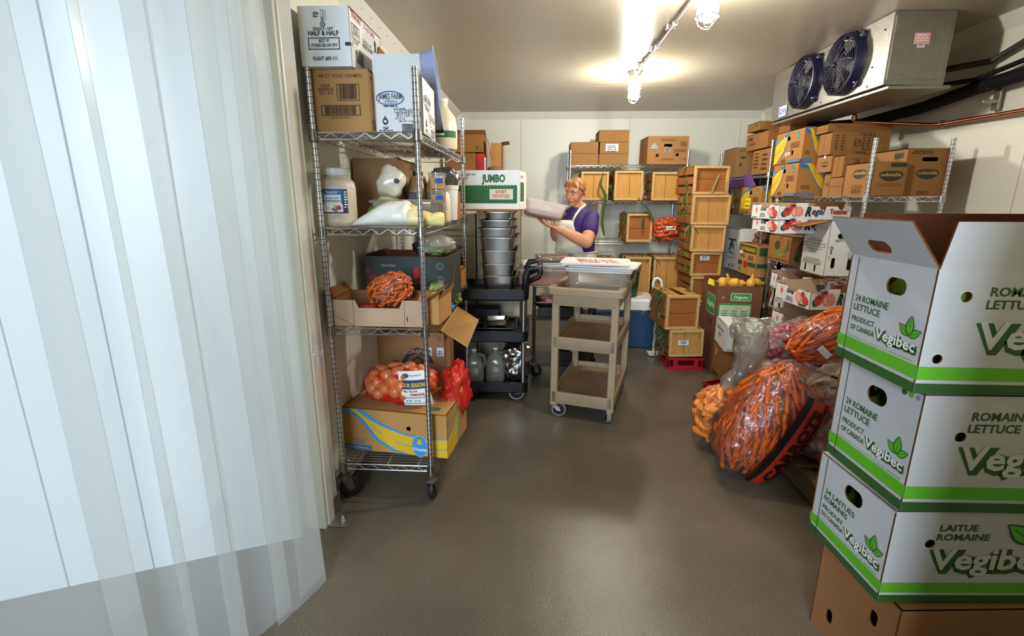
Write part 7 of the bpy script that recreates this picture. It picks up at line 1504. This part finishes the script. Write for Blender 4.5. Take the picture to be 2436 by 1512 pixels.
# ================================================================== THE WOMAN
SKIN = mat('skin', 'C98A68', .5, spec=.35, vary=.06, vscale=8); HAIR = mat('red_blonde_hair', '9A5E30', .45, spec=.5, vary=.35, vscale=30, stretch=(1, 1, 4), bump=.5, bscale=60)
TEE = mat('purple_tee', '2E1659', .75, vary=.15, vscale=8, bump=.3, bscale=20); APR = mat('white_apron_cloth', 'D8CFBF', .8, vary=.05, bump=.35, bscale=14); PANT = mat('pale_grey_jeans', '8E8A92', .8, vary=.15)
def cap(mb, a, b, r1, r2, m, n=14):
    a, b = Vector(a), Vector(b); mb.rod(a, b, r1, m, n, r2=r2, cap=True); mb.sphere(a, r1, m, n); mb.sphere(b, r2, m, n)
def chain(mb, pts, m, n=14):
    for (p, r1), (q, r2) in zip(pts, pts[1:]): cap(mb, p, q, r1, r2, m, n)
def fuse(o, vox, sm=4, f=.5):
    r = o.modifiers.new('fuse', 'REMESH'); r.mode = 'VOXEL'; r.voxel_size = vox; r.use_smooth_shade = True
    s = o.modifiers.new('smooth', 'SMOOTH'); s.factor = f; s.iterations = sm
    dg = bpy.context.evaluated_depsgraph_get(); me = bpy.data.meshes.new_from_object(o.evaluated_get(dg)); m0 = o.data.materials[0]
    o.modifiers.clear(); o.data = me
    if not me.materials: me.materials.append(m0)
    me.polygons.foreach_set('use_smooth', [True]*len(me.polygons)); return o
FACE_D = Vector((-.62, -.78, 0)).normalized(); FWD = Vector((-.80, -.60, 0)).normalized(); LFT = Vector((0, 0, 1)).cross(FWD)   # her left
PB = Vector((.365, 4.45, 0))
def bp(f, l, z): return PB+FWD*f+LFT*l+Vector((0, 0, z))
person = thing('person', 'woman with red-blonde hair in a purple tee and white apron holding a film-wrapped tray', 'person', PB)
IM = Matrix.Translation(-PB)
def pbuild(mb, name, **k): o = mb.build(name, person, smooth=True, **k); o.matrix_local = IM; return o
chest = bp(.02, 0, 1.25); neck = bp(.00, 0, 1.40); headc = bp(.055, .01, 1.545)
hz = FACE_D; hx = Vector((0, 0, 1)).cross(hz)          # hx: her left side seen from the front
tilt = Matrix.Rotation(radians(16), 3, hx) @ Matrix.Rotation(radians(-6), 3, hz)
hz = tilt @ hz; hup = tilt @ Vector((0, 0, 1)); hx = hup.cross(hz).normalized()*1.0
def hp(x, y, z): return headc+hx*x+hz*y+hup*z           # x to her left, y out of the face, z up
b = MB()
Mh = Matrix((hx, hz, hup)).transposed()
b.sphere(hp(0, -.012, .025), (.073, .088, .092), SKIN, 24, Mh); b.sphere(hp(0, .018, -.030), (.064, .066, .080), SKIN, 22, Mh); b.sphere(hp(0, .046, -.090), (.034, .028, .026), SKIN, 16, Mh)
for s in (-1, 1): b.sphere(hp(s*.038, .051, -.030), (.029, .025, .029), SKIN, 14, Mh); b.sphere(hp(s*.073, -.008, -.008), (.008, .017, .028), SKIN, 12, Mh); b.sphere(hp(s*.033, .062, .032), (.028, .016, .011), SKIN, 12, Mh)
cap(b, hp(0, .078, .020), hp(0, .097, -.022), .0085, .0125, SKIN, 10); b.sphere(hp(0, .094, -.026), (.016, .012, .010), SKIN, 10, Mh)
b.sphere(hp(0, .079, -.055), (.024, .012, .013), SKIN, 12, Mh); b.sphere(hp(0, .068, .050), (.05, .02, .03), SKIN, 14, Mh)
chain(b, [(bp(-.01, 0, 1.38), .060), (bp(.02, 0, 1.46), .052), (hp(0, -.01, -.07), .052)], SKIN, 16)
chain(b, [(bp(0, -.13, 1.31), .04), (bp(0, .13, 1.31), .04)], SKIN); chain(b, [(bp(0, 0, 1.28), .10), (bp(0, 0, 1.0), .11), (bp(0, 0, .93), .11)], SKIN, 16)
# arms: her left arm is nearer the camera
Ls, Le, Lw = bp(.0, .185, 1.335), at(1396, 577, Y=4.10), at(1330, 545, Y=4.02)
Rs, Re, Rw = bp(.02, -.18, 1.335), at(1322, 562, Y=4.42), at(1316, 540, Y=4.26)
chain(b, [(Ls, .045), (Ls.lerp(Le, .45), .058), (Ls.lerp(Le, .8), .055), (Le, .049), (Le.lerp(Lw, .35), .050), (Lw, .030)], SKIN, 18)
chain(b, [(Rs, .042), (Re, .045), (Re.lerp(Rw, .4), .043), (Rw, .028)], SKIN, 16)
def hand(mb, w, d, up, side, sg):
    """palm from wrist w along d, palm facing up; side is towards the little finger, sg sets the thumb side"""
    d, up = d.normalized(), up.normalized(); side = side.normalized()
    mb.sphere(w+d*.045, (.038, .046, .017), SKIN, 14, Matrix((side, d, up)).transposed())
    for i, (l, o_) in enumerate(((.070, -.030), (.078, -.010), (.074, .010), (.060, .029))):
        p0 = w+d*.075+side*o_; p1 = p0+d*l*.45+up*.004; p2 = p1+d*l*.32+up*.012; p3 = p2+d*l*.22+up*.014
        chain(mb, [(p0, .0105), (p1, .0098), (p2, .009), (p3, .008)], SKIN, 8)
    t0 = w+d*.02-side*.03*sg; t1 = t0+d*.032-side*.026*sg+up*.01; t2 = t1+d*.028+up*.018-side*.006*sg
    chain(mb, [(t0, .014), (t1, .011), (t2, .009)], SKIN, 8)
TR = at(1290, 512, Y=4.14)
hand(b, Lw, (at(1283, 527, Y=4.08)-Lw), Vector((-.05, -.1, 1)), Vector((.1, .9, 0)), -1)
hand(b, Rw, (at(1278, 525, Y=4.22)-Rw), Vector((-.05, -.1, 1)), Vector((.1, .9, 0)), 1)
# legs
chain(b, [(bp(0, -.09, .95), .10), (bp(.04, -.10, .50), .06), (bp(.0, -.10, .10), .04)], SKIN, 12); chain(b, [(bp(0, .09, .95), .10), (bp(.02, .10, .50), .06), (bp(-.03, .11, .10), .04)], SKIN, 12)
body = pbuild(b, 'body'); fuse(body, .0045, 5, .55)
# face details
fd = MB(); EYW = mat('eye_white', 'D9CFC8', .3, vary=0); LID = mat('eyelid', 'B57A5C', .5, vary=.05); LIP = mat('lips', 'A8544A', .4, vary=.05); BROW = mat('eyebrow', '7A4A28', .7, vary=0); PUP = mat('iris_dark', '2E2420', .2, vary=0)
def pc(m, name, fn): q = MB(); fn(q); return pbuild(q, name)
for s in (-1, 1):
    pc(0, 'eye', lambda q: (q.sphere(hp(s*.031, .0695, .010), (.0145, .0088, .0085), EYW, 14, Mh), q.sphere(hp(s*.032, .0765, .0060), (.0065, .004, .0065), PUP, 10, Mh)))
    pc(0, 'eyelid', lambda q: q.sphere(hp(s*.031, .0715, .0150), (.0150, .0090, .0058), LID, 14, Mh))
    pc(0, 'eyebrow', lambda q: q.tube([hp(s*.013, .083, .030), hp(s*.031, .082, .037), hp(s*.050, .068, .030)], .0026, BROW, 6))
pc(0, 'upper_lip', lambda q: q.tube([hp(-.021, .083, -.055), hp(-.008, .0925, -.0505), hp(0, .0925, -.052), hp(.008, .0925, -.0505), hp(.021, .083, -.055)], [.002, .0042, .004, .0042, .002], LIP, 8))
pc(0, 'lower_lip', lambda q: q.tube([hp(-.019, .083, -.0575), hp(0, .0915, -.062), hp(.019, .083, -.0575)], [.002, .0055, .002], LIP, 8))
# hair: cap, fringe, knot at the back
h = MB(); h.sphere(hp(0, -.030, .036), (.079, .088, .088), HAIR, 26, Mh); h.sphere(hp(0, -.108, .050), (.034, .032, .034), HAIR, 16, Mh)
for s in (-1, 1): chain(h, [(hp(s*.070, .015, .052), .018), (hp(s*.078, -.012, .018), .012), (hp(s*.078, -.028, -.022), .008)], HAIR, 10)
hair = pbuild(h, 'hair'); 
fr_ = MB(); r_ = random.Random(4)
for i in range(34):
    x = -.066+.132*i/33; z0_ = .100+r_.uniform(-.006, .006); e_ = (.040+.016*abs(x)/.066+r_.uniform(-.008, .010))
    fr_.tube([hp(x*.5, .025, .118), hp(x*.8, .062, z0_-.004), hp(x*.95+r_.uniform(-.004, .004), .085-abs(x)*.42, .070), hp(x*1.02+r_.uniform(-.006, .006), .087-abs(x)*.58, e_+.004)], [.006, .0056, .0042, .0012], HAIR, 6)
pbuild(fr_, 'fringe'); 
bn = MB()
for i in range(16):
    a = pi*i/15; bn.tube([hp(cos(a)*.076, .010-.01*sin(a), .042+.072*sin(a)), hp(cos(a)*.066, -.06, .05+.068*sin(a)), hp(cos(a)*.02, -.118, .05+.02*sin(a))], .0055, HAIR, 6)
pbuild(bn, 'hair_strands')
# tee
tm = MB()
rings = []
for z, wx, wy, f in ((.93, .185, .150, .0), (1.0, .18, .148, .005), (1.10, .188, .150, .01), (1.20, .192, .150, .018), (1.28, .192, .140, .018), (1.34, .180, .118, .008), (1.385, .140, .095, .0), (1.415, .085, .078, .0)):
    rings.append([bp(f+wy*cos(2*pi*k/28), wx*sin(2*pi*k/28), z) for k in range(28)])
tm.loft(rings, TEE)
for s in (-1, 1): tm.sphere(bp(.085, s*.075, 1.215), (.075, .075, .075), TEE, 16)
chain(tm, [(Ls+Vector((0, 0, -.004)), .066), (Ls.lerp(Le, .52), .075)], TEE, 18); chain(tm, [(Rs, .064), (Rs.lerp(Re, .5), .068)], TEE, 16)
tee = pbuild(tm, 'tee_shirt'); fuse(tee, .007, 8, .6)
# apron: bib follows the chest, skirt flares
def dome(t_, z):   # radius of the clothed torso in direction t_ (0 = straight ahead)
    zz = [(.52, .245, .215), (.70, .235, .205), (.88, .215, .185), (1.0, .193, .165), (1.10, .188, .158), (1.20, .198, .200), (1.27, .195, .195), (1.32, .18, .15)]
    for (z0_, a0, b0), (z1_, a1, b1) in zip(zz, zz[1:]):
        if z <= z1_: s_ = max(0, (z-z0_)/(z1_-z0_)); return a0+(a1-a0)*s_, b0+(b1-b0)*s_
    return zz[-1][1:]
def apr(t_, z, off=0, fold=0): a_, b_ = dome(t_, z); k = 1+fold*sin(t_*9+z*6)*.05; return bp(.012+(b_+off)*cos(t_)*k, (a_+off)*sin(t_)*k, z)
ap = MB()
n_, v, f = 40, [], []
for j in range(15):
    z = .52+(1.03-.52)*j/14
    for i in range(n_+1): t_ = -2.3+4.6*i/n_; v.append(apr(t_, z, .012, (1-j/14)*1.0+.12))
for j in range(14):
    for i in range(n_): a_ = j*(n_+1)+i; f.append((a_, a_+1, a_+n_+2, a_+n_+1))
k0 = len(v); nb = 16
for j in range(9):
    z = 1.03+(1.31-1.03)*j/8; wd = 1.15-.50*j/8
    for i in range(nb+1): t_ = -wd+2*wd*i/nb; v.append(apr(t_, z, .016 if z < 1.3 else .02, .15))
for j in range(8):
    for i in range(nb): a_ = k0+j*(nb+1)+i; f.append((a_, a_+1, a_+nb+2, a_+nb+1))
ap.add(v, f, APR); ao = pbuild(ap, 'apron'); sd = ao.modifiers.new('thick', 'SOLIDIFY'); sd.thickness = .003
st = MB()
for s in (-1, 1): st.tube([apr(s*.62, 1.31, .018), bp(.118, s*.105, 1.355), bp(.06, s*.095, 1.405), bp(-.02, s*.070, 1.435), bp(-.055, 0, 1.45)], .011, APR, 8)
pbuild(st, 'apron_strap')
tie = MB(); tie.tube([apr(-2.3+4.6*i/20, 1.03, .018) for i in range(21)], .007, APR, 6)
kc = apr(.25, 1.03, .03)
for s in (-1, 1): tie.tube([kc, kc+LFT*s*.03+Vector((0, 0, .022)), kc+LFT*s*.05+Vector((0, 0, 0)), kc+LFT*s*.025+Vector((0, 0, -.014)), kc], .005, APR, 6); tie.tube([kc, kc+LFT*s*.02+Vector((0, 0, -.06)), kc+LFT*s*.03+Vector((0, 0, -.12))], .005, APR, 6)
pbuild(tie, 'apron_tie')
pb_ = MB(); F = Face(pb_, lambda u, v, z: tuple(bp(.012, 0, 0)+(Matrix.Rotation(-0, 3, 'Z') @ (FWD*((.1535+z+.006*sin(v*20)))+LFT*u))+Vector((0, 0, 1.27+v))), .1, .1)
F2 = MB(); lg = [bp(.170, .095, 1.275), bp(.165, .115, 1.275)]; F2.sphere(bp(.146, .100, 1.288), (.011, .004, .011), WHT, 12, Matrix((LFT, FWD, Vector((0, 0, 1)))).transposed()); F2.box(bp(.150, .10, 1.262), (.004, .004, .004), WHT); pbuild(F2, 'shirt_emblem')
wt = MB(); ax = (Lw-Le).normalized(); q_ = ax.to_track_quat('Z', 'Y').to_matrix(); wt.tube([Lw-ax*.025+q_ @ Vector((cos(a*pi/8)*.033, sin(a*pi/8)*.033, 0)) for a in range(17)], .0035, mat('gold', (.8, .6, .3, 1), .25, metal=1, vary=0), 6); wt.lathe([(.012, -.003), (.012, .004), (.001, .005)], Lw-ax*.025+q_ @ Vector((0, .034, 0)), WHT, 14, q_ @ Matrix.Rotation(-pi/2, 3, 'X')); pbuild(wt, 'wristwatch')
pn = MB(); pn.rod(hp(.080, .02, -.010), hp(.088, -.045, .030), .0035, BLACKP, 8); pbuild(pn, 'pen')
ln = MB(); ln.tube([bp(.05, .05, 1.40), bp(.135, .02, 1.34), bp(.175, -.02, 1.27)], .004, BLACKP, 6); pbuild(ln, 'lanyard')
# trousers and shoes
for s, (kf, ff) in ((-1, (.04, .0)), (1, (.02, -.03))):
    q = MB(); chain(q, [(bp(0, s*.085, .93), .115), (bp(kf, s*.10, .50), .080), (bp(ff, s*.11, .10), .062)], PANT, 16); q = pbuild(q, 'trouser_leg'); fuse(q, .009, 4)
    q = MB(); fx_ = bp(ff+.05, s*.11, 0); M_ = Matrix((LFT, FWD, Vector((0, 0, 1)))).transposed()
    q.sphere(fx_+Vector((0, 0, .055)), (.045, .125, .048), BLACKP, 18, M_); sh = pbuild(q, 'shoe')
    q = MB(); q.loft([[fx_+M_ @ Vector((cos(2*pi*k/24)*.050*w_, sin(2*pi*k/24)*.130*w_, z)) for k in range(24)] for z, w_ in ((.0, .96), (.01, 1), (.028, 1), (.03, .97))], WPL); pbuild(q, 'shoe_sole')
# the tray in her hands
tc = at(1292, 503, Y=4.13); t = thing('plastic_tray', 'deep clear plastic tray of pinkish food wrapped in film, held by the woman', 'tray', tc, atan2(.06, .30), None, radians(-8), radians(11))
tub_mesh(MB(), .34, .25, .115, film('tray_plastic', tint=(.95, .93, .9), haze=.72, gloss=.2, bump=.1, hazecol=(.97, .92, .88)), taper=.025, rad=.03, rim=.010).build('body', t, smooth=35, M=Matrix.Translation((0, 0, -.05)))
MB().loft([rrect_ring(.27, .19, .03, -.044), rrect_ring(.29, .21, .03, -.01)], mat('pink_food', 'B98474', .5, vary=.3, vscale=25)).build('contents', t, smooth=35)
superell(MB(), (-.01, 0, .002), (.190, .145, .066), film('tray_wrap', tint=(.99, .985, .98), haze=.08, gloss=.16, bump=1.0, bscale=22), p=5, amp=.10, fr=4, seed=4).build('film', t, smooth=True)
superell(MB(), (-.17, 0, .055), (.05, .10, .02), CLEARF, p=2, amp=.5, fr=4, seed=9).build('film_end', t, smooth=True)
